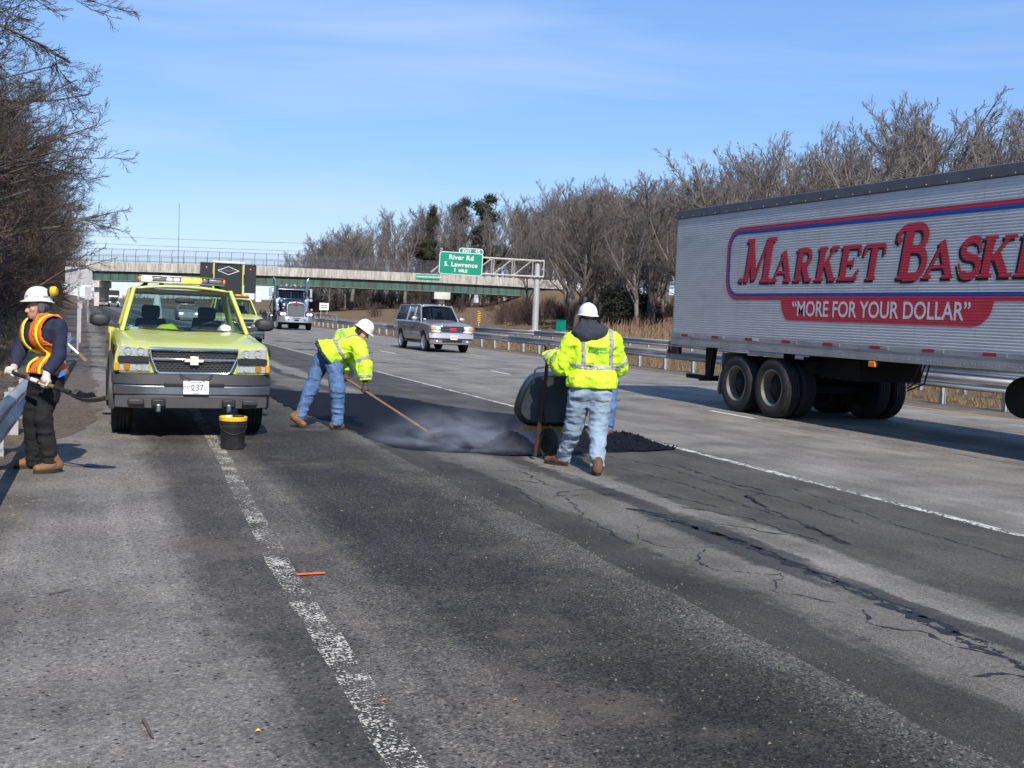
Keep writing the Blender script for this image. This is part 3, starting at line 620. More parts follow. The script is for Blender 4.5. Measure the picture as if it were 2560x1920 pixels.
# piers, caps, abutments
for (s, w, ch) in ((7.0, 1.15, 1.35), (77.0, 3.4, 1.5)):
    zc = btop(s)-3.76
    g = MB(); g.box((s, W_BR/2-0.2, zc-ch/2), (w+0.35 if s < 50 else w, W_BR+0.6, ch)); cp = g.build('pier_cap', 'cement_plain', BR, bevel=0.05)
    for yy in (1.2, W_BR/2, W_BR-1.2):
        g = MB(); g.box((s, yy, (zc-ch)/2-0.3), (w*0.85 if s < 50 else 1.3, 1.1, zc-ch+0.6)); g.build('pier_column', 'cement_plain', BR, bevel=0.05)
for s, a in ((S0, -1), (S1, 1)):
    g = MB(); g.box((s+a*0.6, W_BR/2, 4.0), (1.2, W_BR+0.4, 2*(btop(s)-1.86-4.0))); g.build('abutment', 'cement_plain', BR)
    g = MB(); g.hexa([(s+a*0.1, -0.55, 3), (s+a*9, -2.6, 3), (s+a*9, -2.1, 3), (s+a*0.1, -0.15, 3), (s+a*0.1, -0.55, btop(s)-0.1), (s+a*9, -2.6, btop(s)-1.2), (s+a*9, -2.1, btop(s)-1.2), (s+a*0.1, -0.15, btop(s)-0.1)]); g.build('wing_wall', 'cement_plain', BR)
g = MB(); g.hexa([(85.5, -4, 0.3), (86.2, -4, 0.3), (86.2, 9, 0.3), (85.5, 9, 0.3), (100.5, -3, 5.3), (101.2, -3, 5.1), (101.2, 9, 5.1), (100.5, 9, 5.3)]); g.build('slope_paving', 'cement_plain', BR)
# street name board fixed to the parapet
cs = (at_depth(1071, 692, 232)-B0).dot(BU); bz = at_depth(1071, 692, 232).z
g = MB(); g.box((cs, -0.16, bz), (5.1, 0.05, 0.92)); nb = g.build('name_board', 'sign_green', BR); nb['label'] = 'small green street name board on the bridge parapet'
for s_, x in (('CHANDLER RD', -0.85), ('ANDOVER', 1.65)): text('lettering', s_, 0.46, 'sign_white', nb, (cs+x, -0.19, bz), (R_(90), 0, 0), extrude=0.004, offset=0.01)

# ------------------------------------------------------------------ overhead wires beyond the bridge
def wire(label, y0, y1, d, x0=-420, x1=1250, r=0.035, sag=10):
    g = MB(); P = [at_depth(x0+(x1-x0)*i/16, y0+(y1-y0)*i/16+sag*4*(i/16)*(1-i/16), d) for i in range(17)]; g.tube(P, r, 4)
    tag(g.build('power_line', 'black', smooth=60), label, 'wire', 'overhead wires beyond the bridge')
wire('upper overhead wire in the sky above the bridge fence', 556, 618, 300)
wire('lower overhead wire in the sky just above the bridge fence', 572, 640, 300)
wire('overhead wire seen low beneath the bridge beside the message board', 712, 764, 330, r=0.03)
wire('lowest overhead wire seen beneath the bridge beside the message board', 722, 772, 330, r=0.03)
# ------------------------------------------------------------------ vehicles (local frame: front faces -y, x across, z up)
def apply_cut(o, cutters):
    for c in cutters:
        q = o.modifiers.new('c', 'BOOLEAN'); q.operation = 'DIFFERENCE'; q.solver = 'EXACT'; q.object = c
    dg = bpy.context.evaluated_depsgraph_get(); me = bpy.data.meshes.new_from_object(o.evaluated_get(dg))
    o.modifiers.clear(); o.data = me
    me.shade_smooth(); me.set_sharp_from_angle(angle=R_(28))
def wheel(parent, c, r, w, rim='dull_chrome', side=1, rr=0.56, n=28, holes=8):
    """tyre with grooved tread, dished rim with hand holes, hub; side=+1 outer face towards +x"""
    T = bpy.data.objects.new('wheel', None); col.objects.link(T); T.parent = parent; T.location = c
    h = w/2
    pr = [(-h*0.55, r*rr), (-h*0.9, r*(rr+.1)), (-h, r*0.82), (-h*0.93, r*0.95), (-h*0.80, r*0.99)]
    for k in range(4): a = -h*0.72+k*h*0.36; pr += [(a, r), (a+h*0.26, r), (a+h*0.27, r*0.965), (a+h*0.35, r*0.965)]
    pr += [(h*0.80, r*0.99), (h*0.93, r*0.95), (h, r*0.82), (h*0.9, r*(rr+.1)), (h*0.55, r*rr)]
    g = MB(); g.lathe(pr, axis='X', n=n, cap=False); ty = g.build('tyre', 'rubber', T, smooth=35)
    s = side
    g = MB(); g.lathe([(s*h*0.86, r*(rr+.09)), (s*h*0.9, r*(rr+.03)), (s*h*0.55, r*(rr-.03)), (s*h*0.30, r*rr*0.86), (s*h*0.42, r*rr*0.55), (s*h*0.5, r*rr*0.34), (s*h*0.75, r*rr*0.30), (s*h*0.78, 0.01)], axis='X', n=n, cap=False)
    ri = g.build('rim', rim, T, smooth=30)
    for k in range(holes):
        a = k*2*math.pi/holes; g = MB(); g.lathe([(0, r*rr*0.10), (s*0.012, r*rr*0.10)], (s*h*0.385, r*rr*0.70*math.cos(a), r*rr*0.70*math.sin(a)), 'X', 8); g.build('rim_hole', 'black', ri)
    g = MB(); g.lathe([(-s*h*0.6, r*rr*0.9), (-s*h*0.5, r*rr*0.9)], axis='X', n=12); g.build('brake_drum', 'under', T)
    return T
def loft_body(name, paint, root, stations, ycut=()):
    """stations: (y, [half-section points (x,z) from sill to top centre]); closed solid"""
    g = MB(); rings = []
    for y, h in stations:
        rings.append([(x, y, z) for x, z in h] + [(-x, y, z) for x, z in reversed(h) if x > 0.001])
    g.loft(rings); o = g.build(name, paint, root, smooth=28)
    cs = []
    for (y, z, r, x0) in ycut:
        for s in (-1, 1):
            c = MB(); c.lathe([(0, r), (s*0.6, r)], (s*x0, y, z), 'X', 28); cs.append(c.build('cutter', 'under', root))
    if cs:
        bpy.context.view_layer.update(); apply_cut(o, cs)
        for c in cs: bpy.data.objects.remove(c)
    return o
def pane(name, m, parent, P, inset=0.0):
    g = MB(); g.add([Vector(p) for p in P], [tuple(range(len(P)))]); return g.build(name, m, parent)
def pillar(name, m, parent, p, q, w, d):
    p, q = Vector(p), Vector(q); g = MB(); t = (q-p).normalized(); a = Vector((1, 0, 0)); a = (a-t*a.dot(t)).normalized(); b_ = t.cross(a)
    g.hexa([p+a*x*w/2+b_*y*d/2 for x, y in ((-1, -1), (1, -1), (1, 1), (-1, 1))]+[q+a*x*w/2+b_*y*d/2 for x, y in ((-1, -1), (1, -1), (1, 1), (-1, 1))])
    return g.build(name, m, parent, bevel=0.012)

def seat(root, x, y, m='seat_dark'):
    s = bpy.data.objects.new('seat', None); col.objects.link(s); s.parent = root; s.location = (x, y, 0)
    g = MB(); g.box((0, 0, 0.92), (0.50, 0.50, 0.16)); g.build('cushion', m, s, bevel=0.05, seg=3)
    g = MB(); g.hexa([(-.25, .16, .95), (.25, .16, .95), (.25, .30, .95), (-.25, .30, .95), (-.21, .30, 1.40), (.21, .30, 1.40), (.21, .40, 1.40), (-.21, .40, 1.40)]); g.build('backrest', m, s, bevel=0.04, seg=3)
    g = MB(); g.box((0, .36, 1.49), (0.26, 0.10, 0.18)); g.build('headrest', m, s, bevel=0.04, seg=3)
    return s
mat('seat_dark', (0.035, 0.037, 0.042), 0.9, 0, 0.2, 20)
mat('dash_dark', (0.03, 0.031, 0.034), 0.8, 0, 0.2)
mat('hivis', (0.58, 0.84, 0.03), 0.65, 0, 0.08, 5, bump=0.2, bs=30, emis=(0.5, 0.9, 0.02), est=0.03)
mat('mesh_grey', (0.16, 0.16, 0.16), 0.45, 0.5)
mat('gold', (0.72, 0.55, 0.20), 0.3, 0.8, 0.1)
mat('reflector_bowl', (0.82, 0.83, 0.84), 0.35, 0.15, 0.25, 40.0)

def make_pickup(root, paint='lime', fancy=True):
    W = 0.975; zf = 1.09
    def sec(y, hz, cz, ez, wx=W):   # centre, crease, edge heights of the bonnet
        zb = 0.79 if y < -0.62 else 0.42
        return (y, [(0.0, zb), (wx-0.09, zb), (wx-0.03, max(zb+.01, 0.52)), (wx-0.005, max(zb+.02, 0.70)), (wx, max(zb+.03, 0.86)), (wx-0.015, 1.0), (wx-0.04, ez-0.03), (wx-0.09, ez), (0.60, cz), (0.50, cz-0.012), (0.0, hz)])
    body = loft_body('body', paint, root, [sec(-0.80, 1.085, 1.10, 1.125, W-0.015), sec(-0.74, 1.115, 1.125, 1.14), sec(-0.63, 1.14, 1.155, 1.155), sec(-0.60, 1.145, 1.16, 1.16), sec(-0.5, 1.16, 1.18, 1.17), sec(0.0, 1.215, 1.235, 1.20), sec(0.40, 1.25, 1.275, 1.225), sec(0.55, 1.26, 1.28, 1.24), sec(0.60, 1.20, 1.22, 1.24), sec(2.0, 1.20, 1.22, 1.24)], ycut=[(0.0, 0.42, 0.52, 0.72)])
    g = MB(); g.box((0, 1.75, 0.5), (1.3, 4.6, 0.3)); g.box((0, 0, 0.42), (1.3, 0.2, 0.2)); g.build('chassis', 'under', root)
    for s in (-1, 1):   # black wheel-arch flares
        g = MB(); P = [(0.51*math.cos(R_(a)), 0.42+0.51*math.sin(R_(a))) for a in range(-8, 189, 14)]; Q = [(0.585*math.cos(R_(a)), 0.42+0.585*math.sin(R_(a))) for a in range(-8, 189, 14)]
        g.loft([[(s*(W-0.03), p[0], p[1]) for p in P], [(s*(W+0.035), p[0], p[1]) for p in P], [(s*(W+0.035), p[0], p[1]) for p in Q], [(s*(W-0.03), p[0], p[1]) for p in Q]], closed=False, cap=False); g.build('wheel_arch_flare', 'black_plastic', root, smooth=40)
        g = MB(); g.box((s*(W+0.004), 1.28, 0.86), (0.012, 1.26, 0.66)); d = g.build('door', paint, root, bevel=0.004)
        g = MB(); g.box((s*(W+0.02), 1.75, 1.05), (0.03, 0.2, 0.04)); g.build('handle', 'black_plastic', d, bevel=0.008)
    for y in (0.0, 3.62):
        for s in (-1, 1): wheel(root, (s*0.835, y, 0.40), 0.40, 0.255, 'aluminium', s)
    # cab above the belt
    A = [(0.80, 0.50, 1.24), (0.655, 1.06, 1.765)]; RZ = 1.79
    g = MB(); g.grid(lambda u, v: ((u-.5)*2*0.655*(1+0.03*math.sin(v*math.pi)), 1.02+0.88*v, RZ+0.075*math.sin(math.pi*u)**0.6*(0.35+0.65*math.sin(math.pi*min(1, .12+v*.8))**0.7)), 16, 8); g.build('roof', paint, root, smooth=60, solid=0.03)
    for s in (-1, 1):
        pillar('windshield_pillar', paint, root, (s*0.835, 0.47, 1.22), (s*0.665, 1.05, RZ), 0.055, 0.10)
        pillar('roof_rail', paint, root, (s*0.665, 1.02, RZ-0.005), (s*0.66, 1.92, RZ-0.02), 0.07, 0.07)
        pillar('rear_pillar', paint, root, (s*0.83, 1.95, 1.2), (s*0.665, 1.88, RZ), 0.09, 0.14)
        pane('side_window', 'glass', root, [(s*0.845, 0.62, 1.24), (s*0.845, 1.86, 1.24), (s*0.68, 1.82, RZ-0.03), (s*0.68, 1.14, RZ-0.03)])
    pane('windshield', 'glass', root, [(-0.81, 0.47, 1.235), (0.81, 0.47, 1.235), (0.655, 1.045, RZ-0.01), (-0.655, 1.045, RZ-0.01)])
    g = MB(); g.box((0, 1.04, RZ-0.015), (1.30, 0.05, 0.05)); g.build('windshield_header', 'black', root)
    g = MB(); g.hexa([(-.80, .44, 1.215), (.80, .44, 1.215), (.80, .50, 1.235), (-.80, .50, 1.235), (-.80, .44, 1.245), (.80, .44, 1.245), (.80, .50, 1.262), (-.80, .50, 1.262)]); g.build('cowl', 'black', root)
    for x0, x1 in ((-0.62, -0.02), (0.08, 0.66)):
        g = MB(); g.tube([(x1, 0.46, 1.27), (x0, 0.50, 1.285)], 0.012, 5); g.build('wiper', 'black', root)
    pane('rear_window', 'glass', root, [(-0.70, 1.95, 1.25), (0.70, 1.95, 1.25), (0.62, 1.90, RZ-0.06), (-0.62, 1.90, RZ-0.06)])
    g = MB(); g.box((0, 1.95, 1.22), (1.55, 0.06, 0.10)); g.box((0, 1.90, RZ-0.02), (1.30, 0.06, 0.08)); g.build('rear_frame', paint, root)
    g = MB(); g.hexa([(-.78, .46, 1.05), (.78, .46, 1.05), (.78, .95, 1.05), (-.78, .95, 1.05), (-.78, .50, 1.235), (.78, .50, 1.235), (.78, .86, 1.22), (-.78, .86, 1.22)]); g.build('dashboard', 'dash_dark', root, bevel=0.02)
    seat(root, -0.40, 1.25); seat(root, 0.40, 1.25)
    g = MB(); P = [(0.40+0.19*math.cos(R_(a)), 1.02-0.09*math.sin(R_(a)), 1.22+0.16*math.sin(R_(a))) for a in range(0, 361, 20)]; g.tube(P, 0.016, 6); g.build('steering_wheel', 'black', root, smooth=60)
    g = MB(); g.box((0.02, 0.92, 1.66), (0.26, 0.03, 0.07)); g.build('rear_view_mirror', 'black', root, bevel=0.02)
    # load bed
    for s in (-1, 1):
        g = MB(); g.box((s*(W-0.04), 3.15, 0.93), (0.08, 2.36, 0.64)); o = g.build('bed_side', paint, root)
        c = MB(); c.lathe([(-1.2, 0.5), (1.2, 0.5)], (0, 3.62, 0.42), 'X', 24); cc = c.build('cutter', 'under', root); bpy.context.view_layer.update(); apply_cut(o, [cc]); bpy.data.objects.remove(cc)
    g = MB(); g.box((0, 4.31, 0.93), (1.86, 0.06, 0.60)); g.build('tailgate', paint, root, bevel=0.01)
    g = MB(); g.box((0, 3.15, 0.70), (1.78, 2.3, 0.05)); g.box((0, 2.02, 0.95), (1.78, 0.04, 0.5)); g.build('bed_floor', 'under', root)
    g = MB(); g.box((0, 4.45, 0.60), (1.9, 0.16, 0.2)); g.build('rear_bumper', 'dull_chrome', root, bevel=0.02)
    # mirrors
    for s in (-1, 1):
        mr_ = bpy.data.objects.new('door_mirror', None); col.objects.link(mr_); mr_.parent = root
        g = MB(); g.loft([[(s*(0.985+0.13+a*0.135*math.cos(t)), y, 1.375+a*0.088*math.copysign(abs(math.sin(t))**0.6, math.sin(t))) for t in [k*math.pi/10 for k in range(20)]] for y, a in ((0.58, 0.55), (0.60, 0.86), (0.66, 1.0), (0.74, 0.98), (0.76, 0.9))]); g.build('mirror_housing', 'black_plastic', mr_, smooth=50)
        g = MB(); g.hexa([(s*0.86, .62, 1.27), (s*1.06, .62, 1.30), (s*1.06, .72, 1.30), (s*0.86, .72, 1.27), (s*0.86, .62, 1.33), (s*1.06, .62, 1.36), (s*1.06, .72, 1.36), (s*0.86, .72, 1.33)]); g.build('mirror_arm', 'black_plastic', mr_, bevel=0.01)
    yf = -0.82
    # headlamps: reflector bowls behind clear lenses, turn lamps below
    for s in (-1, 1):
        hl = bpy.data.objects.new('headlight', None); col.objects.link(hl); hl.parent = root
        def q4(x0, x1, z0, z1, za=None): return [(s*x0, z0), (s*x1, z0), (s*x1, z1 if za is None else za), (s*x0, z1)]
        g = MB(); g.prism(q4(0.565, 0.905, 0.985, 1.075, 1.115), yf+0.005, yf+0.09, 'Y'); g.build('lamp_bucket', 'reflector_bowl', hl)
        for cx in (0.65, 0.80):
            g = MB(); g.lathe([(0.0, 0.046), (0.05, 0.03), (0.06, 0.01)], (s*cx, yf-0.008, 1.04), 'Y', 14, cap=False); g.build('reflector', 'chrome', hl, smooth=60)
        g = MB(); g.prism(q4(0.56, 0.91, 0.98, 1.078, 1.12), yf-0.02, yf-0.012, 'Y'); g.build('lens', 'lens_clear', hl)
        tl = bpy.data.objects.new('turn_signal', None); col.objects.link(tl); tl.parent = root
        g = MB(); g.prism(q4(0.54, 0.905, 0.812, 0.905), yf+0.005, yf+0.07, 'Y'); g.build('lamp_bucket', 'reflector_bowl', tl)
        g = MB(); g.lathe([(0.0, 0.042), (0.02, 0.035), (0.03, 0.01)], (s*0.81, yf-0.006, 0.86), 'Y', 14); g.build('amber_bulb', 'amber_lens', tl, smooth=50)
        g = MB(); g.lathe([(0.0, 0.042), (0.05, 0.03), (0.06, 0.01)], (s*0.66, yf-0.006, 0.86), 'Y', 14, cap=False); g.build('reflector', 'chrome', tl, smooth=50)
        g = MB(); g.prism(q4(0.535, 0.91, 0.808, 0.91), yf-0.02, yf-0.012, 'Y'); g.build('lens', 'lens_clear', tl)
        g = MB(); g.box((s*0.925, yf+0.035, 0.86), (0.05, 0.11, 0.10)); g.build('side_marker', 'amber_lens', tl, bevel=0.01)
        g = MB(); g.box((s*0.735, yf-0.002, 0.945), (0.37, 0.05, 0.062)); g.build('lamp_divider', 'black', root)
        g = MB(); g.hexa([(s*0.972, -.83, .985), (s*0.985, -.60, 1.02), (s*0.985, -.60, 1.03), (s*0.972, -.80, 1.0), (s*0.955, -.83, 1.10), (s*0.978, -.60, 1.13), (s*0.97, -.58, 1.13), (s*0.95, -.80, 1.10)]); g.build('side_decal', 'black_plastic', root)
    # grille
    gr = bpy.data.objects.new('grille', None); col.objects.link(gr); gr.parent = root
    g = MB(); g.prism([(-.55, 1.075), (-.48, .80), (.48, .80), (.55, 1.075)], yf+0.01, yf+0.03, 'Y'); g.build('grille_backing', 'black', gr)
    def frame(P, w, y, name, m='chrome'):
        g = MB(); g.tube([(x, y, z) for x, z in P+[P[0]]], w, 8); return g.build(name, m, gr, smooth=50)
    frame([(-.545, 1.075), (-.52, .95), (-.46, .815), (-.42, .79), (.42, .79), (.46, .815), (.52, .95), (.545, 1.075)], 0.022, yf-0.02, 'grille_frame')
    g = MB(); g.box((0, yf-0.02, 0.955), (1.04, 0.035, 0.036)); g.build('grille_bar', 'chrome', gr, bevel=0.012)
    hexs = MB(); a, b_ = 0.034, 0.012
    for j in range(9):
        for i in range(-9, 10):
            cx, cz_ = i*0.0585+(0.029 if j % 2 else 0), 0.815+j*0.0275
            lim = 0.44+ (cz_-0.80)*0.28
            if abs(cx) > lim or 0.93 < cz_ < 0.98: continue
            ring = [(cx+0.031*q[0], cz_+0.0145*q[1]) for q in ((1, 0), (.5, 1), (-.5, 1), (-1, 0), (-.5, -1), (.5, -1))]
            inn = [(cx+0.0265*q[0], cz_+0.0112*q[1]) for q in ((1, 0), (.5, 1), (-.5, 1), (-1, 0), (-.5, -1), (.5, -1))]
            hexs.add([(x, yf-0.006, z) for x, z in ring]+[(x, yf-0.006, z) for x, z in inn]+[(x, yf+0.008, z) for x, z in inn], [(k, (k+1) % 6, 6+(k+1) % 6, 6+k) for k in range(6)]+[(6+k, 6+(k+1) % 6, 12+(k+1) % 6, 12+k) for k in range(6)])
    tag(hexs.build('honeycomb_mesh', 'mesh_grey', gr), kind='stuff')
    if fancy:
        g = MB(); g.prism([(-.13, .925), (-.115, .965), (-.055, .965), (-.055, 1.0), (.055, 1.0), (.055, .965), (.13, .965), (.115, .925), (.055, .925), (.055, .89), (-.055, .89), (-.055, .925)], yf-0.052, yf-0.036, 'Y'); e = g.build('emblem', 'gold', gr, bevel=0.006); e['label'] = 'gold bow tie shaped emblem'
        g = MB(); g.prism([(-.118, .931), (-.106, .959), (-.049, .959), (-.049, .994), (.049, .994), (.049, .959), (.118, .959), (.106, .931), (.049, .931), (.049, .896), (-.049, .896), (-.049, .931)], yf-0.056, yf-0.053, 'Y'); g.build('emblem_face', 'cream_white', e)
    # bumper
    bf = -0.93
    def curved(name, z0, z1, d0, d1, m, hw=0.985, parent=root, smooth=40):
        g = MB(); R = []
        for k in range(21):
            u = -1+k/10; x = hw*u; yy = bf + 0.16*abs(u)**4
            R.append([(x, yy-d0, z0), (x, yy+0.12, z0), (x, yy+0.12, z1), (x, yy-d1, z1)])
        g.loft(R); return g.build(name, m, parent, bevel=0.012)
    curved('bumper_cover', 0.65, 0.785, 0.0, -0.03, 'black_plastic'); curved('bumper', 0.535, 0.648, 0.012, 0.012, 'dull_chrome', 0.97)
    mat_v = 'valance_grey'
    curved('valance', 0.37, 0.533, -0.05, 0.0, mat_v, 0.945)
    for s in (-1, 1):
        g = MB(); g.box((s*0.43, bf-0.002, 0.44), (0.17, 0.06, 0.10)); g.build('tow_hook_recess', 'black', root, bevel=0.02)
        g = MB(); g.box((s*0.43, bf-0.01, 0.385), (0.06, 0.10, 0.10)); g.build('tow_hook', 'dull_chrome', root, bevel=0.015)
        g = MB(); g.box((s*0.70, bf+0.012, 0.45), (0.20, 0.06, 0.075)); g.build('fog_lamp_blank', 'black_plastic', root, bevel=0.02)
    g = MB(); g.box((0, bf-0.018, 0.66), (0.74, 0.02, 0.045)); g.build('bumper_step', 'black', root, bevel=0.012)
    return root
mat('valance_grey', (0.14, 0.14, 0.145), 0.5, 0.2, 0.12)
mat('cream_white', (0.8, 0.78, 0.66), 0.4)

pk = thing('pickup_truck', 'lime yellow pickup truck with a lit light bar parked on the shoulder', 'pickup truck', (1.24, 14.62, 0)); pk.scale = (0.94, 1, 1)
make_pickup(pk)
# licence plate, wire, light bar, antenna, things on the dashboard
lp = MB(); lp.box((0.02, -0.962, 0.63), (0.315, 0.012, 0.16)); plate = lp.build('licence_plate', 'sign_white', pk, bevel=0.004)
mat('plate_blue', (0.05, 0.09, 0.28), 0.5); mat('plate_red', (0.55, 0.05, 0.06), 0.5)
for s_, x, z, sz in (('STATE', -0.085, 0.632, 0.045), ('237', 0.035, 0.628, 0.105), ('L', 0.135, 0.612, 0.06), ('Massachusetts', 0.02, 0.695, 0.024), ('THE SPIRIT', 0.02, 0.562, 0.02)):
    text('lettering', s_, sz, 'plate_blue', plate, (x, -0.9695, z), (R_(90), 0, 0), extrude=0.0008)
for s in (-1, 1):
    g = MB(); g.tube([(0.02+s*0.10, -0.965, 0.70), (0.02+s*0.06, -0.97, 0.725), (0.02+s*0.16, -0.965, 0.76), (0.02+s*0.2, -0.93, 0.79)], 0.006, 5); g.build('tie_wire', 'black', pk)
lb = bpy.data.objects.new('light_bar', None); col.objects.link(lb); lb.parent = pk; lb.location = (0, 1.28, 1.935)
mat('bar_grey', (0.18, 0.18, 0.19), 0.3, 0.2, 0.2, 8.0)
g = MB(); g.box((0, 0, -0.042), (1.20, 0.26, 0.020)); g.box((0, 0, 0.044), (1.20, 0.27, 0.014)); g.build('bar_frame', 'dull_chrome', lb, bevel=0.006)
for x0, x1, m_ in ((-0.61, -0.56, 'amber_lens'), (-0.56, -0.42, 'lamp_white'), (-0.415, -0.23, 'bar_grey'), (-0.225, -0.13, 'lamp_dim'), (-0.125, -0.03, 'lamp_dim'), (0.0, 0.135, 'lamp_amber'), (0.14, 0.275, 'lamp_amber'), (0.28, 0.36, 'bar_grey'), (0.365, 0.56, 'bar_grey'), (0.565, 0.61, 'amber_lens')):
    if m_ == 'lamp_dim' and 'lamp_dim' not in MATS: mat('lamp_dim', (0.5, 0.49, 0.46), 0.2, 0, 0.1, emis=(1, .95, .85), est=0.15)
    g = MB(); g.box(((x0+x1)/2, 0, 0.003), (x1-x0-0.004, 0.25, 0.064)); g.build('lamp_module', m_, lb, bevel=0.018, seg=3)
for s in (-1, 1):
    g = MB(); g.hexa([(s*0.50, -0.05, -0.12), (s*0.62, -0.05, -0.14), (s*0.62, 0.05, -0.14), (s*0.50, 0.05, -0.12), (s*0.46, -0.05, -0.05), (s*0.52, -0.05, -0.05), (s*0.52, 0.05, -0.05), (s*0.46, 0.05, -0.05)]); g.build('bar_foot', 'black', lb)
g = MB(); g.box((-0.28, 0, -0.085), (0.06, 0.1, 0.06)); g.build('bar_foot', 'black', lb)
g = MB(); g.tube([(-0.02, 1.72, 1.84), (-0.02, 1.74, 3.02)], [0.005, 0.0025], 5); g.build('antenna', 'dull_chrome', pk)
g = MB()
for q in range(6): g.grid(lambda u, v: (-0.47+0.32*u+0.02*q, 0.58+0.16*v+0.02*math.sin(q), 1.262+0.06*math.sin(3.1*u)*math.sin(3.1*v)*(0.5+0.2*q)+0.012*math.sin(13*u+q)), 8, 4)
tag(g.build('folded_vest', 'hivis', smooth=60), 'folded lime safety vest lying on the pickup dashboard', 'vest').location = (1.24, 14.62, 0)
hh = thing('hard_hat', 'white hard hat on the pickup dashboard behind the windshield', 'hard hat', (1.24+0.52, 14.62+0.62, 1.235))
g = MB(); g.lathe([(0.0, 0.115), (0.02, 0.112), (0.07, 0.10), (0.11, 0.07), (0.128, 0.02)], axis='Z', n=20); g.build('shell', 'white_plastic', hh, smooth=60)
g = MB(); g.lathe([(0.0, 0.115), (0.006, 0.135), (0.012, 0.115)], axis='Z', n=20, cap=False); g.build('brim', 'white_plastic', hh, smooth=60)
pap = MB(); pap.box((1.24-0.60, 14.62+0.60, 1.262), (0.16, 0.10, 0.01), Matrix.Rotation(R_(35), 3, 'X')); tag(pap.build('paper_pad', 'sign_white'), 'pale paper pad on the left of the pickup dashboard', 'paper')
tb = thing('tool_box', 'silver tread plate tool box across the pickup bed', 'tool box', (1.24, 14.62+2.32, 0.73))
g = MB(); g.box((0, 0, 0.25), (1.70, 0.46, 0.50)); g.build('box_body', 'aluminium', tb, bevel=0.01)
for s in (-1, 1):
    g = MB(); g.box((s*0.42, 0, 0.53), (0.83, 0.50, 0.05)); g.build('lid', 'aluminium', tb, bevel=0.012)
def cone_thing(label, loc, sc=1.0):
    c = thing('traffic_cone', label, 'traffic cone', loc)
    g = MB(); g.box((0, 0, 0.02), (0.38*sc, 0.38*sc, 0.04)); g.build('base', 'black', c, bevel=0.02)
    g = MB(); g.lathe([(0.04, 0.15*sc), (0.35*sc, 0.105*sc)], axis='Z', n=20, cap=False); g.build('lower_sleeve', 'cone_white', c, smooth=60)
    g = MB(); g.lathe([(0.35*sc, 0.108*sc), (0.47*sc, 0.088*sc)], axis='Z', n=20, cap=False); g.build('orange_band', 'orange_plastic', c, smooth=60)
    g = MB(); g.lathe([(0.47*sc, 0.087*sc), (0.86*sc, 0.035*sc), (0.87*sc, 0.02*sc)], axis='Z', n=20); g.build('upper_sleeve', 'cone_white', c, smooth=60)
mat('cone_white', (0.62, 0.64, 0.63), 0.5, 0, 0.1)
cone_thing('white and orange traffic cone standing in the pickup bed', (1.24-0.22, 14.62+2.9, 0.73), 1.15)

# bucket in front of the pickup
bk = thing('bucket', 'black bucket with a yellow lid in front of the pickup', 'bucket', (1.60, 12.85, 0.0))
mat('bucket_black', (0.02, 0.02, 0.021), 0.4, 0, 0.2, 6, dirt=(0.09, 0.085, 0.07), dirt_amt=0.4, dirt_scale=7)
mat('lid_yellow', (0.80, 0.50, 0.02), 0.45, 0, 0.08, 8, dirt=(0.25, 0.18, 0.03), dirt_amt=0.4)
g = MB(); g.lathe([(0.004, 0.128), (0.02, 0.132), (0.25, 0.142), (0.26, 0.148), (0.265, 0.142), (0.29, 0.143), (0.295, 0.150), (0.30, 0.143), (0.325, 0.144)], axis='Z', n=32); g.build('pail', 'bucket_black', bk, smooth=40)
g = MB(); g.lathe([(0.325, 0.146), (0.327, 0.156), (0.365, 0.157), (0.372, 0.150), (0.366, 0.142), (0.358, 0.136), (0.357, 0.01)], axis='Z', n=32); g.build('lid', 'lid_yellow', bk, smooth=35)
g = MB(); g.lathe([(0.357, 0.032), (0.385, 0.03), (0.388, 0.01)], (-0.06, -0.03, 0), 'Z', 14); g.build('spout_cap', 'white_plastic', bk, smooth=40)
g = MB(); g.tube([(-0.151, 0, 0.30)]+[(0.155*math.cos(R_(a)), -0.155*abs(math.sin(R_(a)))*0.98, 0.30-0.12*abs(math.sin(R_(a)))) for a in range(170, 5, -15)]+[(0.151, 0, 0.30)], 0.004, 5); g.build('bail_handle', 'black', bk, smooth=60)
g = MB(); g.tube([(0.0, 0.05, 0.372), (0.08, 0.0, 0.375), (0.12, 0.02, 0.37)], 0.012, 6); g.build('cord', 'black', bk, smooth=60)

# second lime truck behind, with a dark folding board on its bed
t2 = thing('work_truck', 'second lime yellow truck behind the pickup with a tall black folding board', 'truck', (*at_depth(592, 760, 42.0).xy, 0)); t2.scale = (0.97, 1, 1)
make_pickup(t2, 'lime', fancy=False)
g = MB(); g.box((0.22, 1.32, 1.90), (0.85, 0.28, 0.05)); g.build('light_bar_base', 'black', t2)
for x in (-0.05, 0.22, 0.49):
    g = MB(); g.box((x, 1.32, 1.965), (0.26, 0.24, 0.09)); g.build('light_bar_lamp', 'amber_lens' if x > 0.2 else 'bar_grey', t2, bevel=0.03)
bd = bpy.data.objects.new('folding_board', None); col.objects.link(bd); bd.parent = t2; bd.location = (0.0, 2.9, -0.31)
mat('board_black', (0.022, 0.022, 0.026), 0.45, 0, 0.15)
g = MB(); g.box((0, 0.05, 2.9), (1.15, 0.10, 1.3)); g.build('centre_panel', 'board_black', bd, bevel=0.01)
for x0, x1 in ((-1.13, -0.63), (0.66, 1.13)):
    g = MB(); g.box(((x0+x1)/2, 0.02, 2.98), (x1-x0, 0.08, 1.16)); w_ = g.build('wing_panel', 'board_black', bd, bevel=0.01)
    g = MB(); g.lathe([(-0.01, 0.03), (0.01, 0.025)], ((x0+x1)/2, -0.03, 3.36), 'Y', 10); g.build('amber_lamp', 'amber_lens', w_)
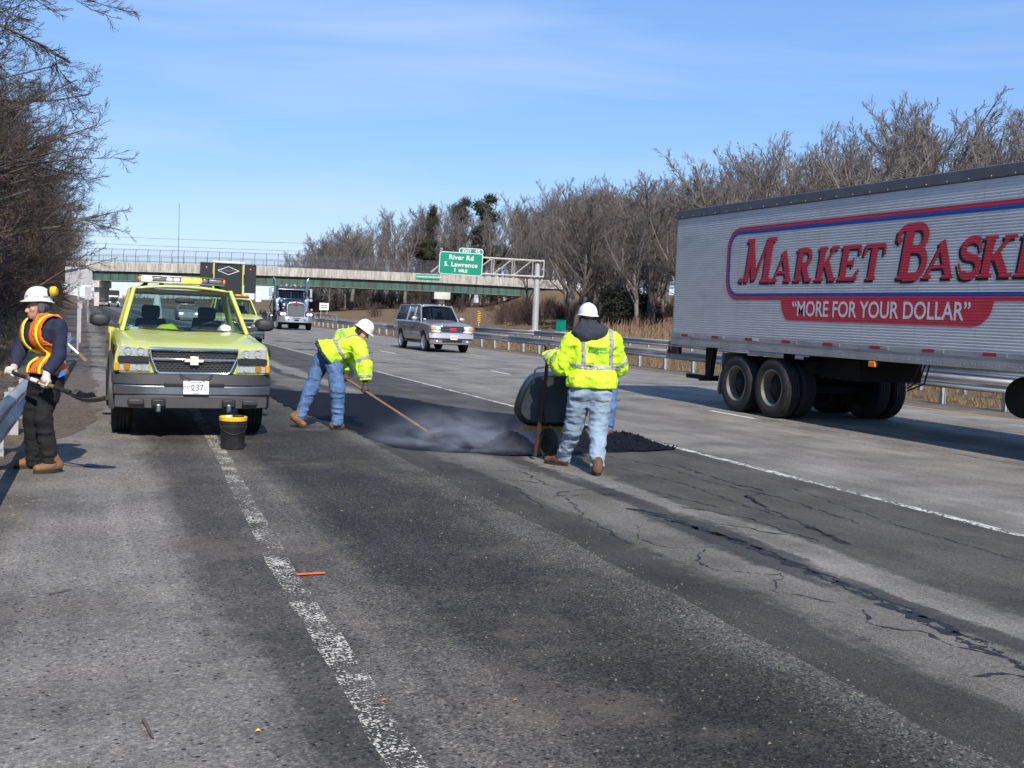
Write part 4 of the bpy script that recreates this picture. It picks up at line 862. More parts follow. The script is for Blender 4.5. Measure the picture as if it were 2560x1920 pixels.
for s in (-1, 1):
    g = MB(); g.box((s*0.585, -0.02, 2.75), (0.05, 0.08, 1.75)); g.build('board_post', 'lime', bd, bevel=0.008)
g = MB(); g.box((0, -0.03, 3.60), (1.28, 0.12, 0.06)); g.build('top_rail', 'white_plastic', bd, bevel=0.01)
dm = [(-0.43, 3.26), (0.0, 3.42), (0.43, 3.26), (0.0, 3.10)]
for k in range(4):
    p, q = dm[k], dm[(k+1) % 4]; g = MB(); g.tube([(p[0], -0.01, p[1]), (q[0], -0.01, q[1])], 0.014, 6); g.build('diamond_outline', 'white_plastic', bd)
text('lettering', 'MORRISON', 0.12, 'dull_chrome', bd, (0, -0.008, 3.26), (R_(90), 0, 0), extrude=0.003)
g = MB(); g.box((1.28, 0.3, 2.27), (0.26, 0.3, 0.44)); g.build('white_tank', 'white_plastic', bd, bevel=0.03)
g = MB(); g.box((0, 0.05, 1.15), (1.5, 0.5, 0.5)); g.build('board_base', 'lime', bd, bevel=0.02)
# ------------------------------------------------------------------ silver SUV
mat('silver', (0.40, 0.375, 0.36), 0.3, 0.55, 0.05, 2.0, coat=0.5)
mat('silver_light', (0.58, 0.55, 0.53), 0.3, 0.5, 0.05, 2.0, coat=0.4)
su = thing('suv', 'silver SUV with roof rails driving towards the camera', 'car', (14.05, 44.3, 0), R_(1)); su.scale = (0.96, 1, 1.04)
def ss(y, hz, ez, w=1.0, zb=0.40, zc=None):
    return (y, [(0.0, zb), (w-0.10, zb), (w-0.03, zb+0.10), (w, 0.72), (w-0.005, 0.92), (w-0.03, ez-0.05), (w-0.08, ez), (0.55, hz-0.02), (0.0, hz)])
loft_body('body', 'silver', su, [ss(-0.92, 1.10, 1.02, 0.93, 0.60), ss(-0.86, 1.14, 1.08, 0.96, 0.60), ss(-0.62, 1.17, 1.11, 0.985, 0.58), ss(-0.60, 1.17, 1.11, 0.985), ss(0.0, 1.22, 1.15), ss(0.72, 1.275, 1.19), ss(0.86, 1.20, 1.20), ss(3.4, 1.2, 1.21), ss(4.45, 1.2, 1.2, 0.985), ss(4.58, 1.15, 1.15, 0.93, 0.5)], ycut=[(0.0, 0.40, 0.47, 0.74), (3.30, 0.40, 0.47, 0.74)])
g = MB(); g.box((0, 1.9, 0.45), (1.4, 4.6, 0.3)); g.build('chassis', 'under', su)
for y in (0.0, 3.30):
    for s in (-1, 1): wheel(su, (s*0.86, y, 0.385), 0.385, 0.25, 'aluminium', s, 0.62, 24, 5)
RZ = 1.83
g = MB(); g.grid(lambda u, v: ((u-.5)*2*0.69, 1.22+3.03*v, RZ+0.055*math.sin(math.pi*u)**0.55-0.05*(1-v)**4-0.03*v**6), 14, 10); g.build('roof', 'silver', su, smooth=60, solid=0.04)
for s in (-1, 1):
    pillar('windshield_pillar', 'silver', su, (s*0.86, 0.72, 1.19), (s*0.70, 1.28, RZ-0.02), 0.06, 0.10)
    pillar('roof_side', 'silver', su, (s*0.70, 1.22, RZ-0.025), (s*0.70, 4.26, RZ-0.025), 0.08, 0.10)
    for y0, y1, d in ((1.72, 1.78, .10), (2.72, 2.76, .12), (4.42, 4.22, .12)): pillar('side_pillar', 'silver', su, (s*0.895, y0, 1.18), (s*0.705, y1, RZ-0.02), 0.07, d)
    for y0, y1, y2, y3 in ((0.84, 1.70, 1.76, 1.34), (1.80, 2.68, 2.72, 1.86), (2.80, 4.36, 4.18, 2.84)): pane('side_window', 'glass_dark', su, [(s*0.90, y0, 1.20), (s*0.90, y1, 1.20), (s*0.72, y2, RZ-0.05), (s*0.72, y3, RZ-0.05)])
    g = MB(); g.tube([(s*0.62, 1.3, RZ+0.05), (s*0.62, 1.4, RZ+0.10), (s*0.62, 4.0, RZ+0.09), (s*0.62, 4.15, RZ+0.04)], 0.02, 6); g.build('roof_rack_rail', 'black_plastic', su, smooth=60)
    for x in (1.45, 2.3, 3.2): g = MB(); g.box((s*0.62, x, RZ+0.06), (0.05, 0.12, 0.06)); g.build('roof_rack_foot', 'black', su)
    g = MB(); g.loft([[(s*(1.10+a*0.13*math.cos(t)), y, 1.30+a*0.085*math.sin(t)) for t in [k*math.pi/8 for k in range(16)]] for y, a in ((0.86, .6), (0.89, 0.95), (0.96, 1.0), (1.02, .9))]); g.build('door_mirror', 'silver_light', su, smooth=50)
    g = MB(); g.box((s*0.96, 0.98, 1.25), (0.2, 0.06, 0.05)); g.build('mirror_arm', 'black', su)
    for y in (1.58, 2.58): g = MB(); g.box((s*1.005, y, 1.0), (0.03, 0.18, 0.045)); g.build('door_handle', 'chrome', su, bevel=0.01)
    g = MB(); g.box((s*1.004, 1.62, 0.72), (0.02, 2.0, 0.06)); g.build('side_moulding', 'silver_light', su, bevel=0.008)
    g = MB(); g.box((s*0.93, 1.65, 0.36), (0.16, 2.2, 0.06)); g.build('running_board', 'black_plastic', su, bevel=0.02)
    for y in (1.74, 2.72): g = MB(); g.box((s*1.002, y, 0.92), (0.004, 0.012, 0.6)); g.build('door_seam', 'black', su)
    hl = bpy.data.objects.new('headlight', None); col.objects.link(hl); hl.parent = su
    g = MB(); g.box((s*0.70, -0.93, 0.965), (0.38, 0.06, 0.15)); g.build('lamp_bucket', 'reflector_bowl', hl, bevel=0.02)
    g = MB(); g.lathe([(0, 0.05), (0.02, 0.04)], (s*0.66, -0.985, 0.97), 'Y', 12); g.build('lamp', 'lamp_head' , hl)
    g = MB(); g.box((s*0.70, -0.985, 0.965), (0.37, 0.008, 0.14)); g.build('lens', 'lens_clear', hl)
    g = MB(); g.box((s*0.90, -0.905, 0.97), (0.10, 0.10, 0.14)); g.build('side_marker', 'amber_lens', hl, bevel=0.02)
    g = MB(); g.box((s*0.72, -0.955, 0.825), (0.36, 0.05, 0.085)); g.build('turn_signal', 'reflector_bowl', su, bevel=0.015)
    g = MB(); g.box((s*0.87, -0.95, 0.83), (0.09, 0.07, 0.08)); g.build('turn_signal_lens', 'amber_lens', su, bevel=0.015)
pane('windshield', 'glass_dark', su, [(-0.85, 0.72, 1.21), (0.85, 0.72, 1.21), (0.69, 1.27, RZ-0.03), (-0.69, 1.27, RZ-0.03)])
pane('rear_window', 'glass_dark', su, [(-0.80, 4.46, 1.22), (0.80, 4.46, 1.22), (0.68, 4.26, RZ-0.05), (-0.68, 4.26, RZ-0.05)])
g = MB(); g.box((0, 1.1, 1.1), (1.6, 0.5, 0.2)); g.build('dashboard', 'dash_dark', su)
for x in (-0.4, 0.4): seat(su, x, 1.6)
for x0, x1 in ((-0.6, 0.0), (0.1, 0.68)): g = MB(); g.tube([(x1, 0.69, 1.25), (x0, 0.75, 1.27)], 0.014, 5); g.build('wiper', 'black', su)
g = MB(); g.box((-0.68, 0.775, 1.28), (0.12, 0.01, 0.05)); g.build('sticker', 'sign_white', su)
gr = bpy.data.objects.new('grille', None); col.objects.link(gr); gr.parent = su
g = MB(); g.prism(rrect(-0.52, 0.52, 0.79, 1.045, 0.08), -0.955, -0.93, 'Y'); g.build('grille_backing', 'black', gr)
g = MB(); P = rrect(-0.53, 0.53, 0.78, 1.05, 0.09); g.tube([(x, -0.965, z) for x, z in P+[P[0]]], 0.03, 8); g.build('grille_frame', 'chrome', gr, smooth=50)
for k in range(3): g = MB(); g.box((0, -0.96, 0.85+0.065*k), (1.0, 0.012, 0.012)); g.build('grille_slat', 'dull_chrome', gr)
text('badge_lettering', 'GMC', 0.13, 'red_bright', gr, (0.02, -0.985, 0.92), (R_(90), 0, 0), extrude=0.008, offset=0.012) if mat('red_bright', (0.75, 0.02, 0.03), 0.35) else 0
def cbump(name, z0, z1, m, yf, hw, parent, d=0.14):
    g = MB(); g.loft([[(hw*u, yf+d*abs(u)**4, z0), (hw*u, yf+0.2, z0), (hw*u, yf+0.2, z1), (hw*u, yf+0.03+d*abs(u)**4, z1)] for u in [-1+k/10 for k in range(21)]]); return g.build(name, m, parent, bevel=0.015)
cbump('bumper', 0.56, 0.765, 'silver_light', -1.03, 1.0, su); cbump('lower_valance', 0.33, 0.555, 'valance_grey', -0.99, 0.97, su)
g = MB(); g.box((0, -1.0, 0.47), (0.9, 0.04, 0.08)); g.build('air_intake', 'black', su, bevel=0.02)
for s in (-1, 1): g = MB(); g.lathe([(0, .045), (.02, .04)], (s*0.68, -0.985, 0.45), 'Y', 12); g.build('fog_lamp', 'reflector_bowl', su)
g = MB(); g.box((0.05, -1.05, 0.60), (0.31, 0.012, 0.16)); pl = g.build('licence_plate', 'sign_white', su)
text('lettering', '42M 840', 0.075, 'plate_red', pl, (0.05, -1.058, 0.60), (R_(90), 0, 0), extrude=0.001, offset=0.003)

# ------------------------------------------------------------------ blue conventional tractor
mat('blue_paint', (0.016, 0.023, 0.078), 0.3, 0.1, 0.08, 2.0, coat=0.6)
kw = thing('truck_tractor', 'dark blue long nosed truck with twin chrome exhaust stacks', 'truck', (13.6, 77.6, 0))
g = MB(); g.box((0, 3.0, 0.85), (0.9, 7.5, 0.3)); g.box((0, 0.1, 0.45), (2.0, 0.2, 0.2)); g.build('chassis', 'under', kw)
for s in (-1, 1):
    wheel(kw, (s*1.02, 0, 0.52), 0.52, 0.29, 'aluminium', s, 0.55, 24, 8)
    for y in (4.9, 6.2): wheel(kw, (s*0.95, y, 0.52), 0.52, 0.56, 'dull_chrome', s, 0.55, 20, 8)
g = MB(); g.loft([[(-a, y, 0.75), (a, y, 0.75), (a, y, z-0.25), (a-0.13, y, z-0.05), (0.3, y, z), (-0.3, y, z), (-a+0.13, y, z-0.05), (-a, y, z-0.25)] for y, a, z in ((-0.72, 0.60, 1.93), (-0.60, 0.62, 1.97), (0.4, 0.70, 2.05), (1.35, 0.80, 2.14))]); g.build('bonnet', 'blue_paint', kw, smooth=35)
g = MB(); g.loft([[(-a, y, 0.9), (a, y, 0.9), (a, y, z-0.3), (a-0.1, y, z-0.05), (0, y, z), (-a+0.1, y, z-0.05), (-a, y, z-0.3)] for y, a, z in ((1.30, 0.92, 2.10), (1.36, 0.93, 2.12))]); g.build('firewall', 'blue_paint', kw)
for s in (-1, 1):   # fenders over the steering wheels
    g = MB(); g.loft([[(s*0.62, y, z), (s*1.2, y, z-0.03), (s*1.22, y, z-0.2), (s*1.2, y, max(0.62, z-0.55)), (s*0.62, y, max(0.62, z-0.55))] for y, z in ((-0.85, 1.15), (-0.78, 1.28), (-0.5, 1.32), (-0.1, 1.30), (0.35, 1.18), (0.62, 0.95))]); o = g.build('fender', 'blue_paint', kw, smooth=35)
    c = MB(); c.lathe([(-2, 0.58), (2, 0.58)], (0, 0, 0.52), 'X', 24); cc = c.build('cutter', 'under', kw); bpy.context.view_layer.update(); apply_cut(o, [cc]); bpy.data.objects.remove(cc)
    hl = bpy.data.objects.new('headlight', None); col.objects.link(hl); hl.parent = kw
    g = MB(); g.box((s*0.90, -0.88, 1.08), (0.42, 0.12, 0.20)); g.build('lamp_housing', 'chrome', hl, bevel=0.03)
    for x in (0.80, 1.0): g = MB(); g.lathe([(0, .085), (.02, .08)], (s*x, -0.955, 1.08), 'Y', 14); g.build('lamp', 'lamp_white', hl)
    g = MB(); g.lathe([(1.0, 0.10), (2.35, 0.10), (2.37, 0.075)], (s*1.12, 1.55, 0), 'Z', 14); g.build('muffler', 'chrome', kw, smooth=40)
    g = MB(); g.tube([(s*1.12, 1.55, 2.3), (s*1.12, 1.55, 3.35), (s*1.15, 1.57, 3.45), (s*1.24, 1.62, 3.6)], 0.065, 10); g.build('exhaust_stack', 'chrome', kw, smooth=50)
    g = MB(); g.lathe([(0.95, 0.2), (2.05, 0.2), (2.15, 0.12)], (s*1.02, 1.10, 0), 'Z', 16); g.build('air_cleaner', 'chrome', kw, smooth=40)
    mrr = bpy.data.objects.new('mirror', None); col.objects.link(mrr); mrr.parent = kw
    g = MB(); g.box((s*1.42, 1.5, 2.58), (0.18, 0.08, 0.62)); g.build('mirror_head', 'chrome', mrr, bevel=0.02)
    for z in (2.3, 2.88): g = MB(); g.tube([(s*0.95, 1.6, z), (s*1.42, 1.5, z)], 0.02, 5); g.build('mirror_arm', 'chrome', mrr)
    for x, y, z, r in ((1.0, 0.35, 2.12, 0.10), (0.86, 0.2, 1.98, 0.07), (1.42, 1.4, 2.1, 0.11)): g = MB(); g.lathe([(0, r), (0.03, r*0.98), (0.07, r*0.6), (0.08, 0.01)], (s*x, y, z), 'Y', 14); g.build('spot_mirror', 'chrome', kw, smooth=50)
    g = MB(); g.tube([(s*1.0, 0.36, 2.05), (s*0.70, 0.1, 1.55)], 0.02, 5); g.build('mirror_stay', 'chrome', kw)
    g = MB(); g.tube([(s*1.2, 0.9, 1.3), (s*1.05, 1.3, 2.75)], 0.018, 5); g.build('grab_rail', 'chrome', kw)
    g = MB(); g.box((s*1.15, -0.3, 1.42), (0.14, 0.14, 0.16)); g.build('marker_lamp', 'amber_lens', kw, bevel=0.03)
g = MB(); P = [(-0.60, 0.80), (-0.60, 1.72), (-0.45, 1.84), (0, 1.90), (0.45, 1.84), (0.60, 1.72), (0.60, 0.80)]; g.tube([(x, -0.76, z) for x, z in P+[P[0]]], 0.06, 8); g.build('grille_surround', 'aluminium', kw, smooth=50)
g = MB(); g.box((0, -0.735, 1.3), (1.12, 0.02, 1.0)); g.build('grille_backing', 'grille_grey', kw) if mat('grille_grey', (0.12, 0.12, 0.115), 0.6, 0.3) else 0
for k in range(17): g = MB(); g.box((-0.48+0.06*k, -0.755, 1.24), (0.026, 0.02, 0.80)); g.build('grille_bar', 'dull_chrome', kw)
g = MB(); g.prism([(-.07, 1.72), (.07, 1.72), (.09, 1.90), (0, 1.95), (-.09, 1.90)], -0.83, -0.80, 'Y'); g.build('badge', 'red_lens', kw)
g = MB(); g.loft([[(1.28*u, -1.12+0.35*max(0, abs(u)-0.62)/0.38, 0.52), (1.28*u, -0.80+0.1*abs(u), 0.52), (1.28*u, -0.80+0.1*abs(u), 0.90), (1.28*u, -1.12+0.35*max(0, abs(u)-0.62)/0.38, 0.90)] for u in (-1, -.62, -.3, 0, .3, .62, 1)]); bmp = g.build('bumper', 'aluminium', kw, bevel=0.02)
g = MB(); g.box((0, -1.13, 0.68), (0.32, 0.03, 0.12)); g.build('tow_recess', 'black', bmp, bevel=0.02)
g = MB(); g.box((0, -1.13, 0.83), (0.52, 0.03, 0.05)); g.build('step_slot', 'black', bmp)
for x in (-0.55, 0.55): g = MB(); g.lathe([(0, .045), (.02, .04)], (x, -1.14, 0.70), 'Y', 12); g.build('tow_pin_hole', 'black', bmp)
g = MB(); g.loft([[(-a, y, 1.0), (a, y, 1.0), (a, y, 2.18), (-a, y, 2.18)] for y, a in ((1.36, 0.95), (2.9, 1.0))]); g.build('cab_lower', 'blue_paint', kw, bevel=0.04)
for s in (-1, 1):
    pillar('cab_pillar', 'blue_paint', kw, (s*0.93, 1.42, 2.15), (s*0.86, 1.62, 2.82), 0.09, 0.12); pillar('cab_pillar', 'blue_paint', kw, (s*0.97, 2.8, 2.15), (s*0.92, 2.8, 2.85), 0.1, 0.2)
    pane('side_window', 'glass_dark', kw, [(s*0.965, 1.55, 2.18), (s*0.98, 2.7, 2.18), (s*0.93, 2.7, 2.8), (s*0.89, 1.7, 2.8)])
    pane('windshield', 'glass', kw, [(s*0.02, 1.36, 2.17), (s*0.90, 1.42, 2.17), (s*0.83, 1.60, 2.80), (s*0.02, 1.54, 2.80)])
g = MB(); g.box((0, 2.84, 2.5), (1.8, 0.06, 0.7)); g.build('cab_back', 'grey_trim', kw) if mat('grey_trim', (0.22, 0.23, 0.22), 0.8) else 0
pillar('windshield_bar', 'blue_paint', kw, (0, 1.36, 2.15), (0, 1.54, 2.82), 0.05, 0.05)
g = MB(); g.loft([[(-a, y, 2.80), (a, y, 2.80), (a*0.97, y, z), (0, y, z+0.05), (-a*0.97, y, z)] for y, a, z in ((1.45, 0.95, 2.90), (1.6, 0.98, 2.98), (2.9, 0.98, 3.0))]); g.build('cab_roof', 'blue_paint', kw, smooth=40)
g = MB(); g.hexa([(-.9, 1.28, 2.78), (.9, 1.28, 2.78), (.92, 1.55, 2.82), (-.92, 1.55, 2.82), (-.9, 1.28, 2.81), (.9, 1.28, 2.81), (.92, 1.55, 2.90), (-.92, 1.55, 2.90)]); g.build('sun_visor', 'aluminium', kw, bevel=0.01)
for x in (-.7, -.35, 0, .35, .7): g = MB(); g.lathe([(3.0, .05), (3.06, .04), (3.08, 0.01)], (x, 1.6, 0), 'Z', 10); g.build('roof_marker_lamp', 'amber_lens', kw)
for x in (-.28, .30): g = MB(); g.lathe([(0, .07), (0.2, 0.05)], (x, 1.7, 3.12), 'Y', 10); g.build('roof_horn', 'chrome', kw)
for k in range(2): g = MB(); g.tube([(-0.9-0.1*k, 3.1, 2.6), (-1.0, 3.3, 2.1), (-1.15, 3.6, 1.5), (-0.9, 4.2, 1.1)], 0.03, 6); g.build('air_hose', 'black', kw, smooth=60)
g = MB(); g.box((0, 5.5, 1.1), (1.1, 1.0, 0.12)); g.build('fifth_wheel', 'under', kw)
g = MB(); g.box((-1.0, 3.4, 0.75), (0.5, 1.2, 0.5)); g.build('fuel_tank', 'dull_chrome', kw, bevel=0.12, seg=3)

# ------------------------------------------------------------------ corrugated semitrailer (local x runs forward, y across from the near side)
tr = thing('semi_trailer', 'long silver corrugated semitrailer with a red Market Basket logo', 'trailer', (11.55, 20.62, 0), R_(-90))
L_TR, W_TR, ZF, ZT = 14.6, 2.58, 1.18, 3.95
mat('trailer_skin', (0.78, 0.77, 0.755), 0.38, 0.25, 0.06, 1.2, dirt=(0.55, 0.54, 0.53), dirt_amt=0.6, dirt_scale=1.3, stretch=(0.6, 0.6, 2), rvar=0.06)
mat('trailer_rail', (0.58, 0.58, 0.585), 0.42, 0.6, 0.12, 2.0, dirt=(0.2, 0.19, 0.18), dirt_amt=0.55, stretch=(0.5, 1, 1))
mat('trailer_toprail', (0.17, 0.17, 0.18), 0.5, 0.4, 0.15, 2.0, dirt=(0.09, 0.09, 0.09), dirt_amt=0.5)
NR, z0, z1 = 54, 1.425, 3.785; pz = (z1-z0)/NR
def ribs(y, sgn):
    prof = []
    for k in range(NR):
        za = z0+k*pz; prof += [(0.0, za), (0.0, za+pz*0.45), (0.009, za+pz*0.58), (0.009, za+pz*0.87)]
    prof.append((0.0, z1)); return prof
k = 0
for s_ in np.arange(0, L_TR-0.01, 1.2167):   # riveted side sheets
    g = MB(); P = ribs(0, 1); a, b_ = s_, s_+1.2167-0.004
    g.loft([[(q, -x, z) for x, z in P] for q in (a, b_)], closed=False); g.build('side_sheet', 'trailer_skin', tr)
    g = MB(); g.add([(a, W_TR, z0), (b_, W_TR, z0), (b_, W_TR, z1), (a, W_TR, z1)], [(0, 1, 2, 3)]); g.build('side_sheet', 'trailer_skin', tr)
g = MB(); g.box((L_TR/2, W_TR/2, 2.6), (L_TR-0.02, W_TR-0.08, 2.45)); g.build('cargo_box', 'trailer_rail', tr)
g = MB(); g.box((L_TR/2, -0.006, 3.875), (L_TR+0.02, 0.05, 0.17)); g.build('top_rail', 'trailer_toprail', tr, bevel=0.012)
g = MB(); g.box((L_TR/2, W_TR+0.006, 3.875), (L_TR+0.02, 0.05, 0.17)); g.build('top_rail', 'trailer_toprail', tr, bevel=0.012)
g = MB(); g.box((L_TR/2, W_TR/2, 3.955), (L_TR, W_TR-0.04, 0.02)); g.build('roof', 'trailer_skin', tr)
for y in (-0.008, W_TR+0.008): g = MB(); g.box((L_TR/2, y, 1.30), (L_TR+0.02, 0.04, 0.245)); g.build('bottom_rail', 'trailer_rail', tr, bevel=0.008)
g = MB(); g.box((L_TR/2, -0.031, 1.345), (L_TR, 0.006, 0.012)); g.build('rail_lip', 'trailer_rail', tr)
g = MB(); g.box((L_TR/2, W_TR/2, 1.22), (L_TR-0.05, W_TR-0.12, 0.10)); g.build('floor', 'under', tr)
riv = MB(); riv.lathe([(0, 0.012), (0.006, 0.009), (0.008, 0.002)], axis='Y', n=8); RIV = riv.mesh('rivet')
for i in range(56):
    for j in (0, 1):
        share('rivet', RIV, 'trailer_toprail', tr, (0.16+0.22*i+0.06*j, -0.036, 1.235), (R_(180), 0, 0))
for i in range(30): share('rivet', RIV, 'black', tr, (0.25+0.42*i, -0.040, 3.815), (R_(180), 0, 0), (1.3, 1.3, 1.3))
mat('refl_red', (0.42, 0.03, 0.04), 0.4); mat('refl_white', (0.62, 0.62, 0.62), 0.4)
for i in range(12):
    x = 0.57+1.18*i; g = MB(); g.box((x, -0.033, 1.388), (0.24, 0.006, 0.05)); g.build('reflective_tape_red', 'refl_red', tr)
    g = MB(); g.box((x+0.22, -0.033, 1.388), (0.18, 0.006, 0.05)); g.build('reflective_tape_white', 'refl_white' if i == 2 else 'trailer_rail', tr)
g = MB(); g.box((0.012, W_TR/2, 2.56), (0.05, W_TR, 2.8)); g.build('rear_door', 'black', tr, bevel=0.01)
g = MB(); g.box((0.10, 0.02, 1.06), (0.42, 0.10, 0.14)); g.build('rear_light_box', 'under', tr)
g = MB(); g.box((0.03, 0.0, 1.10), (0.03, 0.08, 0.06)); g.build('tail_light', 'red_lens', tr)
for y in (0.35, W_TR-0.35): g = MB(); g.hexa([(0.9, y-.05, 0.5), (1.05, y-.05, 0.5), (1.05, y+.05, 0.5), (0.9, y+.05, 0.5), (0.88, y-.05, 1.2), (1.18, y-.05, 1.2), (1.18, y+.05, 1.2), (0.88, y+.05, 1.2)]); g.build('bumper_upright', 'under', tr)
g = MB(); g.box((0.95, W_TR/2, 0.53), (0.10, W_TR-0.3, 0.10)); g.build('underride_bar', 'under', tr); g = MB(); g.box((0.45, 0.45, 0.53), (1.0, 0.08, 0.09)); g.build('underride_stay', 'under', tr)
for x in (2.52, 3.69):
    ax = bpy.data.objects.new('axle', None); col.objects.link(ax); ax.parent = tr; ax.location = (x, W_TR/2, 0.53)
    g = MB(); g.tube([(0, -1.0, 0), (0, 1.0, 0)], 0.07, 10); g.build('axle_beam', 'under', ax)
    for y, s in ((0.30, 1), (W_TR-0.30, -1)):
        for dy in (-0.17, 0.17):
            w_ = wheel(tr, (x, y+dy, 0.535), 0.535, 0.29, 'rim_white' if 'rim_white' in MATS else mat('rim_white', (0.15, 0.145, 0.125), 0.6, 0.1, 0.2, 8, dirt=(0.12, 0.10, 0.08), dirt_amt=0.6) and 'rim_white', 1, 0.56, 32, 0)
            if True:
                for ch in list(w_.children):
                    if ch.name.startswith('rim'): bpy.data.objects.remove(ch)
                g = MB(); g.lathe([(0.125, 0.345), (0.131, 0.318), (0.08, 0.292), (-0.06, 0.280)], axis='X', n=32, cap=False); ri = g.build('rim', 'rim_white', w_, smooth=30)
                g = MB(); g.lathe([(-0.05, 0.282), (-0.03, 0.18), (0.02, 0.14), (0.07, 0.10), (0.08, 0.01)], axis='X', n=24, cap=False); g.build('hub', 'under', ri, smooth=30)
            w_.rotation_euler = (0, 0, R_(-90) if dy*s < 0 else R_(90))
g = MB(); g.box((3.1, 0.55, 0.95), (2.4, 0.16, 0.22)); g.box((3.1, W_TR-0.55, 0.95), (2.4, 0.16, 0.22)); g.box((3.1, W_TR/2, 0.8), (0.3, 1.6, 0.25)); g.box((4.6, W_TR/2, 0.95), (1.4, 1.3, 0.35)); g.build('bogie_frame', 'under', tr)
for y in (0.28, W_TR-0.28):
    g = MB(); g.hexa([(1.86, y-.28, .28), (1.88, y-.28, .28), (1.88, y+.28, .28), (1.86, y+.28, .28), (2.0, y-.28, 1.10), (2.02, y-.28, 1.10), (2.02, y+.28, 1.10), (2.0, y+.28, 1.10)]); g.build('mud_flap', 'flap_grey' if 'flap_grey' in MATS else mat('flap_grey', (0.16, 0.15, 0.14), 0.7) and 'flap_grey', tr)
g = MB(); g.box((6.42, -0.01, 1.12), (0.16, 0.06, 0.09)); g.build('side_marker_lamp', 'amber_lens', tr, bevel=0.015)
for k in range(3):
    g = MB(); g.tube([(6.9+0.1*k, 0.5, 1.15), (6.75+0.1*k, 0.55, 0.95-0.05*k), (6.3, 0.8, 0.80-0.05*k)], 0.014, 5); g.build('air_line', 'black', tr, smooth=60)
g = MB(); g.lathe([(0.55, 0.10), (0.58, 0.26), (0.65, 0.29), (1.75, 0.29), (1.82, 0.26), (1.85, 0.1)], (8.80, 0, 0.80), 'Y', 24); g.build('under_tank', 'under', tr, smooth=40)
for y in (0.5, W_TR-0.5): g = MB(); g.box((11.2, y, 0.8), (0.14, 0.14, 0.9)); g.box((11.2, y, 0.34), (0.32, 0.3, 0.04)); g.build('landing_leg', 'under', tr)
# ---- painted logo on the near side
def deco(name, c, rough=0.42):
    m, n, l, b = nmat(name); co = n.new('ShaderNodeTexCoord'); sp = n.new('ShaderNodeSeparateXYZ'); l.new(co.outputs['Object'], sp.inputs[0])
    f = math_(n, l, 'FRACT', math_(n, l, 'DIVIDE', math_(n, l, 'SUBTRACT', sp.outputs['Z'], z0), pz))
    r = ramp(n, l, f, [(0.0, (0, 0, 0)), (0.45, (0, 0, 0)), (0.58, (1, 1, 1)), (0.87, (1, 1, 1)), (1.0, (0, 0, 0))])
    bp = n.new('ShaderNodeBump'); bp.inputs['Strength'].default_value = 1.0; bp.inputs['Distance'].default_value = 0.009; l.new(r, bp.inputs['Height']); l.new(bp.outputs[0], b.inputs['Normal'])
    l.new(mixc(n, l, noise(n, l, co.outputs['Object'], 5.0), tuple(x*0.85 for x in c), tuple(min(1, x*1.1) for x in c)), b.inputs['Base Color']); b.inputs['Roughness'].default_value = rough
deco('logo_red', (0.60, 0.04, 0.065)); deco('logo_blue', (0.02, 0.085, 0.38)); deco('logo_black', (0.02, 0.02, 0.025)); deco('logo_white', (0.74, 0.73, 0.72))
def sheet(name, poly, m, y, parent=tr):
    g = MB(); g.add([(x, -y, z) for x, z in poly], [tuple(range(len(poly)))]); return g.build(name, m, parent)
def band(name, A, B, m, y):
    g = MB(); nA = len(A); g.add([(x, -y, z) for x, z in A]+[(x, -y, z) for x, z in B], [(i, (i+1) % nA, nA+(i+1) % nA, nA+i) for i in range(nA)]); g.build(name, m, tr)
A = rrect(2.0, 11.35, 2.115, 3.475, 0.40, 8); B = rrect(2.065, 11.285, 2.18, 3.41, 0.34, 8); C_ = rrect(2.125, 11.225, 2.24, 3.35, 0.28, 8)
band('logo_border_red', A, B, 'logo_red', 0.0115); band('logo_border_blue', B, C_, 'logo_blue', 0.0115)
PR = [(3.85, 2.135), (3.90, 1.95)] + [(4.25+0.2*math.cos(R_(a)) - 0.12, 1.96+0.2*math.sin(R_(a))) for a in (200, 220, 240, 255, 270)] + [(8.45, 1.755), (8.62, 1.80), (8.75, 1.90), (8.80, 2.0), (8.83, 2.135)]
sheet('slogan_panel', PR, 'logo_red', 0.0125)
text('slogan_lettering', '\u201cMORE FOR YOUR DOLLAR\u201d', 0.365, 'logo_white', tr, (6.31, -0.0150, 1.955), (R_(90), 0, 0), extrude=0.0, offset=0.006, spacing=0.99).scale = (0.905, 1, 1)
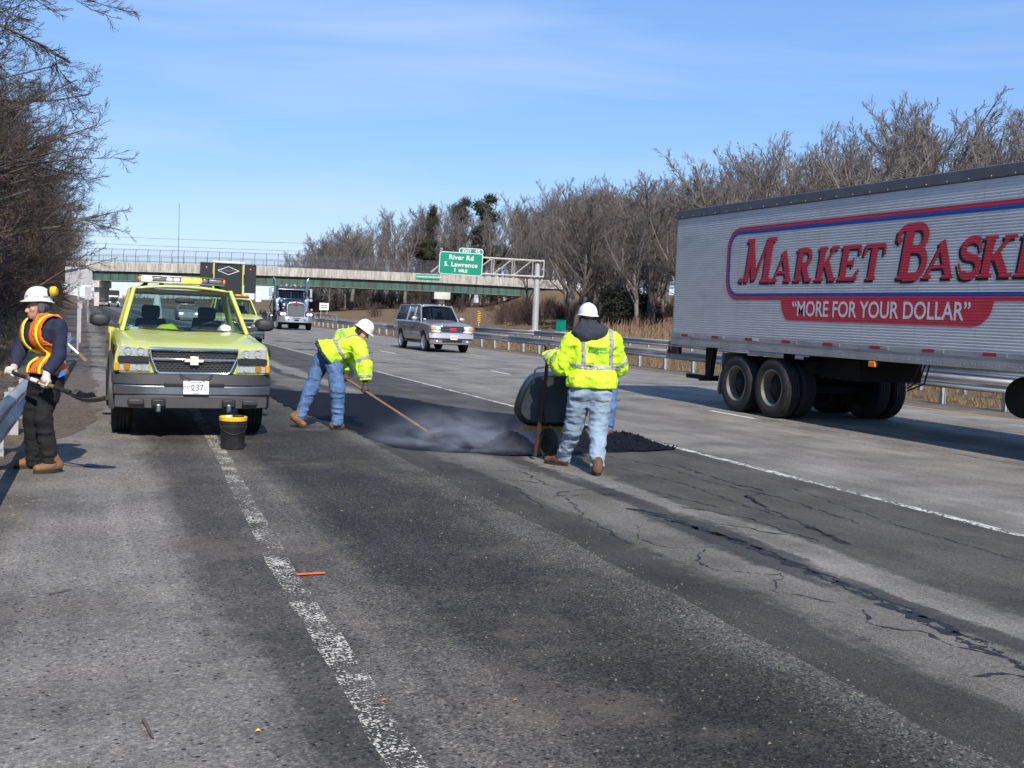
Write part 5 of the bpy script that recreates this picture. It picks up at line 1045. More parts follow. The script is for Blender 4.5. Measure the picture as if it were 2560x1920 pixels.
# serif letters: strokes in a unit box (height 1), sheared like the painted ones
def ribbon(P, w):
    P = [Vector((p[0], p[1])) for p in P]; Lp, Rp = [], []
    ws = w if isinstance(w, list) else [w]*len(P)
    for i, p in enumerate(P):
        t = (P[min(i+1, len(P)-1)]-P[max(i-1, 0)]).normalized(); n_ = Vector((-t.y, t.x)); Lp.append(p+n_*ws[i]/2); Rp.append(p-n_*ws[i]/2)
    return Lp, Rp
def arc(cx, cy, rx, ry, a0, a1, k=10): return [(cx+rx*math.cos(R_(a0+(a1-a0)*i/k)), cy+ry*math.sin(R_(a0+(a1-a0)*i/k))) for i in range(k+1)]
def vb(x, w, y0=0.0, y1=1.0): return ([(x, y0), (x, y1)], w)
def hb(x0, x1, y, w): return ([(x0, y), (x1, y)], w)
S_ = 0.085   # slab thickness
GL = {
 'M': [vb(.26, .13), ([(.26, .97), (.50, .05)], .17), ([(.50, .05), (.80, .97)], .07), vb(.86, .20), hb(.72, 1.04, .04, S_), hb(.14, .36, .96, S_), hb(.76, 1.04, .96, S_), ([(.26, .5), (.22, .15), (.12, .03), (.02, .08)], .09)],
 'A': [([(.12, .04), (.52, .96)], .09), ([(.46, .96), (.86, .04)], .20), hb(.24, .74, .30, .08), hb(.0, .30, .04, S_), hb(.66, 1.0, .04, S_)],
 'R': [vb(.24, .22), hb(.05, .44, .04, S_), hb(.05, .4, .96, S_), ([(.24, .955)]+arc(.50, .735, .26, .22, 90, -90)+[(.24, .515)], .13), ([(.48, .50), (.72, .05)], .20), hb(.62, .98, .04, S_)],
 'K': [vb(.24, .22), hb(.05, .44, .04, S_), hb(.05, .44, .96, S_), ([(.36, .42), (.78, .95)], .09), ([(.46, .58), (.80, .05)], .20), hb(.66, 1.02, .04, S_), hb(.62, .98, .96, S_)],
 'E': [vb(.24, .22), hb(.05, .92, .045, .09), hb(.05, .92, .955, .09), hb(.3, .64, .5, .09), vb(.64, .06, .36, .64), ([(.80, .04), (.94, .30)], .08), ([(.88, .96), (.92, .72)], .08)],
 'T': [vb(.50, .22), hb(.30, .70, .04, S_), hb(.06, .96, .95, .10), ([(.09, .95), (.05, .68)], .08), ([(.93, .95), (.97, .68)], .08)],
 'B': [vb(.30, .20, 0, .96), hb(.12, .5, .035, .07), ([(.16, .955), (.52, .96)]+arc(.56, .755, .24, .205, 90, -90)+[(.3, .55)], .12), ([(.3, .55), (.55, .55)]+arc(.60, .29, .27, .255, 90, -90)+[(.3, .035)], .13), ([(.32, .96), (.10, .95), (-.02, .86), (-.02, .74), (.08, .70)], .10)],
 'S': [(arc(.50, .73, .30, .225, 40, 270, 14)+arc(.50, .27, .32, .235, 90, -140, 14), .165), ([(.72, .90), (.84, .64)], .06), ([(.24, .10), (.10, .36)], .06)],
}
def letter(ch, x0, wid, zb, h, m, y, parent, sh=0.17):
    g = MB()
    for i, (P, w) in enumerate(GL[ch]):
        L_, R__ = ribbon([(p[0]*wid/h, p[1]) for p in P], w*1.14); V = []
        for a, b_ in zip(L_, R__): V += [(x0+h*(a.x+sh*a.y), -y-0.0002*i, zb+h*a.y), (x0+h*(b_.x+sh*b_.y), -y-0.0002*i, zb+h*b_.y)]
        g.add(V, [(2*k, 2*k+1, 2*k+3, 2*k+2) for k in range(len(L_)-1)])
    return g.build('logo_letter', m, parent)
WORD = [('M', 2.45, 1.02, .80), ('A', 3.52, .60, .56), ('R', 4.17, .56, .56), ('K', 4.78, .58, .56), ('E', 5.40, .54, .56), ('T', 5.98, .52, .56), ('B', 6.76, .72, .81), ('A', 7.40, .62, .56), ('S', 8.03, .54, .56), ('K', 8.47, .62, .56), ('E', 9.13, .54, .56), ('T', 9.72, .52, .56)]
for ch, x, w, h in WORD:
    letter(ch, x-0.05, w, 2.405, h, 'logo_black', 0.0118, tr); letter(ch, x, w, 2.44, h, 'logo_red', 0.0150, tr)

# ------------------------------------------------------------------ far traffic by the bridge
mb = at_depth(284, 768, 214)
mt = thing('message_board_truck', 'distant dark truck carrying a black message board under the bridge', 'truck', (mb.x, mb.y, 0), 0.0)
mat('dark_paint', (0.03, 0.032, 0.04), 0.35, 0, 0.1, coat=0.4)
loft_body('body', 'dark_paint', mt, [(y, [(0, .5), (.95, .5), (1.0, .8), (.95, z), (0, z+.05)]) for y, z in ((-0.9, 1.1), (0.5, 1.25), (0.6, 1.2), (4.6, 1.2))], ycut=[(0, .42, .5, .7)])
g = MB(); g.loft([[(-a, y, z) for a, z in ((.82, 1.22), (.68, 1.85))]+[(.68, y, 1.85), (.82, y, 1.22)] for y in (0.8, 2.2)]); g.build('cab', 'glass_dark', mt); g = MB(); g.box((0, 1.5, 1.88), (1.4, 1.3, 0.06)); g.build('roof', 'dark_paint', mt)
for s in (-1, 1):
    for y in (0, 3.6): wheel(mt, (s*0.82, y, .40), .40, .26, 'dull_chrome', s, .56, 16, 0)
    g = MB(); g.box((s*0.7, -0.95, 0.95), (0.3, 0.06, 0.14)); g.build('headlight', 'lamp_white', mt)
    g = MB(); g.tube([(s*0.8, 3.2, 1.1), (s*0.8, 3.2, 2.3)], 0.05, 6); g.build('board_mast', 'galv', mt)
g = MB(); g.box((0, 3.2, 2.75), (2.15, 0.2, 1.0)); g.build('message_board', 'board_black', mt, bevel=0.02)
g = MB(); g.box((0, 3.15, 2.12), (1.7, 0.1, 0.2)); g.build('white_panel', 'sign_white', mt)
g = MB(); g.box((0, -0.98, 0.62), (1.5, 0.1, 0.16)); g.build('bumper', 'chrome', mt)
def far_car(label, px, py, d, paint, lit=False, group=None):
    p = at_depth(px, py, d); c = thing('car', label, 'car', (p.x, p.y, 0), 0, group)
    loft_body('body', paint, c, [(y, [(0, .3), (.85, .3), (.9, .6), (.86, z), (0, z+.03)]) for y, z in ((-0.9, .72), (0.3, .92), (3.0, .95), (3.7, .85))], ycut=[(0, .32, .38, .6), (2.7, .32, .38, .6)])
    g = MB(); g.loft([[(-.8, y, .9), (-.62, y2, z), (.62, y2, z), (.8, y, .9)] for y, y2, z in ((0.3, 1.0, 1.38), (3.1, 2.6, 1.38))], closed=False); g.build('windows', 'glass_dark', c)
    g = MB(); g.box((0, 1.8, 1.41), (1.3, 1.7, 0.05)); g.build('roof', paint, c, bevel=0.02)
    for s in (-1, 1):
        for y in (0, 2.7): wheel(c, (s*0.78, y, .32), .32, .2, 'aluminium', s, .6, 14, 0)
        g = MB(); g.box((s*0.65, -0.93, 0.62), (0.3, 0.06, 0.14)); g.build('headlight', 'lamp_head' if lit else 'reflector_bowl', c)
far_car('distant white car with lit headlights beside the message board truck', 305, 768, 232, 'silver_light', True)
far_car('distant pale car behind the message board truck near the bridge pier', 258, 766, 226, 'silver')
far_car('distant pale car hidden behind the second lime truck', 470, 800, 96, 'silver_light', True)
# ------------------------------------------------------------------ people: implicit surfaces turned into single continuous meshes
def vnoise(P, f, seed=0):
    Q = P*f; I = np.floor(Q).astype(np.int64); T = Q-I; T = T*T*(3-2*T); out = 0
    for dx in (0, 1):
        for dy in (0, 1):
            for dz in (0, 1):
                h = (I[..., 0]+dx)*374761393+(I[..., 1]+dy)*668265263+(I[..., 2]+dz)*2147483647+seed*1013904223
                h = (h ^ (h >> 13))*1274126177; h = ((h ^ (h >> 16)) & 0xffff)/65535.0
                out = out + h*(T[..., 0] if dx else 1-T[..., 0])*(T[..., 1] if dy else 1-T[..., 1])*(T[..., 2] if dz else 1-T[..., 2])
    return out*2-1
def cap(P, a, b, ra, rb, flat=None, ff=1.0):
    a = np.array(a, float); b = np.array(b, float); pa = P-a; ab = b-a
    if flat is not None:
        n = np.array(flat, float); n /= np.linalg.norm(n); pa = pa+(pa@n)[..., None]*n*(ff-1); ab = ab+(ab@n)*n*(ff-1)
    t = np.clip((pa@ab)/max(1e-9, ab@ab), 0, 1); d = np.linalg.norm(pa-t[..., None]*ab, axis=-1)-(ra+(rb-ra)*t)
    return d
def ell(P, c, r, rot=None):
    Q = P-np.array(c, float)
    if rot is not None: Q = Q@np.array(rot)
    r = np.array(r, float); k0 = np.linalg.norm(Q/r, axis=-1); k1 = np.linalg.norm(Q/(r*r), axis=-1)
    return k0*(k0-1)/np.maximum(k1, 1e-6)
def smin(a, b, k):
    h = np.clip(0.5+0.5*(b-a)/k, 0, 1); return b*(1-h)+a*h-k*h*(1-h)
def surf(name, fn, lo, hi, res, m, parent, smooth=True):
    lo = np.array(lo, float); hi = np.array(hi, float); N = np.ceil((hi-lo)/res).astype(int)+1
    B = 4; N = ((N+B-1)//B)*B+1                                  # coarse pass first, fine values only near the surface
    ax = [lo[i]+res*np.arange(N[i]) for i in range(3)]; G = np.stack(np.meshgrid(*ax, indexing='ij'), -1)
    cb = [a[:-1:B]+res*B/2 for a in ax]; Gc = np.stack(np.meshgrid(*cb, indexing='ij'), -1); Vc = fn(Gc); act = np.abs(Vc) < res*B*1.35+0.012
    fine = np.zeros(N, bool); up_ = act
    for d in range(3): up_ = np.repeat(up_, B, axis=d)
    for i in (0, 1):
        for j in (0, 1):
            for k in (0, 1): fine[i:i+N[0]-1, j:j+N[1]-1, k:k+N[2]-1] |= up_
    V = np.full(N, 1.0); sg = np.where(Vc < 0, -1.0, 1.0)
    for d in range(3): sg = np.repeat(sg, B, axis=d)
    V[:-1, :-1, :-1] = sg; V[fine] = fn(G[fine]); S = V < 0
    nx, ny, nz = N-1; acc = np.zeros((nx, ny, nz, 3)); cnt = np.zeros((nx, ny, nz))
    for d in range(3):
        sl0 = [slice(None)]*3; sl1 = [slice(None)]*3; sl0[d] = slice(0, -1); sl1[d] = slice(1, None); sl0, sl1 = tuple(sl0), tuple(sl1)
        v0, v1 = V[sl0], V[sl1]; X = (S[sl0] != S[sl1]); t = np.where(X, v0/np.where(X, v0-v1, 1), 0)
        p = G[sl0].copy(); p[..., d] += t*res; p *= X[..., None]
        o = [i for i in range(3) if i != d]
        for i in (0, 1):
            for j in (0, 1):
                s = [slice(None)]*3; s[o[0]] = slice(i, i+N[o[0]]-1); s[o[1]] = slice(j, j+N[o[1]]-1); s = tuple(s)
                acc += p[s]; cnt += X[s]
    M = cnt > 0; idx = -np.ones((nx, ny, nz), int); idx[M] = np.arange(M.sum()); verts = acc[M]/cnt[M][:, None]; F = []
    for d in range(3):
        o = [(d+1) % 3, (d+2) % 3]; sl0 = [slice(None)]*3; sl1 = [slice(None)]*3; sl0[d] = slice(0, -1); sl1[d] = slice(1, None)
        X = S[tuple(sl0)] != S[tuple(sl1)]; W_ = np.argwhere(X)
        ok = (W_[:, o[0]] > 0) & (W_[:, o[1]] > 0) & (W_[:, o[0]] < N[o[0]]-1) & (W_[:, o[1]] < N[o[1]]-1); W_ = W_[ok]
        def cell(i, j): C = W_.copy(); C[:, o[0]] += i; C[:, o[1]] += j; return idx[C[:, 0], C[:, 1], C[:, 2]]
        Q = np.stack([cell(-1, -1), cell(0, -1), cell(0, 0), cell(-1, 0)], 1); fl = ~S[W_[:, 0], W_[:, 1], W_[:, 2]]; Q[fl] = Q[fl][:, ::-1]; F.append(Q)
    F = np.concatenate(F); F = F[(F >= 0).all(1)]
    me = bpy.data.meshes.new(name); me.from_pydata(verts.tolist(), [], F.tolist()); me.update()
    if smooth: me.shade_smooth()
    o = bpy.data.objects.new(name, me); col.objects.link(o); o.parent = parent; me.materials.append(MATS[m]); return o
def shell(fn, region, th=0.006):   # thin skin lying on a surface, limited to a region (negative inside)
    def f(P):
        d = fn(P); return np.maximum(np.maximum(d-th, -d-0.006), region(P))
    return f
mat('skin', (0.50, 0.27, 0.185), 0.55, 0, 0.1, 20, bump=0.05, bs=90, dirt=(0.40, 0.17, 0.12), dirt_amt=0.3, dirt_scale=12)
mat('navy', (0.018, 0.022, 0.05), 0.92, 0, 0.2, 12, bump=0.25, bs=60)
mat('charcoal_hood', (0.03, 0.034, 0.05), 0.9, 0, 0.2, 12, bump=0.2, bs=80)
mat('hood_grey', (0.09, 0.10, 0.115), 0.9, 0, 0.2, 12, bump=0.2, bs=80)
mat('black_trousers', (0.008, 0.008, 0.009), 0.88, 0, 0.3, 9, bump=0.25, bs=70)
mat('vest_orange', (0.78, 0.17, 0.02), 0.8, 0, 0.12, 8, bump=0.3, bs=120)
mat('vest_yellow', (0.86, 0.78, 0.03), 0.6, 0, 0.05, emis=(0.9, 0.8, 0.02), est=0.06)
mat('silver_tape', (0.34, 0.35, 0.36), 0.5, 0.1, 0.12, 10)
mat('jeans_blue', (0.085, 0.165, 0.33), 0.88, 0, 0.22, 7, bump=0.25, bs=90, dirt=(0.17, 0.28, 0.45), dirt_amt=0.45, dirt_scale=6)
mat('jeans_pale', (0.27, 0.36, 0.46), 0.88, 0, 0.18, 6, bump=0.25, bs=90, dirt=(0.34, 0.41, 0.47), dirt_amt=0.35, dirt_scale=5)
mat('boot_tan', (0.22, 0.11, 0.045), 0.75, 0, 0.3, 14, bump=0.2, bs=50, dirt=(0.10, 0.06, 0.035), dirt_amt=0.5, dirt_scale=9)
mat('boot_brown', (0.11, 0.05, 0.028), 0.75, 0, 0.3, 14, bump=0.2, bs=50)
mat('boot_sole', (0.03, 0.025, 0.02), 0.9)
mat('glove_white', (0.60, 0.55, 0.48), 0.85, 0, 0.2, 20, bump=0.2, bs=80, dirt=(0.30, 0.25, 0.2), dirt_amt=0.5, dirt_scale=14)
mat('glove_brown', (0.075, 0.05, 0.04), 0.8, 0, 0.35, 18, bump=0.2, bs=60)
mat('hat_white', (0.78, 0.78, 0.76), 0.32, 0, 0.04, 5, dirt=(0.5, 0.48, 0.44), dirt_amt=0.3, dirt_scale=6)
mat('logo_green', (0.02, 0.33, 0.10), 0.6); mat('blue_cloth', (0.04, 0.16, 0.55), 0.8); mat('muff_yellow', (0.75, 0.5, 0.02), 0.45)
mat('brown_hair', (0.035, 0.022, 0.015), 0.8, 0, 0.3, 60)

class Person:
    """local frame: x to the image right, y away from the photographer, z up; joints read off the photograph at a depth"""
    def __init__(s, label, org, scale, D, foot, name='person'):
        s.org, s.sc, s.D = org, scale, D
        w = s.W(*foot); s.base = Vector((w.x, w.y, 0)); s.t = thing(name, label, 'person', s.base, -YAW)
        s.X = Vector((math.cos(YAW), -math.sin(YAW), 0)); s.Y = Vector((math.sin(YAW), math.cos(YAW), 0))
    def W(s, cx, cy, dd=0.0): return at_depth(s.org[0]+cx/s.sc, s.org[1]+cy/s.sc, s.D+dd)
    def J(s, cx, cy, dd=0.0):
        d = s.W(cx, cy, dd)-s.base; return np.array((d.dot(s.X), d.dot(s.Y), d.z))
def limb(P, pts, rs, k=0.03, flat=None, ff=1.0):
    d = None
    for a, b, ra, rb in zip(pts, pts[1:], rs, rs[1:]):
        q = cap(P, a, b, ra, rb, flat, ff); d = q if d is None else smin(d, q, k)
    return d
def bounds(pts, pad): a = np.array(pts); return a.min(0)-pad, a.max(0)+pad
def folds(P, amp, f, seed, ax=(1, 1, 1)):
    Q = P*np.array(ax); n1 = vnoise(Q, f, seed); n2 = vnoise(Q+3.1, f*2.1, seed+1); return amp*((np.abs(n1)*2.6-0.9)*0.75+n1*0.3+(np.abs(n2)*2.4-0.8)*0.35)
def foot(pr, name, m, ankle, heel, toe, h=0.10):
    def fn(P):
        d = cap(P, heel+np.array((0, 0, 0.035)), toe+np.array((0, 0, 0.03)), 0.044, 0.042, (0, 0, 1), 1.15)
        mid = heel*0.6+toe*0.4
        d = smin(d, cap(P, ankle, mid+np.array((0, 0, 0.05)), 0.058, 0.05), 0.05); d = smin(d, cap(P, ankle+np.array((0, 0, 0.04)), heel+np.array((0, 0, 0.05)), 0.055, 0.045), 0.04)
        return d+folds(P, 0.003, 18, 3)
    lo, hi = bounds([ankle, heel, toe], 0.09); b = surf('boot', fn, lo, hi, 0.009, m, pr.t)
    v = toe-heel; L = np.linalg.norm(v); v = v/L; n_ = np.cross((0, 0, 1), v); n_ = n_/np.linalg.norm(n_)
    g = MB(); ring = []
    for k in range(16):
        a = 2*math.pi*k/16; u, w = math.cos(a), math.sin(a); wd = 0.046+0.006*(u > 0)
        ring.append(heel+v*(L/2+u*(L/2+0.045))+n_*w*wd*(1-0.12*(u < -0.3)))
    g.loft([[tuple(p+np.array((0, 0, z))) for p in ring] for z in (-0.018, 0.010)]); g.build('sole', 'boot_sole', b)
    return b
def glove(pr, m, wrist, grip, axis, side, name='glove'):
    """fist closed round a shaft: palm behind the shaft, four fingers curling round it, thumb across"""
    wrist, grip, ax = np.array(wrist), np.array(grip), np.array(axis, float); ax /= np.linalg.norm(ax)
    back = wrist-grip; back -= ax*(back@ax); back /= max(1e-6, np.linalg.norm(back)); sd_ = np.cross(ax, back)*side
    palm = grip+back*0.035
    def fn(P):
        d = cap(P, wrist, palm, 0.034, 0.036); d = smin(d, cap(P, palm-ax*0.03, palm+ax*0.032, 0.026, 0.024, back, 1.3), 0.02)
        for i, L in enumerate((0.9, 1.0, 0.96, 0.8)):
            o = palm+ax*(0.033-0.022*i)
            k1 = o+sd_*0.036*L-back*0.010; k2 = o+sd_*0.032*L-back*0.052*L; k3 = o-back*0.064*L+sd_*0.002; k4 = o-back*0.052-sd_*0.018
            f = cap(P, o, k1, 0.0125, 0.0115)
            for a, b, r in ((k1, k2, .0112), (k2, k3, .0105), (k3, k4, .0098)): f = np.minimum(f, cap(P, a, b, r, r*0.95))
            d = smin(d, f, 0.006)
        t0 = palm+ax*0.030-sd_*0.012; t1 = t0+ax*0.026-sd_*0.020-back*0.020; t2 = t1-back*0.030+sd_*0.012-ax*0.006
        d = smin(d, np.minimum(cap(P, t0, t1, 0.016, 0.0135), cap(P, t1, t2, 0.0130, 0.0110)), 0.008)
        return d
    lo, hi = bounds([wrist, grip-back*0.07, grip], 0.085); o = surf(name, fn, lo, hi, 0.005, m, pr.t)
    wv = (palm-wrist); wv = wv/np.linalg.norm(wv); g = MB(); g.tube([tuple(wrist-wv*0.05), tuple(wrist-wv*0.01)], [0.046, 0.044], 14); g.build('cuff', m, o, smooth=40)
    return o
def hard_hat(pr, c, fwd, up, s=1.0, name='hard_hat', stripes=False):
    fwd, up = Vector(fwd).normalized(), Vector(up).normalized(); fwd = (fwd-up*fwd.dot(up)).normalized(); sd_ = fwd.cross(up)
    h = bpy.data.objects.new(name, None); col.objects.link(h); h.parent = pr.t; mm = Matrix((sd_, fwd, up)).transposed().to_4x4(); mm.translation = c; h.matrix_local = mm; h.scale = (s*0.86, s*0.86, s*0.9)
    def dome(u, v):
        a = v*2*math.pi; t = u*math.pi/2; rx, ry, rz = 0.122, 0.148, 0.150
        x, y, z = rx*math.cos(a)*math.sin(t), ry*math.sin(a)*math.sin(t), rz*math.cos(t)**0.85
        z += 0.010*math.exp(-(x/0.022)**2)*math.sin(t+.35); return (x, y, z)
    g = MB(); g.grid(dome, 14, 40); g.build('shell', 'hat_white', h, smooth=60)
    g = MB(); ring = []
    for k in range(40):
        a = k*2*math.pi/40; f = max(0, math.sin(a)); b_ = max(0, -math.sin(a)); w = 0.012+0.034*f**1.5+0.012*b_; z = -0.012*f-0.012*b_**2
        x0, y0 = 0.1225*math.cos(a), 0.1485*math.sin(a); ring.append(((x0, y0, 0.006), (x0*(1+w/0.125), y0*(1+w/0.15), z-0.004), (x0*(1+w/0.125), y0*(1+w/0.15), z-0.009), (x0*0.97, y0*0.97, -0.006)))
    vs_ = [p for r in ring for p in r]; fs = [(4*i+j, 4*((i+1) % 40)+j, 4*((i+1) % 40)+(j+1) % 4, 4*i+(j+1) % 4) for i in range(40) for j in range(4)]
    g.add(vs_, fs); g.build('brim', 'hat_white', h, smooth=50)
    if stripes:
        for a0 in (20, 70, 110, 160, 200, 250, 290, 340):
            g = MB(); g.grid(lambda u, v: (0.1235*math.cos(R_(a0-12+24*u))*math.cos(v*0.2+.1), 0.1497*math.sin(R_(a0-12+24*u))*math.cos(v*.2+.1), 0.030+0.022*v), 6, 1); g.build('reflective_strip', 'silver_tape', h)
    return h
def head_fn(c, fwd, up, s=1.0):
    """skull, brow, nose, lips, chin, ears; c = centre between the eyes and ears"""
    f = np.array(fwd, float); u = np.array(up, float); u /= np.linalg.norm(u); f -= u*(f@u); f /= np.linalg.norm(f); r = np.cross(f, u); c = np.array(c); B = np.stack([r, f, u], 1)
    def L(x, y, z): return c+s*(r*x+f*y+u*z)
    def fn(P):
        d = ell(P, L(0, -0.012, 0.035), np.array((0.074, 0.096, 0.088))*s, B); d = smin(d, ell(P, L(0, 0.030, -0.055), np.array((0.056, 0.060, 0.066))*s, B), 0.04*s)
        d = smin(d, ell(P, L(0, 0.058, -0.098), np.array((0.024, 0.020, 0.018))*s, B), 0.03*s)          # chin
        d = smin(d, cap(P, L(-0.034, 0.074, 0.020), L(0.034, 0.074, 0.020), 0.012*s, 0.012*s), 0.016*s)  # brow
        for q in (-1, 1):
            d = np.maximum(d, -(ell(P, L(q*0.031, 0.090, 0.000), np.array((0.016, 0.014, 0.010))*s, B))) if False else smin(d, 1e3+d*0, 1) if False else -smin(-d, ell(P, L(q*0.031, 0.091, 0.002), np.array((0.018, 0.014, 0.011))*s, B), 0.012*s)
            d = smin(d, ell(P, L(q*0.031, 0.072, 0.001), np.array((0.012, 0.011, 0.009))*s, B), 0.004*s)   # eyeball and lid
            d = smin(d, ell(P, L(q*0.045, 0.060, -0.030), np.array((0.018, 0.018, 0.016))*s, B), 0.02*s)  # cheekbone
            d = smin(d, ell(P, L(q*0.077, -0.012, -0.008), np.array((0.010, 0.020, 0.032))*s, B), 0.006*s) # ear
            d = smin(d, ell(P, L(q*0.013, 0.094, -0.046), np.array((0.009, 0.010, 0.008))*s, B), 0.008*s) # nostril
        d = smin(d, cap(P, L(0, 0.078, 0.012), L(0, 0.106, -0.042), 0.008*s, 0.0125*s), 0.010*s)           # nose
        d = smin(d, ell(P, L(0, 0.084, -0.072), np.array((0.023, 0.009, 0.0055))*s, B), 0.007*s); d = smin(d, ell(P, L(0, 0.083, -0.083), np.array((0.020, 0.010, 0.006))*s, B), 0.006*s)
        return d
    return fn, L
def eyes(pr, L, s=1.0):
    for q in (-1, 1):
        g = MB(); p = L(q*0.031, 0.0815, 0.0005); g.lathe([(-0.005, 0.002), (-0.003, 0.006), (0.003, 0.006), (0.005, 0.002)], tuple(p), 'Z', 8); g.build('eye', 'black', pr.t, smooth=60)
        g = MB(); g.tube([tuple(L(q*0.016, 0.089, 0.024)), tuple(L(q*0.034, 0.0905, 0.029)), tuple(L(q*0.048, 0.080, 0.024))], 0.0045, 6); g.build('eyebrow', 'brown_hair', pr.t)

def build_person(pr, j, cloth, fwd, head=True, res=0.012, fat=1.0, jk=0.0):
    """j: joints; cloth: materials; returns the jacket and trouser fields"""
    neck, chest, waist = j['neck'], j['chest'], j['waist']; f = np.array(fwd, float); f /= np.linalg.norm(f)
    sl, sr, el_, er, wl_, wr_ = j['sl'], j['sr'], j['el'], j['er'], j['wl'], j['wr']; hl, hr, kl, kr, al, ar = j['hl'], j['hr'], j['kl'], j['kr'], j['al'], j['ar']
    def torso(P, o=0.0):
        sa = sl*0.78+sr*0.22; sb = sr*0.78+sl*0.22
        d = cap(P, sa, sb, 0.085*fat+o, 0.085*fat+o)
        ca = chest+(sl-sr)*0.24; cb = chest-(sl-sr)*0.24; d = smin(d, cap(P, ca, cb, 0.118*fat+o, 0.118*fat+o), 0.10)
        wa = waist+(hl-hr)*0.42; wb = waist-(hl-hr)*0.42; d = smin(d, cap(P, wa, wb, 0.115*fat+o, 0.115*fat+o), 0.12)
        d = smin(d, cap(P, (sl+sr)/2, neck, 0.07+o, 0.058+o), 0.05); return d
    # skin body, one surface from head to feet
    if head: hf, L = head_fn(j['head'], j['look'], j['hup'])
    def body(P):
        d = torso(P, -0.035)
        for s_, e, w in ((sl, el_, wl_), (sr, er, wr_)): d = smin(d, limb(P, [s_, e, w], [0.052, 0.040, 0.028]), 0.04)
        for h_, k_, a_ in ((hl, kl, al), (hr, kr, ar)): d = smin(d, limb(P, [h_, k_, a_], [0.078, 0.055, 0.040]), 0.05)
        d = smin(d, cap(P, neck, j['head']-np.array(j['hup'])*0.04, 0.056, 0.055), 0.03)
        if head: d = smin(d, hf(P), 0.015)
        return d
    pts = [neck, chest, waist, sl, sr, el_, er, wl_, wr_, hl, hr, kl, kr, al, ar, j['head']]
    lo, hi = bounds(pts, 0.17); bo = surf('body', body, lo, hi, cloth.get('bres', 0.0085), 'skin', pr.t)
    if head: eyes(pr, L)
    def jacket(P):
        d = torso(P, jk)
        for i, (s_, e, w) in enumerate(((sl, el_, wl_), (sr, er, wr_))):
            a = limb(P, [s_, e, w], [0.082*fat+jk, 0.070*fat+jk, 0.056+jk]); d = smin(d, a, 0.05)
        d = smin(d, cap(P, waist+(hl-hr)*0.42+j['hem'], waist-(hl-hr)*0.42+j['hem'], 0.118*fat+jk, 0.118*fat+jk), 0.08)
        return d+folds(P, cloth.get('fold', 0.010), 9.0, cloth['seed'], (1, 1, 0.7))+folds(P, cloth.get('fold', 0.010)*0.4, 24.0, cloth['seed']+7)
    lo, hi = bounds([neck, chest, waist+j['hem'], sl, sr, el_, er, wl_, wr_, hl, hr], 0.19)
    def jk_cut(P): # open cuffs and hem
        d = jacket(P)
        for e, w in ((el_, wl_), (er, wr_)):
            n_ = (w-e)/np.linalg.norm(w-e); near = np.linalg.norm(P-w, axis=-1)-0.11; d = np.maximum(d, np.minimum((P-w)@n_, -near))
        hd = np.array(j.get('hdir', (0, 0, -1.0))); hd = hd/np.linalg.norm(hd); near = np.linalg.norm(P-(waist+j['hem']), axis=-1)-0.36
        d = np.maximum(d, np.minimum((P-(waist+j['hem']*1.35))@hd, -near)); return d
    surf(cloth['top_name'], jk_cut, lo, hi, res, cloth['top'], pr.t)
    def pants(P):
        d = cap(P, hl*0.75+hr*0.25+j['pel'], hr*0.75+hl*0.25+j['pel'], 0.118*fat, 0.118*fat); 
        for h_, k_, a_ in ((hl, kl, al), (hr, kr, ar)): d = smin(d, limb(P, [h_, k_, a_+np.array((0, 0, -0.02))], [0.112*fat, 0.088*fat, 0.074], 0.05), 0.055)
        lowz = np.clip((0.45-P[..., 2])/0.45, 0, 1)
        return d+folds(P, 0.012, 9, cloth['seed']+20, (0.7, 0.7, 1.6))+folds(P, 0.010, 16, cloth['seed']+24, (0.5, 0.5, 1.8))*lowz+folds(P, 0.004, 28, cloth['seed']+22)
    def pants_cut(P):
        d = pants(P)
        for k_, a_ in ((kl, al), (kr, ar)):
            n_ = (a_-k_)/np.linalg.norm(a_-k_); near = np.linalg.norm(P-a_, axis=-1)-0.14; d = np.maximum(d, np.minimum((P-a_)@n_-0.035, -near))
        return d
    lo, hi = bounds([waist, hl, hr, kl, kr, al, ar], 0.20); surf(cloth['leg_name'], pants_cut, lo, hi, res, cloth['leg'], pr.t)
    for a_, h_, t_ in ((al, j['heel_l'], j['toe_l']), (ar, j['heel_r'], j['toe_r'])): foot(pr, 'boot', cloth['boot'], a_, h_, t_)
    return jacket, torso, pants
def on_surface(fn, me, y0, y1):   # lay a flat mesh (x, z) against a surface met when coming from y0
    n_ = len(me.vertices); co_ = np.zeros(n_*3); me.vertices.foreach_get('co', co_); co_ = co_.reshape(-1, 3); off = co_[:, 1].copy()
    K = 36; ys_ = np.linspace(y0, y1, K); P = np.repeat(co_[None], K, 0); P[..., 1] = ys_[:, None]; hit = fn(P) < 0; i = np.where(hit.any(0), hit.argmax(0), K-1)
    lo_, hi_ = ys_[np.maximum(i-1, 0)], ys_[i]
    for _ in range(6):
        md = (lo_+hi_)/2; Q = co_.copy(); Q[:, 1] = md; ins = fn(Q) < 0; hi_ = np.where(ins, md, hi_); lo_ = np.where(ins, lo_, md)
    co_[:, 1] = lo_-0.006+off*0.2; me.vertices.foreach_set('co', co_.ravel()); me.update()

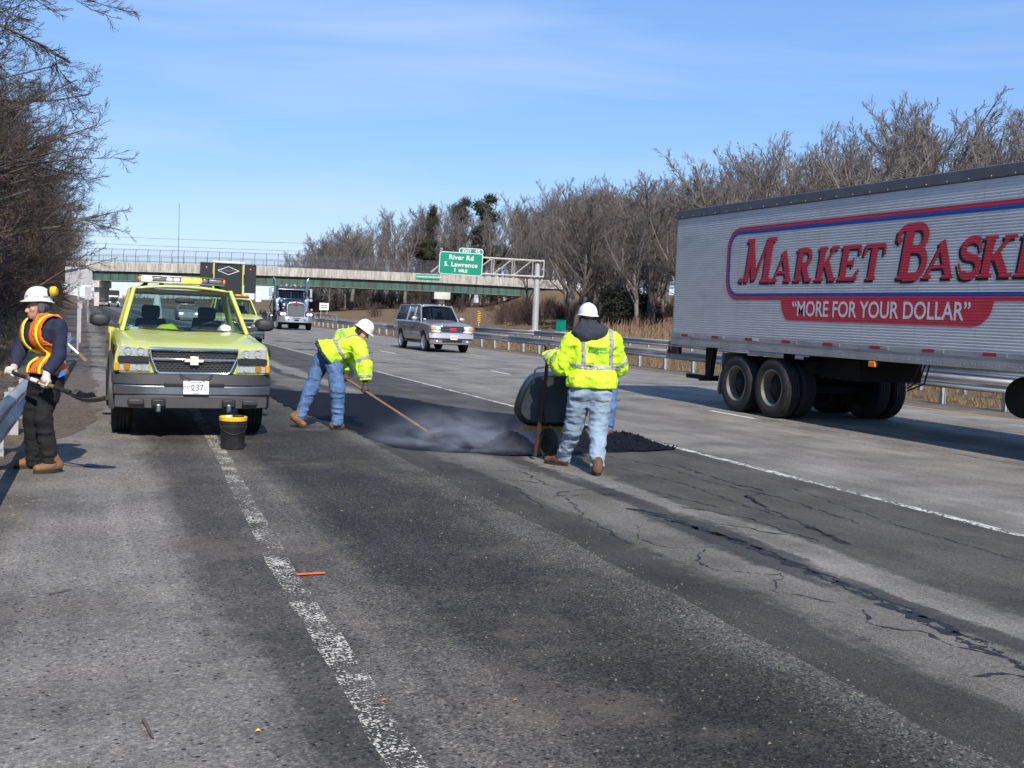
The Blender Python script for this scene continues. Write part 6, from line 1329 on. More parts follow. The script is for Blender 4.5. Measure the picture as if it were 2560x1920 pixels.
# ---------------------------------------------------------------- A: worker with orange vest and shovel
A_ = Person('person in a white hard hat and orange vest carrying a shovel at left', (0, 640), 2.7656, 10.45, (300, 1480, 0.0)); J = A_.J
look = (-0.80, -0.60, -0.10)
jA = dict(head=J(262, 352, 0), look=look, hup=(-0.04, 0.02, 1), neck=J(285, 432, 0.02), chest=J(300, 560, 0.0), waist=J(325, 800, 0.0), hem=np.array((0.0, 0, -0.02)), pel=np.array((0, 0, 0.03)),
 sl=J(415, 482, -0.13), sr=J(195, 480, 0.15), el=J(408, 690, -0.17), er=J(132, 668, 0.08), wl=J(322, 806, -0.27), wr=J(98, 765, -0.06),
 hl=J(372, 868, -0.06), hr=J(272, 868, 0.08), kl=J(296, 1120, -0.12), kr=J(222, 1112, 0.10), al=J(348, 1405, -0.06), ar=J(240, 1425, 0.16), heel_l=J(398, 1452, -0.03), toe_l=J(262, 1490, -0.14), heel_r=J(262, 1462, 0.19), toe_r=J(128, 1474, 0.12))
for k_ in ('heel_l', 'toe_l', 'heel_r', 'toe_r'): jA[k_][2] = 0.018
jA['heel_l'][2] = 0.03
jk, to, pa = build_person(A_, jA, fat=0.85, cloth=dict(top='navy', top_name='sweatshirt', leg='black_trousers', leg_name='trousers', boot='boot_tan', seed=1, fold=0.008, bres=0.0075), fwd=(-0.8, -0.6, 0))
# hood round the head and neck
hf, L = head_fn(jA['head'], look, jA['hup'])
def hoodA(P):
    c = jA['head']; fw = np.array(look); fw[2] = 0; fw /= np.linalg.norm(fw); face = (P-c)@fw
    d = np.maximum(hf(P)-0.014, -(hf(P)-0.004)); d = np.maximum(d, face-0.022); d = np.maximum(d, (P-c)[..., 2]-0.10)
    d2 = limb(P, [jA['neck']+np.array((0, 0, -.02)), jA['head']+np.array((0, 0, -0.10))], [0.10, 0.085]); d2 = np.maximum(d2, -(hf(P)-0.006)); d2 = np.maximum(d2, face-0.03)
    return smin(d, d2, 0.01)
lo, hi = bounds([jA['head'], jA['neck']], 0.17); surf('hood', hoodA, lo, hi, 0.007, 'hood_grey', A_.t)
hA = hard_hat(A_, tuple(L(0, -0.005, 0.058)), (-0.80, -0.60, 0.05), (-0.02, 0.05, 1), 0.98, stripes=True)
em = bpy.data.objects.new('ear_muff', None); col.objects.link(em); em.parent = A_.t
q = L(0.12, -0.07, 0.135) if (np.cross(np.array(look), (0, 0, 1.0)))[0] > 0 else L(-0.12, -0.07, 0.135)
q = J(372, 244, -0.02); g = MB(); g.lathe([(-0.03, 0.030), (-0.022, 0.045), (0.012, 0.048), (0.03, 0.034), (0.034, 0.005)], tuple(q), 'X', 18); g.build('cup', 'muff_yellow', em, smooth=40)
g = MB(); g.lathe([(-0.05, 0.03), (-0.045, 0.042), (-0.028, 0.044)], tuple(q), 'X', 18); g.build('cushion', 'black', em, smooth=40); g = MB(); g.tube([tuple(q+np.array((-0.03, 0, 0.0))), tuple(q+np.array((-0.05, 0, -0.05))), tuple(q+np.array((-0.055, 0.0, -0.08)))], 0.008, 6); g.build('arm', 'black', em)
# vest: a shell over the torso, open at the front
fw = np.array((-0.75, -0.66, 0)); fw /= np.linalg.norm(fw); rt = np.array((-fw[1], fw[0], 0))   # rt: towards the wearer's left on the image right
if rt[0] < 0: rt = -rt
cx_ = (jA['sl']+jA['sr'])/2; vz0, vz1 = J(250, 812, 0)[2], cx_[2]+0.12
def vest_sdf(P): return to(P, 0.026)+folds(P, 0.006, 8.0, 1, (1, 1, 0.5))
def spine(P):
    t = np.clip((cx_[2]-P[..., 2])/(cx_[2]-jA['waist'][2]), 0, 1)[..., None]; return cx_+(jA['waist']-cx_)*t
def side(P): return (P-spine(P))@rt
def front(P): return (P-spine(P))@fw
def vest_reg(P):
    h = np.clip((vz1-P[..., 2])/(vz1-vz0), 0, 1); s_ = side(P)
    r = np.maximum(vz0-P[..., 2], P[..., 2]-vz1)
    r = np.maximum(r, np.abs(s_)-0.185-0.05*np.clip((h-0.35)*4, 0, 1))                       # arm holes
    gap = 0.075*(1-h)**1.1+0.004; r = np.maximum(r, np.where(front(P) > 0, gap-np.abs(s_+0.045), -1.0))   # open front, wide at the neck
    r = np.maximum(r, 0.092-np.linalg.norm((P-cx_)[..., :2], axis=-1)) if False else r
    return r
lo, hi = bounds([jA['neck'], jA['chest'], jA['waist'], jA['sl'], jA['sr'], jA['hl'], jA['hr']], 0.2)
surf('safety_vest', shell(vest_sdf, vest_reg, 0.005), lo, hi, 0.010, 'vest_orange', A_.t)
for sgn in (-1, 1):
    def st(P, sgn=sgn):
        h = np.clip((vz1-P[..., 2])/(vz1-vz0), 0, 1); c = 0.125-0.02*h+(0.0 if sgn > 0 else -0.02)
        return np.maximum(np.maximum(vz0+0.005-P[..., 2], P[..., 2]-vz1+0.01), np.abs(side(P)*sgn-c)-0.019)
    o = surf('reflective_stripe', shell(lambda P: vest_sdf(P)-0.004, st, 0.006), lo, hi, 0.0085, 'vest_yellow', A_.t)
g = MB(); g.grid(lambda u, v: tuple(np.array(J(390+60*u, 795+38*v+8*math.sin(5*u), -0.145))), 6, 3); g.build('shirt_tail', 'blue_cloth', A_.t, solid=0.01)
# gloves and the shovel
sh0, sh1, sh2 = J(-14, 772, -0.16), J(485, 945, -0.42), J(735, 988, -0.50)
ax = sh1-sh0
def on_shaft(t): return sh0+ax*t
glove(A_, 'glove_white', jA['wl'], on_shaft(0.645), ax, -1); glove(A_, 'glove_white', jA['wr'], on_shaft(0.165), ax, 1)
shv = thing('shovel', 'wooden handled shovel full of black asphalt held by the vested worker', 'shovel', A_.base, -YAW)
g = MB(); g.tube([tuple(on_shaft(0.10)), tuple(on_shaft(0.42))], 0.018, 10); g.build('dark_grip', 'black', shv, smooth=60)
g = MB(); g.tube([tuple(on_shaft(0.42)), tuple(on_shaft(0.80))], 0.019, 10); g.build('wooden_shaft', 'wood_handle', shv, smooth=60)
g = MB(); g.tube([tuple(on_shaft(0.47)), tuple(on_shaft(0.56))], 0.0196, 10, sc=(1, 1)); g.build('white_label', 'white_plastic', shv, smooth=60)
g = MB(); g.tube([tuple(on_shaft(0.79)), tuple(on_shaft(0.9)), tuple(on_shaft(1.0))], [0.023, 0.020, 0.024], 10); g.build('socket', 'under', shv, smooth=60)
g = MB(); g.tube([tuple(on_shaft(0.0)+np.array((0, -0.055, 0))), tuple(on_shaft(0.0)+np.array((0, 0.055, 0)))], 0.016, 8); g.tube([tuple(on_shaft(0.0)+np.array((0, -0.05, 0))), tuple(on_shaft(0.10))], 0.011, 6); g.tube([tuple(on_shaft(0.0)+np.array((0, 0.05, 0))), tuple(on_shaft(0.10))], 0.011, 6); g.build('d_grip', 'black', shv, smooth=60)
bl = sh2-sh1; Lb = np.linalg.norm(bl); bu = bl/Lb; bs_ = np.cross((0, 0, 1), bu); bs_ /= np.linalg.norm(bs_); bn = np.cross(bu, bs_)
def blade(u, v):
    w = 0.115*(1 if u < 0.7 else 1-0.75*((u-0.7)/0.3)**1.6)*(0.75+0.25*min(1, u*5)); a = (v-0.5)*2
    return tuple(sh1+bu*(u*Lb)+bs_*(a*w)+bn*(0.045*a*a-0.05*math.sin(u*math.pi)*0.9-0.012))
g = MB(); g.grid(blade, 12, 8); g.build('blade', 'blade_steel', shv, smooth=60, solid=0.004) if mat('blade_steel', (0.10, 0.085, 0.06), 0.5, 0.5, 0.4, 9, dirt=(0.02, 0.02, 0.02), dirt_amt=0.8, dirt_scale=6) else 0
g = MB(); rng = random.Random(4)
def load(u, v):
    p = np.array(blade(0.08+0.82*u, 0.06+0.88*v)); e = math.sin(math.pi*u)**0.7*math.sin(math.pi*v)**0.7; return tuple(p+np.array((0, 0, 0.004+0.085*e*(0.75+0.35*wob(u*4+v*3, 1)*0.5)+rng.uniform(-.006, .006)*e)))
g.grid(load, 18, 12); g.build('asphalt_load', 'fresh_tar', shv, smooth=40)

# ---------------------------------------------------------------- B: worker tipping the wheelbarrow
B_ = Person('person in a lime jacket and pale jeans tipping the wheelbarrow, seen from behind', (1200, 720), 3.319, 11.95, (880, 1500, 0.1)); J = B_.J
lookB = (-0.25, 0.95, -0.12)
jB = dict(head=J(892, 262, 0.03), look=lookB, hup=(0, 0.04, 1), neck=J(905, 362, 0.02), chest=J(935, 560, 0.04), waist=J(930, 770, 0.0), hem=np.array((0, 0, -0.055)), pel=np.array((0, 0, 0.04)),
 sl=J(775, 455, 0.05), sr=J(1085, 455, -0.02), el=J(672, 640, 0.10), er=J(1140, 640, 0.12), wl=J(578, 560, 0.42), wr=J(1060, 690, 0.45),
 hl=J(825, 880, 0.02), hr=J(1005, 880, -0.02), kl=J(775, 1160, 0.20), kr=J(978, 1160, 0.0), al=J(685, 1425, 0.46), ar=J(975, 1465, -0.18), heel_l=J(700, 1470, 0.42), toe_l=J(560, 1462, 0.56), heel_r=J(975, 1545, -0.25), toe_r=J(965, 1500, -0.02))
for k_ in ('heel_l', 'toe_l', 'heel_r', 'toe_r'): jB[k_][2] = 0.020
jk, to, pa = build_person(B_, jB, dict(top='hivis', top_name='jacket', leg='jeans_pale', leg_name='jeans', boot='boot_brown', seed=5, fold=0.017, bres=0.014), (0, 1, 0), head=True, fat=1.10, jk=0.030, res=0.011)
J0 = (J(845, 375, -0.02), J(985, 378, -0.04))
def hoodB(P):
    d = limb(P, [jB['neck']+np.array((0, 0, -.04)), jB['head']+np.array((0, -0.02, -0.03))], [0.145, 0.098], 0.04); d = smin(d, cap(P, J0[0], J0[1], 0.105, 0.105), 0.04); d = np.maximum(d, (P-jB['head'])[..., 2]-0.045); return d+folds(P, 0.012, 11, 3)
lo, hi = bounds([jB['head'], jB['neck']], 0.24); surf('hood', hoodB, lo, hi, 0.010, 'charcoal_hood', B_.t)
hf, L = head_fn(jB['head'], lookB, jB['hup']); hard_hat(B_, tuple(L(0, -0.005, 0.048)), lookB, (0.02, 0.05, 1), 0.99)
zB = lambda cy: J(930, cy, 0)[2]; xB = lambda cx: J(cx, 600, 0)[0]
lo, hi = bounds([jB['neck'], jB['sl'], jB['sr'], jB['waist'], jB['hl'], jB['hr']], 0.22)
def tB(P): return jk(P)
surf('reflective_band', shell(tB, lambda P: np.maximum(np.abs(P[..., 2]-zB(652)+0.02*(P[..., 0]-xB(930)))-0.026, np.maximum(xB(745)-P[..., 0], P[..., 0]-xB(1175))), 0.006), lo, hi, 0.010, 'silver_tape', B_.t)
for c0_, c1_ in ((845, 858), (1075, 1085)):
    surf('reflective_brace', shell(tB, lambda P: np.maximum(np.maximum(np.abs(P[..., 0]-(xB(c0_)+(xB(c1_)-xB(c0_))*np.clip((zB(400)-P[..., 2])/(zB(400)-zB(640)), 0, 1)-0.04*np.clip(P[..., 2]-zB(420), 0, 1)))-0.026, zB(650)-P[..., 2]), P[..., 1]-jB['chest'][1]), 0.006), lo, hi, 0.010, 'silver_tape', B_.t)
def arm_band(pr, fn, a, b, t, w, name='sleeve_band'):
    c = a+(b-a)*t; n_ = (b-a)/np.linalg.norm(b-a); lo, hi = bounds([c], 0.17)
    surf(name, shell(fn, lambda P: np.maximum(np.abs((P-c)@n_)-w, np.linalg.norm(P-c, axis=-1)-0.15), 0.006), lo, hi, 0.008, 'silver_tape', pr.t)
arm_band(B_, jk, jB['el'], jB['wl'], 0.12, 0.024); arm_band(B_, jk, jB['el'], jB['wl'], 0.80, 0.02); arm_band(B_, jk, jB['sr'], jB['er'], 0.85, 0.024)
def jacket_print(pr, fn, x, z, w, rot=None):
    for s_, dx, dz, sz in (('MASS', -0.26, 0.10, 0.26), ('HIGHWAY', 0.24, -0.14, 0.24)):
        me = text_mesh(s_, sz*w, extrude=0.0, offset=0.004*w, spacing=1.0); bm = bmesh.new(); bm.from_mesh(me)
        bmesh.ops.transform(bm, matrix=Matrix.Translation((x+dx*w, 0, z+dz*w)) @ Matrix.Rotation(R_(90), 4, 'X'), verts=bm.verts); bm.to_mesh(me); bm.free(); on_surface(fn, me, -0.6, 0.6)
        me.materials.clear(); me.materials.append(MATS['logo_green']); o = bpy.data.objects.new('jacket_lettering', me); col.objects.link(o); o.parent = pr.t
    for x0, x1, z0_ in ((-0.05, 0.62, 0.18), (-0.02, 0.62, 0.10), (-0.05, 0.62, 0.03), (-0.62, -0.02, -0.05), (-0.62, -0.1, -0.12), (-0.62, -0.12, -0.19)):
        g = MB(); g.grid(lambda u, v: (x+w*(x0+(x1-x0)*u), 0, z+w*(z0_+0.03*v)), 8, 1); me = g.mesh('logo_line'); on_surface(fn, me, -0.6, 0.6); me.materials.append(MATS['logo_green']); o = bpy.data.objects.new('logo_line', me); col.objects.link(o); o.parent = pr.t
jacket_print(B_, jk, J(965, 515, 0)[0], J(965, 515, 0)[2], 0.158)
for cx in (850, 1010):   # back pockets
    g = MB(); c = J(cx, 930, 0); g.grid(lambda u, v: (c[0]+0.15*(u-.5), 0, c[2]+0.012*v-0.03*(1-abs(2*u-1))*0.4), 8, 1); me = g.mesh('pocket_seam'); on_surface(pa, me, -0.6, 0.6); me.materials.append(MATS['seam_tan'] if 'seam_tan' in MATS else mat('seam_tan', (0.16, 0.15, 0.12), .9)); o = bpy.data.objects.new('pocket_seam', me); col.objects.link(o); o.parent = B_.t
gw = J(560, 520, 0.45)
glove(B_, 'glove_brown', jB['wl'], J(556, 515, 0.46), J(566, 440, 0.46)-J(550, 640, 0.5), 1); glove(B_, 'glove_brown', jB['wr'], J(1040, 680, 0.52), J(1046, 600, 0.5)-J(1034, 760, 0.54), -1)

# tipped wheelbarrow: standing on its wheel, handles up, underside of the tray towards us
wb = thing('wheelbarrow', 'dark tipped wheelbarrow with wooden handles in front of the pale jeans worker', 'wheelbarrow', B_.base, -YAW)
WJ = lambda cx, cy, dd: J(cx, cy, dd+0.85)
mat('tray_dark', (0.013, 0.019, 0.023), 0.42, 0.2, 0.25, 7, dirt=(0.07, 0.075, 0.075), dirt_amt=0.5, dirt_scale=5)
OUT = [(455, 705), (600, 690), (760, 695), (850, 720), (905, 860), (900, 1020), (840, 1110), (700, 1140), (480, 1140), (360, 1120), (300, 1060), (288, 990), (330, 860), (395, 745)]
def smooth_poly(P, k=3):
    for _ in range(k): P = [q for a, b in zip(P, P[1:]+P[:1]) for q in ((a[0]*.75+b[0]*.25, a[1]*.75+b[1]*.25), (a[0]*.25+b[0]*.75, a[1]*.25+b[1]*.75))]
    return P
O2 = smooth_poly(OUT, 1); cxm, cym = 610, 920
g = MB(); g.loft([[tuple(WJ(cxm+(x-cxm)*s, cym+(y-cym)*s+o, dd)) for x, y in O2] for s, o, dd in ((0.97, 0, 0.30), (1.02, 0, 0.28), (1.0, 0, 0.26), (0.95, 2, 0.18), (0.91, 5, 0.06), (0.87, 8, 0.012), (0.84, 10, 0.0))], cap=False)
tray = g.build('tray', 'tray_dark', wb, smooth=45)
g = MB(); P = [(cxm+(x-cxm)*0.84, cym+(y-cym)*0.84+10) for x, y in O2]; g.add([tuple(WJ(x, y, 0.0)) for x, y in P], [tuple(range(len(P)))]); g.build('tray_floor', 'tray_dark', wb)
g = MB(); g.tube([tuple(WJ(cxm+(x-cxm)*1.015, cym+(y-cym)*1.015, 0.285)) for x, y in O2+[O2[0]]], 0.012, 6); g.build('tray_rim', 'dull_chrome', wb, smooth=60)
for a, b_, c in (((572, 470, -0.36), (540, 800, -0.16), (456, 1392, -0.02)), ((1050, 590, -0.33), (930, 900, -0.16), (700, 1392, -0.02))):
    g = MB(); g.tube([tuple(WJ(*a)), tuple(WJ(*b_)), tuple(WJ(*c))], 0.023, 6); g.build('handle', 'wood_dark', wb, smooth=30)
for a, b_ in (((520, 880, -0.12), (538, 1130, -0.02)), ((880, 900, -0.12), (850, 1130, -0.02))):
    g = MB(); g.tube([tuple(WJ(*a)), tuple(WJ(*b_))], 0.02, 4, sc=(1, .4)); g.build('steel_bracket', 'blade_steel', wb)
g = MB(); g.tube([tuple(WJ(452, 730, -0.10)), tuple(WJ(455, 690, -0.12)), tuple(WJ(475, 664, -0.12)), tuple(WJ(580, 656, -0.12)), tuple(WJ(700, 662, -0.12)), tuple(WJ(760, 690, -0.1))], 0.011, 8); g.build('stand_leg', 'dull_chrome', wb, smooth=60)
for a, b_ in (((580, 1140, .02), (622, 1265, .03)), ((700, 1140, .02), (640, 1268, .03))):
    g = MB(); g.tube([tuple(WJ(*a)), tuple(WJ(*b_))], 0.012, 6); g.build('wheel_stay', 'wheel_yellow' if 'wheel_yellow' in MATS else mat('wheel_yellow', (0.42, 0.27, 0.05), 0.6, 0, 0.25, 9) and 'wheel_yellow', wb)
wc = WJ(566, 1296, 0.0); wc[2] = 0.185
W_ = bpy.data.objects.new('wheel', None); col.objects.link(W_); W_.parent = wb; W_.location = tuple(wc); W_.rotation_euler = (0, 0, R_(28))
g = MB(); g.lathe([(-.03, .10), (-.045, .13), (-.04, .165), (-.02, .185), (.02, .185), (.04, .165), (.045, .13), (.03, .10)], axis='X', n=28, cap=False); g.build('tyre', 'rubber', W_, smooth=50)
g = MB(); g.lathe([(-.03, .105), (-.02, .06), (-.035, .02), (.035, .02), (.02, .06), (.03, .105)], axis='X', n=20, cap=False); g.build('rim', 'under', W_, smooth=40)
g = MB(); g.hexa([tuple(WJ(x, y, d)) for x, y, d in ((328, 1182, .22), (700, 1178, .22), (700, 1178, .30), (328, 1182, .30), (330, 1138, .22), (705, 1146, .22), (705, 1146, .30), (330, 1138, .30))]); g.build('yellow_nose_guard', 'wheel_yellow', wb, bevel=0.015)

# ---------------------------------------------------------------- C: stooping figure mostly hidden behind the wheelbarrow worker
C_P = Person('person in blue jeans stooping behind the worker with the wheelbarrow', (1200, 720), 3.319, 15.6, (1060, 1225, 0.0)); J = C_P.J
jC = dict(head=J(860, 690, -0.1), look=(-0.8, 0.1, -0.5), hup=(-0.6, 0, 0.8), neck=J(905, 700, -0.05), chest=J(960, 720, 0), waist=J(1050, 745, 0), hem=np.array((0.02, 0, -0.02)), pel=np.array((0, 0, 0.03)), hdir=(1, 0, -0.3),
 sl=J(925, 705, -0.2), sr=J(925, 700, 0.2), el=J(900, 850, -0.2), er=J(890, 850, 0.2), wl=J(880, 980, -0.15), wr=J(870, 980, 0.2),
 hl=J(1078, 780, -0.09), hr=J(1078, 780, 0.09), kl=J(1075, 990, -0.12), kr=J(1040, 1000, 0.12), al=J(1052, 1190, -0.1), ar=J(985, 1190, 0.12), heel_l=J(1068, 1225, -0.1), toe_l=J(950, 1225, -0.12), heel_r=J(1000, 1225, 0.12), toe_r=J(890, 1225, 0.12))
for k_ in ('heel_l', 'toe_l', 'heel_r', 'toe_r'): jC[k_][2] = 0.030
build_person(C_P, jC, dict(top='hivis', top_name='jacket', leg='jeans_blue', leg_name='jeans', boot='boot_brown', seed=15, bres=0.014), (-1, 0, 0), head=True, jk=0.015)
hf, L = head_fn(jC['head'], jC['look'], jC['hup']); hard_hat(C_P, tuple(L(0, -0.005, 0.05)), jC['look'], jC['hup'], 0.98)
for w_, s_ in (('wl', 1), ('wr', -1)): glove(C_P, 'glove_brown', jC[w_], jC[w_]+np.array((-0.03, 0, -0.07)), (0.9, 0.1, 0.3), s_)
g = MB(); g.tube([tuple(jC['wr']+np.array((0.5, 0.0, 0.12))), tuple(jC['wr']+np.array((-0.03, 0, -0.07))), tuple(jC['wl']+np.array((-0.45, -0.1, -0.25)))], 0.016, 8)
tag(g.build('rake_handle', 'wood_handle', smooth=60), 'wooden tool handle held by the stooping person behind the wheelbarrow', 'tool'); o = bpy.data.objects['rake_handle']; o.location = C_P.base; o.rotation_euler = (0, 0, -YAW)

# ---------------------------------------------------------------- D: bent worker raking the patch
D_ = Person('person in a lime jacket and blue jeans bending to rake the patch', (640, 640), 3.607, 15.1, (560, 1550, 0.0)); J = D_.J
lookD = (0.72, -0.22, -0.66); hupD = (0.45, 0.0, 0.75)
jD = dict(head=J(962, 690, -0.02), look=lookD, hup=hupD, neck=J(900, 715, 0.03), chest=J(800, 790, 0.02), waist=J(655, 865, 0.0), hem=np.array((-0.03, 0, -0.035)), pel=np.array((0.01, 0, 0.03)), hdir=(-0.75, 0, -0.62),
 sl=J(858, 720, 0.24), sr=J(925, 835, -0.16), el=J(850, 920, 0.28), er=J(975, 985, -0.20), wl=J(815, 1060, 0.10), wr=J(985, 1125, -0.22),
 hl=J(592, 945, 0.10), hr=J(705, 965, -0.09), kl=J(500, 1185, 0.08), kr=J(735, 1215, -0.12), al=J(395, 1440, 0.04), ar=J(738, 1500, -0.06), heel_l=J(340, 1475, 0.03), toe_l=J(428, 1545, 0.0), heel_r=J(695, 1555, -0.05), toe_r=J(770, 1555, -0.02))
for k_ in ('toe_l', 'heel_r', 'toe_r'): jD[k_][2] = 0.022
jD['heel_l'][2] = max(0.09, jD['heel_l'][2])
jk, to, pa = build_person(D_, jD, dict(top='hivis', top_name='jacket', leg='jeans_blue', leg_name='jeans', boot='boot_tan', seed=9, fold=0.016), (0.7, 0, -0.6), head=True, fat=1.03, jk=0.026, res=0.011)
hf, L = head_fn(jD['head'], lookD, hupD); hard_hat(D_, tuple(L(0, -0.005, 0.052)), lookD, hupD, 0.99)
def collarD(P):
    d = limb(P, [jD['neck']-np.array((0.03, 0, 0.02)), jD['neck']*0.5+jD['head']*0.5], [0.092, 0.078]); return np.maximum(d, -(hf(P)-0.004))
lo, hi = bounds([jD['neck'], jD['head']], 0.14); surf('collar', collarD, lo, hi, 0.008, 'charcoal_hood', D_.t)
def hairD(P): fv = np.array(lookD); fv = fv/np.linalg.norm(fv); return np.maximum(np.maximum(np.abs(hf(P))-0.006, (P-jD['head'])@fv-0.012), -((P-jD['head'])@(np.array(hupD)/np.linalg.norm(hupD))+0.045))
lo, hi = bounds([jD['head']], 0.14); surf('hair', hairD, lo, hi, 0.007, 'brown_hair', D_.t)
sp_ = jD['chest']-jD['waist']; sp_ /= np.linalg.norm(sp_); mid = jD['waist']+(jD['chest']-jD['waist'])*0.62; shv_ = jD['sr']-jD['sl']; shv_ = shv_-sp_*(shv_@sp_); shv_ /= np.linalg.norm(shv_); bk_ = np.cross(sp_, shv_)
if bk_[2] < 0: bk_ = -bk_
lo, hi = bounds([jD['neck'], jD['sl'], jD['sr'], jD['waist'], jD['hl'], jD['hr']], 0.22); arms_off = lambda P: np.minimum(np.linalg.norm(P-jD['er'], axis=-1), np.linalg.norm(P-jD['wr'], axis=-1))
surf('reflective_band', shell(jk, lambda P: np.maximum(np.maximum(np.abs((P-mid)@sp_)-0.026, 0.16-arms_off(P)), 0.16-np.linalg.norm(P-jD['el'], axis=-1)), 0.006), lo, hi, 0.010, 'silver_tape', D_.t)
for q_ in (-1, 1):
    surf('reflective_brace', shell(jk, lambda P: np.maximum(np.maximum(np.abs((P-mid)@shv_-q_*0.115)-0.025, -((P-mid)@sp_)), 0.02-((P-mid)@bk_)), 0.006), lo, hi, 0.010, 'silver_tape', D_.t)
arm_band(D_, jk, jD['sr'], jD['er'], 0.72, 0.024); arm_band(D_, jk, jD['er'], jD['wr'], 0.74, 0.022)
def waistD(P): c = jD['waist']+jD['hem']*1.15; hd = np.array(jD['hdir']); hd = hd/np.linalg.norm(hd); return np.maximum(np.abs((P-c)@hd)-0.03, np.linalg.norm(P-c, axis=-1)-0.30)
surf('waistband', shell(lambda P: jk(P)+0.004, waistD, 0.008), lo, hi, 0.010, 'charcoal_hood', D_.t)
# print on the back, laid along the spine
for k in range(5):
    g = MB(); c = mid+sp_*0.12; pts = np.array([c+shv_*(-0.075+0.15*u/8)*(1 if k % 2 == 0 else 0.8)+sp_*(0.034-0.017*k+0.009*v) for u in range(9) for v in range(2)])
    hs_ = np.linspace(0.35, 0.0, 120); Q = pts[None]+bk_*hs_[:, None, None]; ins = jk(Q) < 0; hh_ = hs_[np.where(ins.any(0), ins.argmax(0), 119)]; pts = [tuple(p) for p in pts+bk_*(hh_+0.006)[:, None]]
    g.add(pts, [(2*i, 2*i+2, 2*i+3, 2*i+1) for i in range(8)]); g.build('logo_line', 'logo_green', D_.t)
# asphalt rake
gb = at_depth(1082, 1062, 14.35); d_ = gb-D_.base; r1 = np.array((d_.dot(D_.X), d_.dot(D_.Y), 0.06)); r0 = J(800, 1098, -0.10)
rdir = r1-r0
rk = thing('asphalt_rake', 'long wooden handled asphalt rake held by the bending worker', 'rake', D_.base, -YAW)
g = MB(); r00 = r0-rdir*0.10; g.tube([tuple(r00), tuple(r1)], 0.018, 10); g.build('handle', 'wood_handle', rk, smooth=60)
t_ = float(np.clip(((jD['wr']-r0)@rdir)/(rdir@rdir), 0, 1))+0.04; gp = r0+rdir*t_
glove(D_, 'glove_brown', jD['wr'], gp, rdir, 1); glove(D_, 'glove_brown', jD['wl'], r0, rdir, -1)
g = MB(); g.tube([tuple(r1-rdir*0.06), tuple(r1+rdir*0.02)], [0.022, 0.03], 8); g.build('ferrule', 'under', rk, smooth=60)
ru = rdir.copy(); ru[2] = 0; ru /= np.linalg.norm(ru); rs_ = np.array((-ru[1], ru[0], 0))
g = MB(); a = r1+ru*0.0; g.hexa([tuple(a+rs_*sx_*0.22+ru*sy_+np.array((0, 0, sz_-0.06))) for sz_ in (0.024, 0.105) for sx_, sy_ in ((-1, -0.012), (1, -0.012), (1, 0.012), (-1, 0.012))]); g.build('rake_head', 'blade_steel', rk, bevel=0.004)
# ------------------------------------------------------------------ trees and plants
mat('twig_grey', (0.175, 0.150, 0.138), 0.95, 0, 0.3, 0.8)
mat('twig_brown', (0.150, 0.122, 0.106), 0.95, 0, 0.3, 0.8); mat('twig_pale', (0.20, 0.175, 0.155), 0.95, 0, 0.3, 0.8)
mat('twig_dark', (0.082, 0.064, 0.054), 0.95, 0, 0.35, 0.8)
mat('twig_red', (0.105, 0.066, 0.052), 0.95, 0, 0.35, 1.2)
mat('bark_grey', (0.19, 0.16, 0.14), 0.95, 0, 0.35, 2.0, bump=0.3, bs=9, stretch=(3, 3, .6))
mat('pine_green', (0.045, 0.048, 0.028), 0.85, 0, 0.45, 1.5)
mat('juniper_green', (0.035, 0.040, 0.026), 0.9, 0, 0.45, 2.0)
mat('reed_tan', (0.25, 0.175, 0.095), 0.9, 0, 0.3, 2.0); mat('reed_head', (0.20, 0.125, 0.10), 0.9, 0, 0.3, 2.0)
mat('grass_tan', (0.23, 0.16, 0.085), 0.95, 0, 0.35, 1.5)
def perp(d, rng):
    a = Vector((rng.gauss(0, 1), rng.gauss(0, 1), rng.gauss(0, 1))); a = a-d*a.dot(d); return a.normalized() if a.length > 1e-4 else Vector((1, 0, 0))
def grow(rng, H, par):
    """recursive limbs; returns a list of (level, points, radii)"""
    out = []
    def limb_(p, d, L, r, lv):
        P = par[lv]; ns = P['seg']; pts = [p]; rs = [r]; q = p; dd = d
        for i in range(ns):
            dd = (dd+perp(dd, rng)*P['wig']+Vector((0, 0, P['up']))+Vector(P.get('lean', (0, 0, 0)))).normalized(); q = q+dd*(L/ns); pts.append(q); rs.append(max(P['rmin'], r*(1-(1-P['tap'])*(i+1)/ns)))
        out.append((lv, pts, rs))
        if lv+1 < len(par):
            C = par[lv+1]; k = max(1, int(P['kids']*rng.uniform(0.75, 1.25)))
            for c in range(k):
                t = P['k0']+(1-P['k0'])*((c+rng.random())/k); f = t*ns; i = min(ns-1, int(f)); a = pts[i].lerp(pts[i+1], f-i); ad = (pts[i+1]-pts[i]).normalized()
                ang = R_(rng.uniform(*C['ang'])); cd = (ad*math.cos(ang)+perp(ad, rng)*math.sin(ang)).normalized()
                rr = rs[i]*C['rr']*rng.uniform(0.75, 1.1); limb_(a, cd, L*C['lr']*rng.uniform(0.6, 1.15)*(1-0.45*t*C.get('shrink', 1)), max(C['rmin'], rr), lv+1)
    base = par[0]
    for k in range(base.get('stems', 1)):
        d0 = Vector((rng.gauss(0, base.get('sp', 0.06)), rng.gauss(0, base.get('sp', 0.06)), 1)).normalized(); o = Vector((rng.gauss(0, base.get('so', 0.0)), rng.gauss(0, base.get('so', 0.0)), -0.3))
        limb_(o, d0, H*base['lr'], base['r'], 0)
    return out
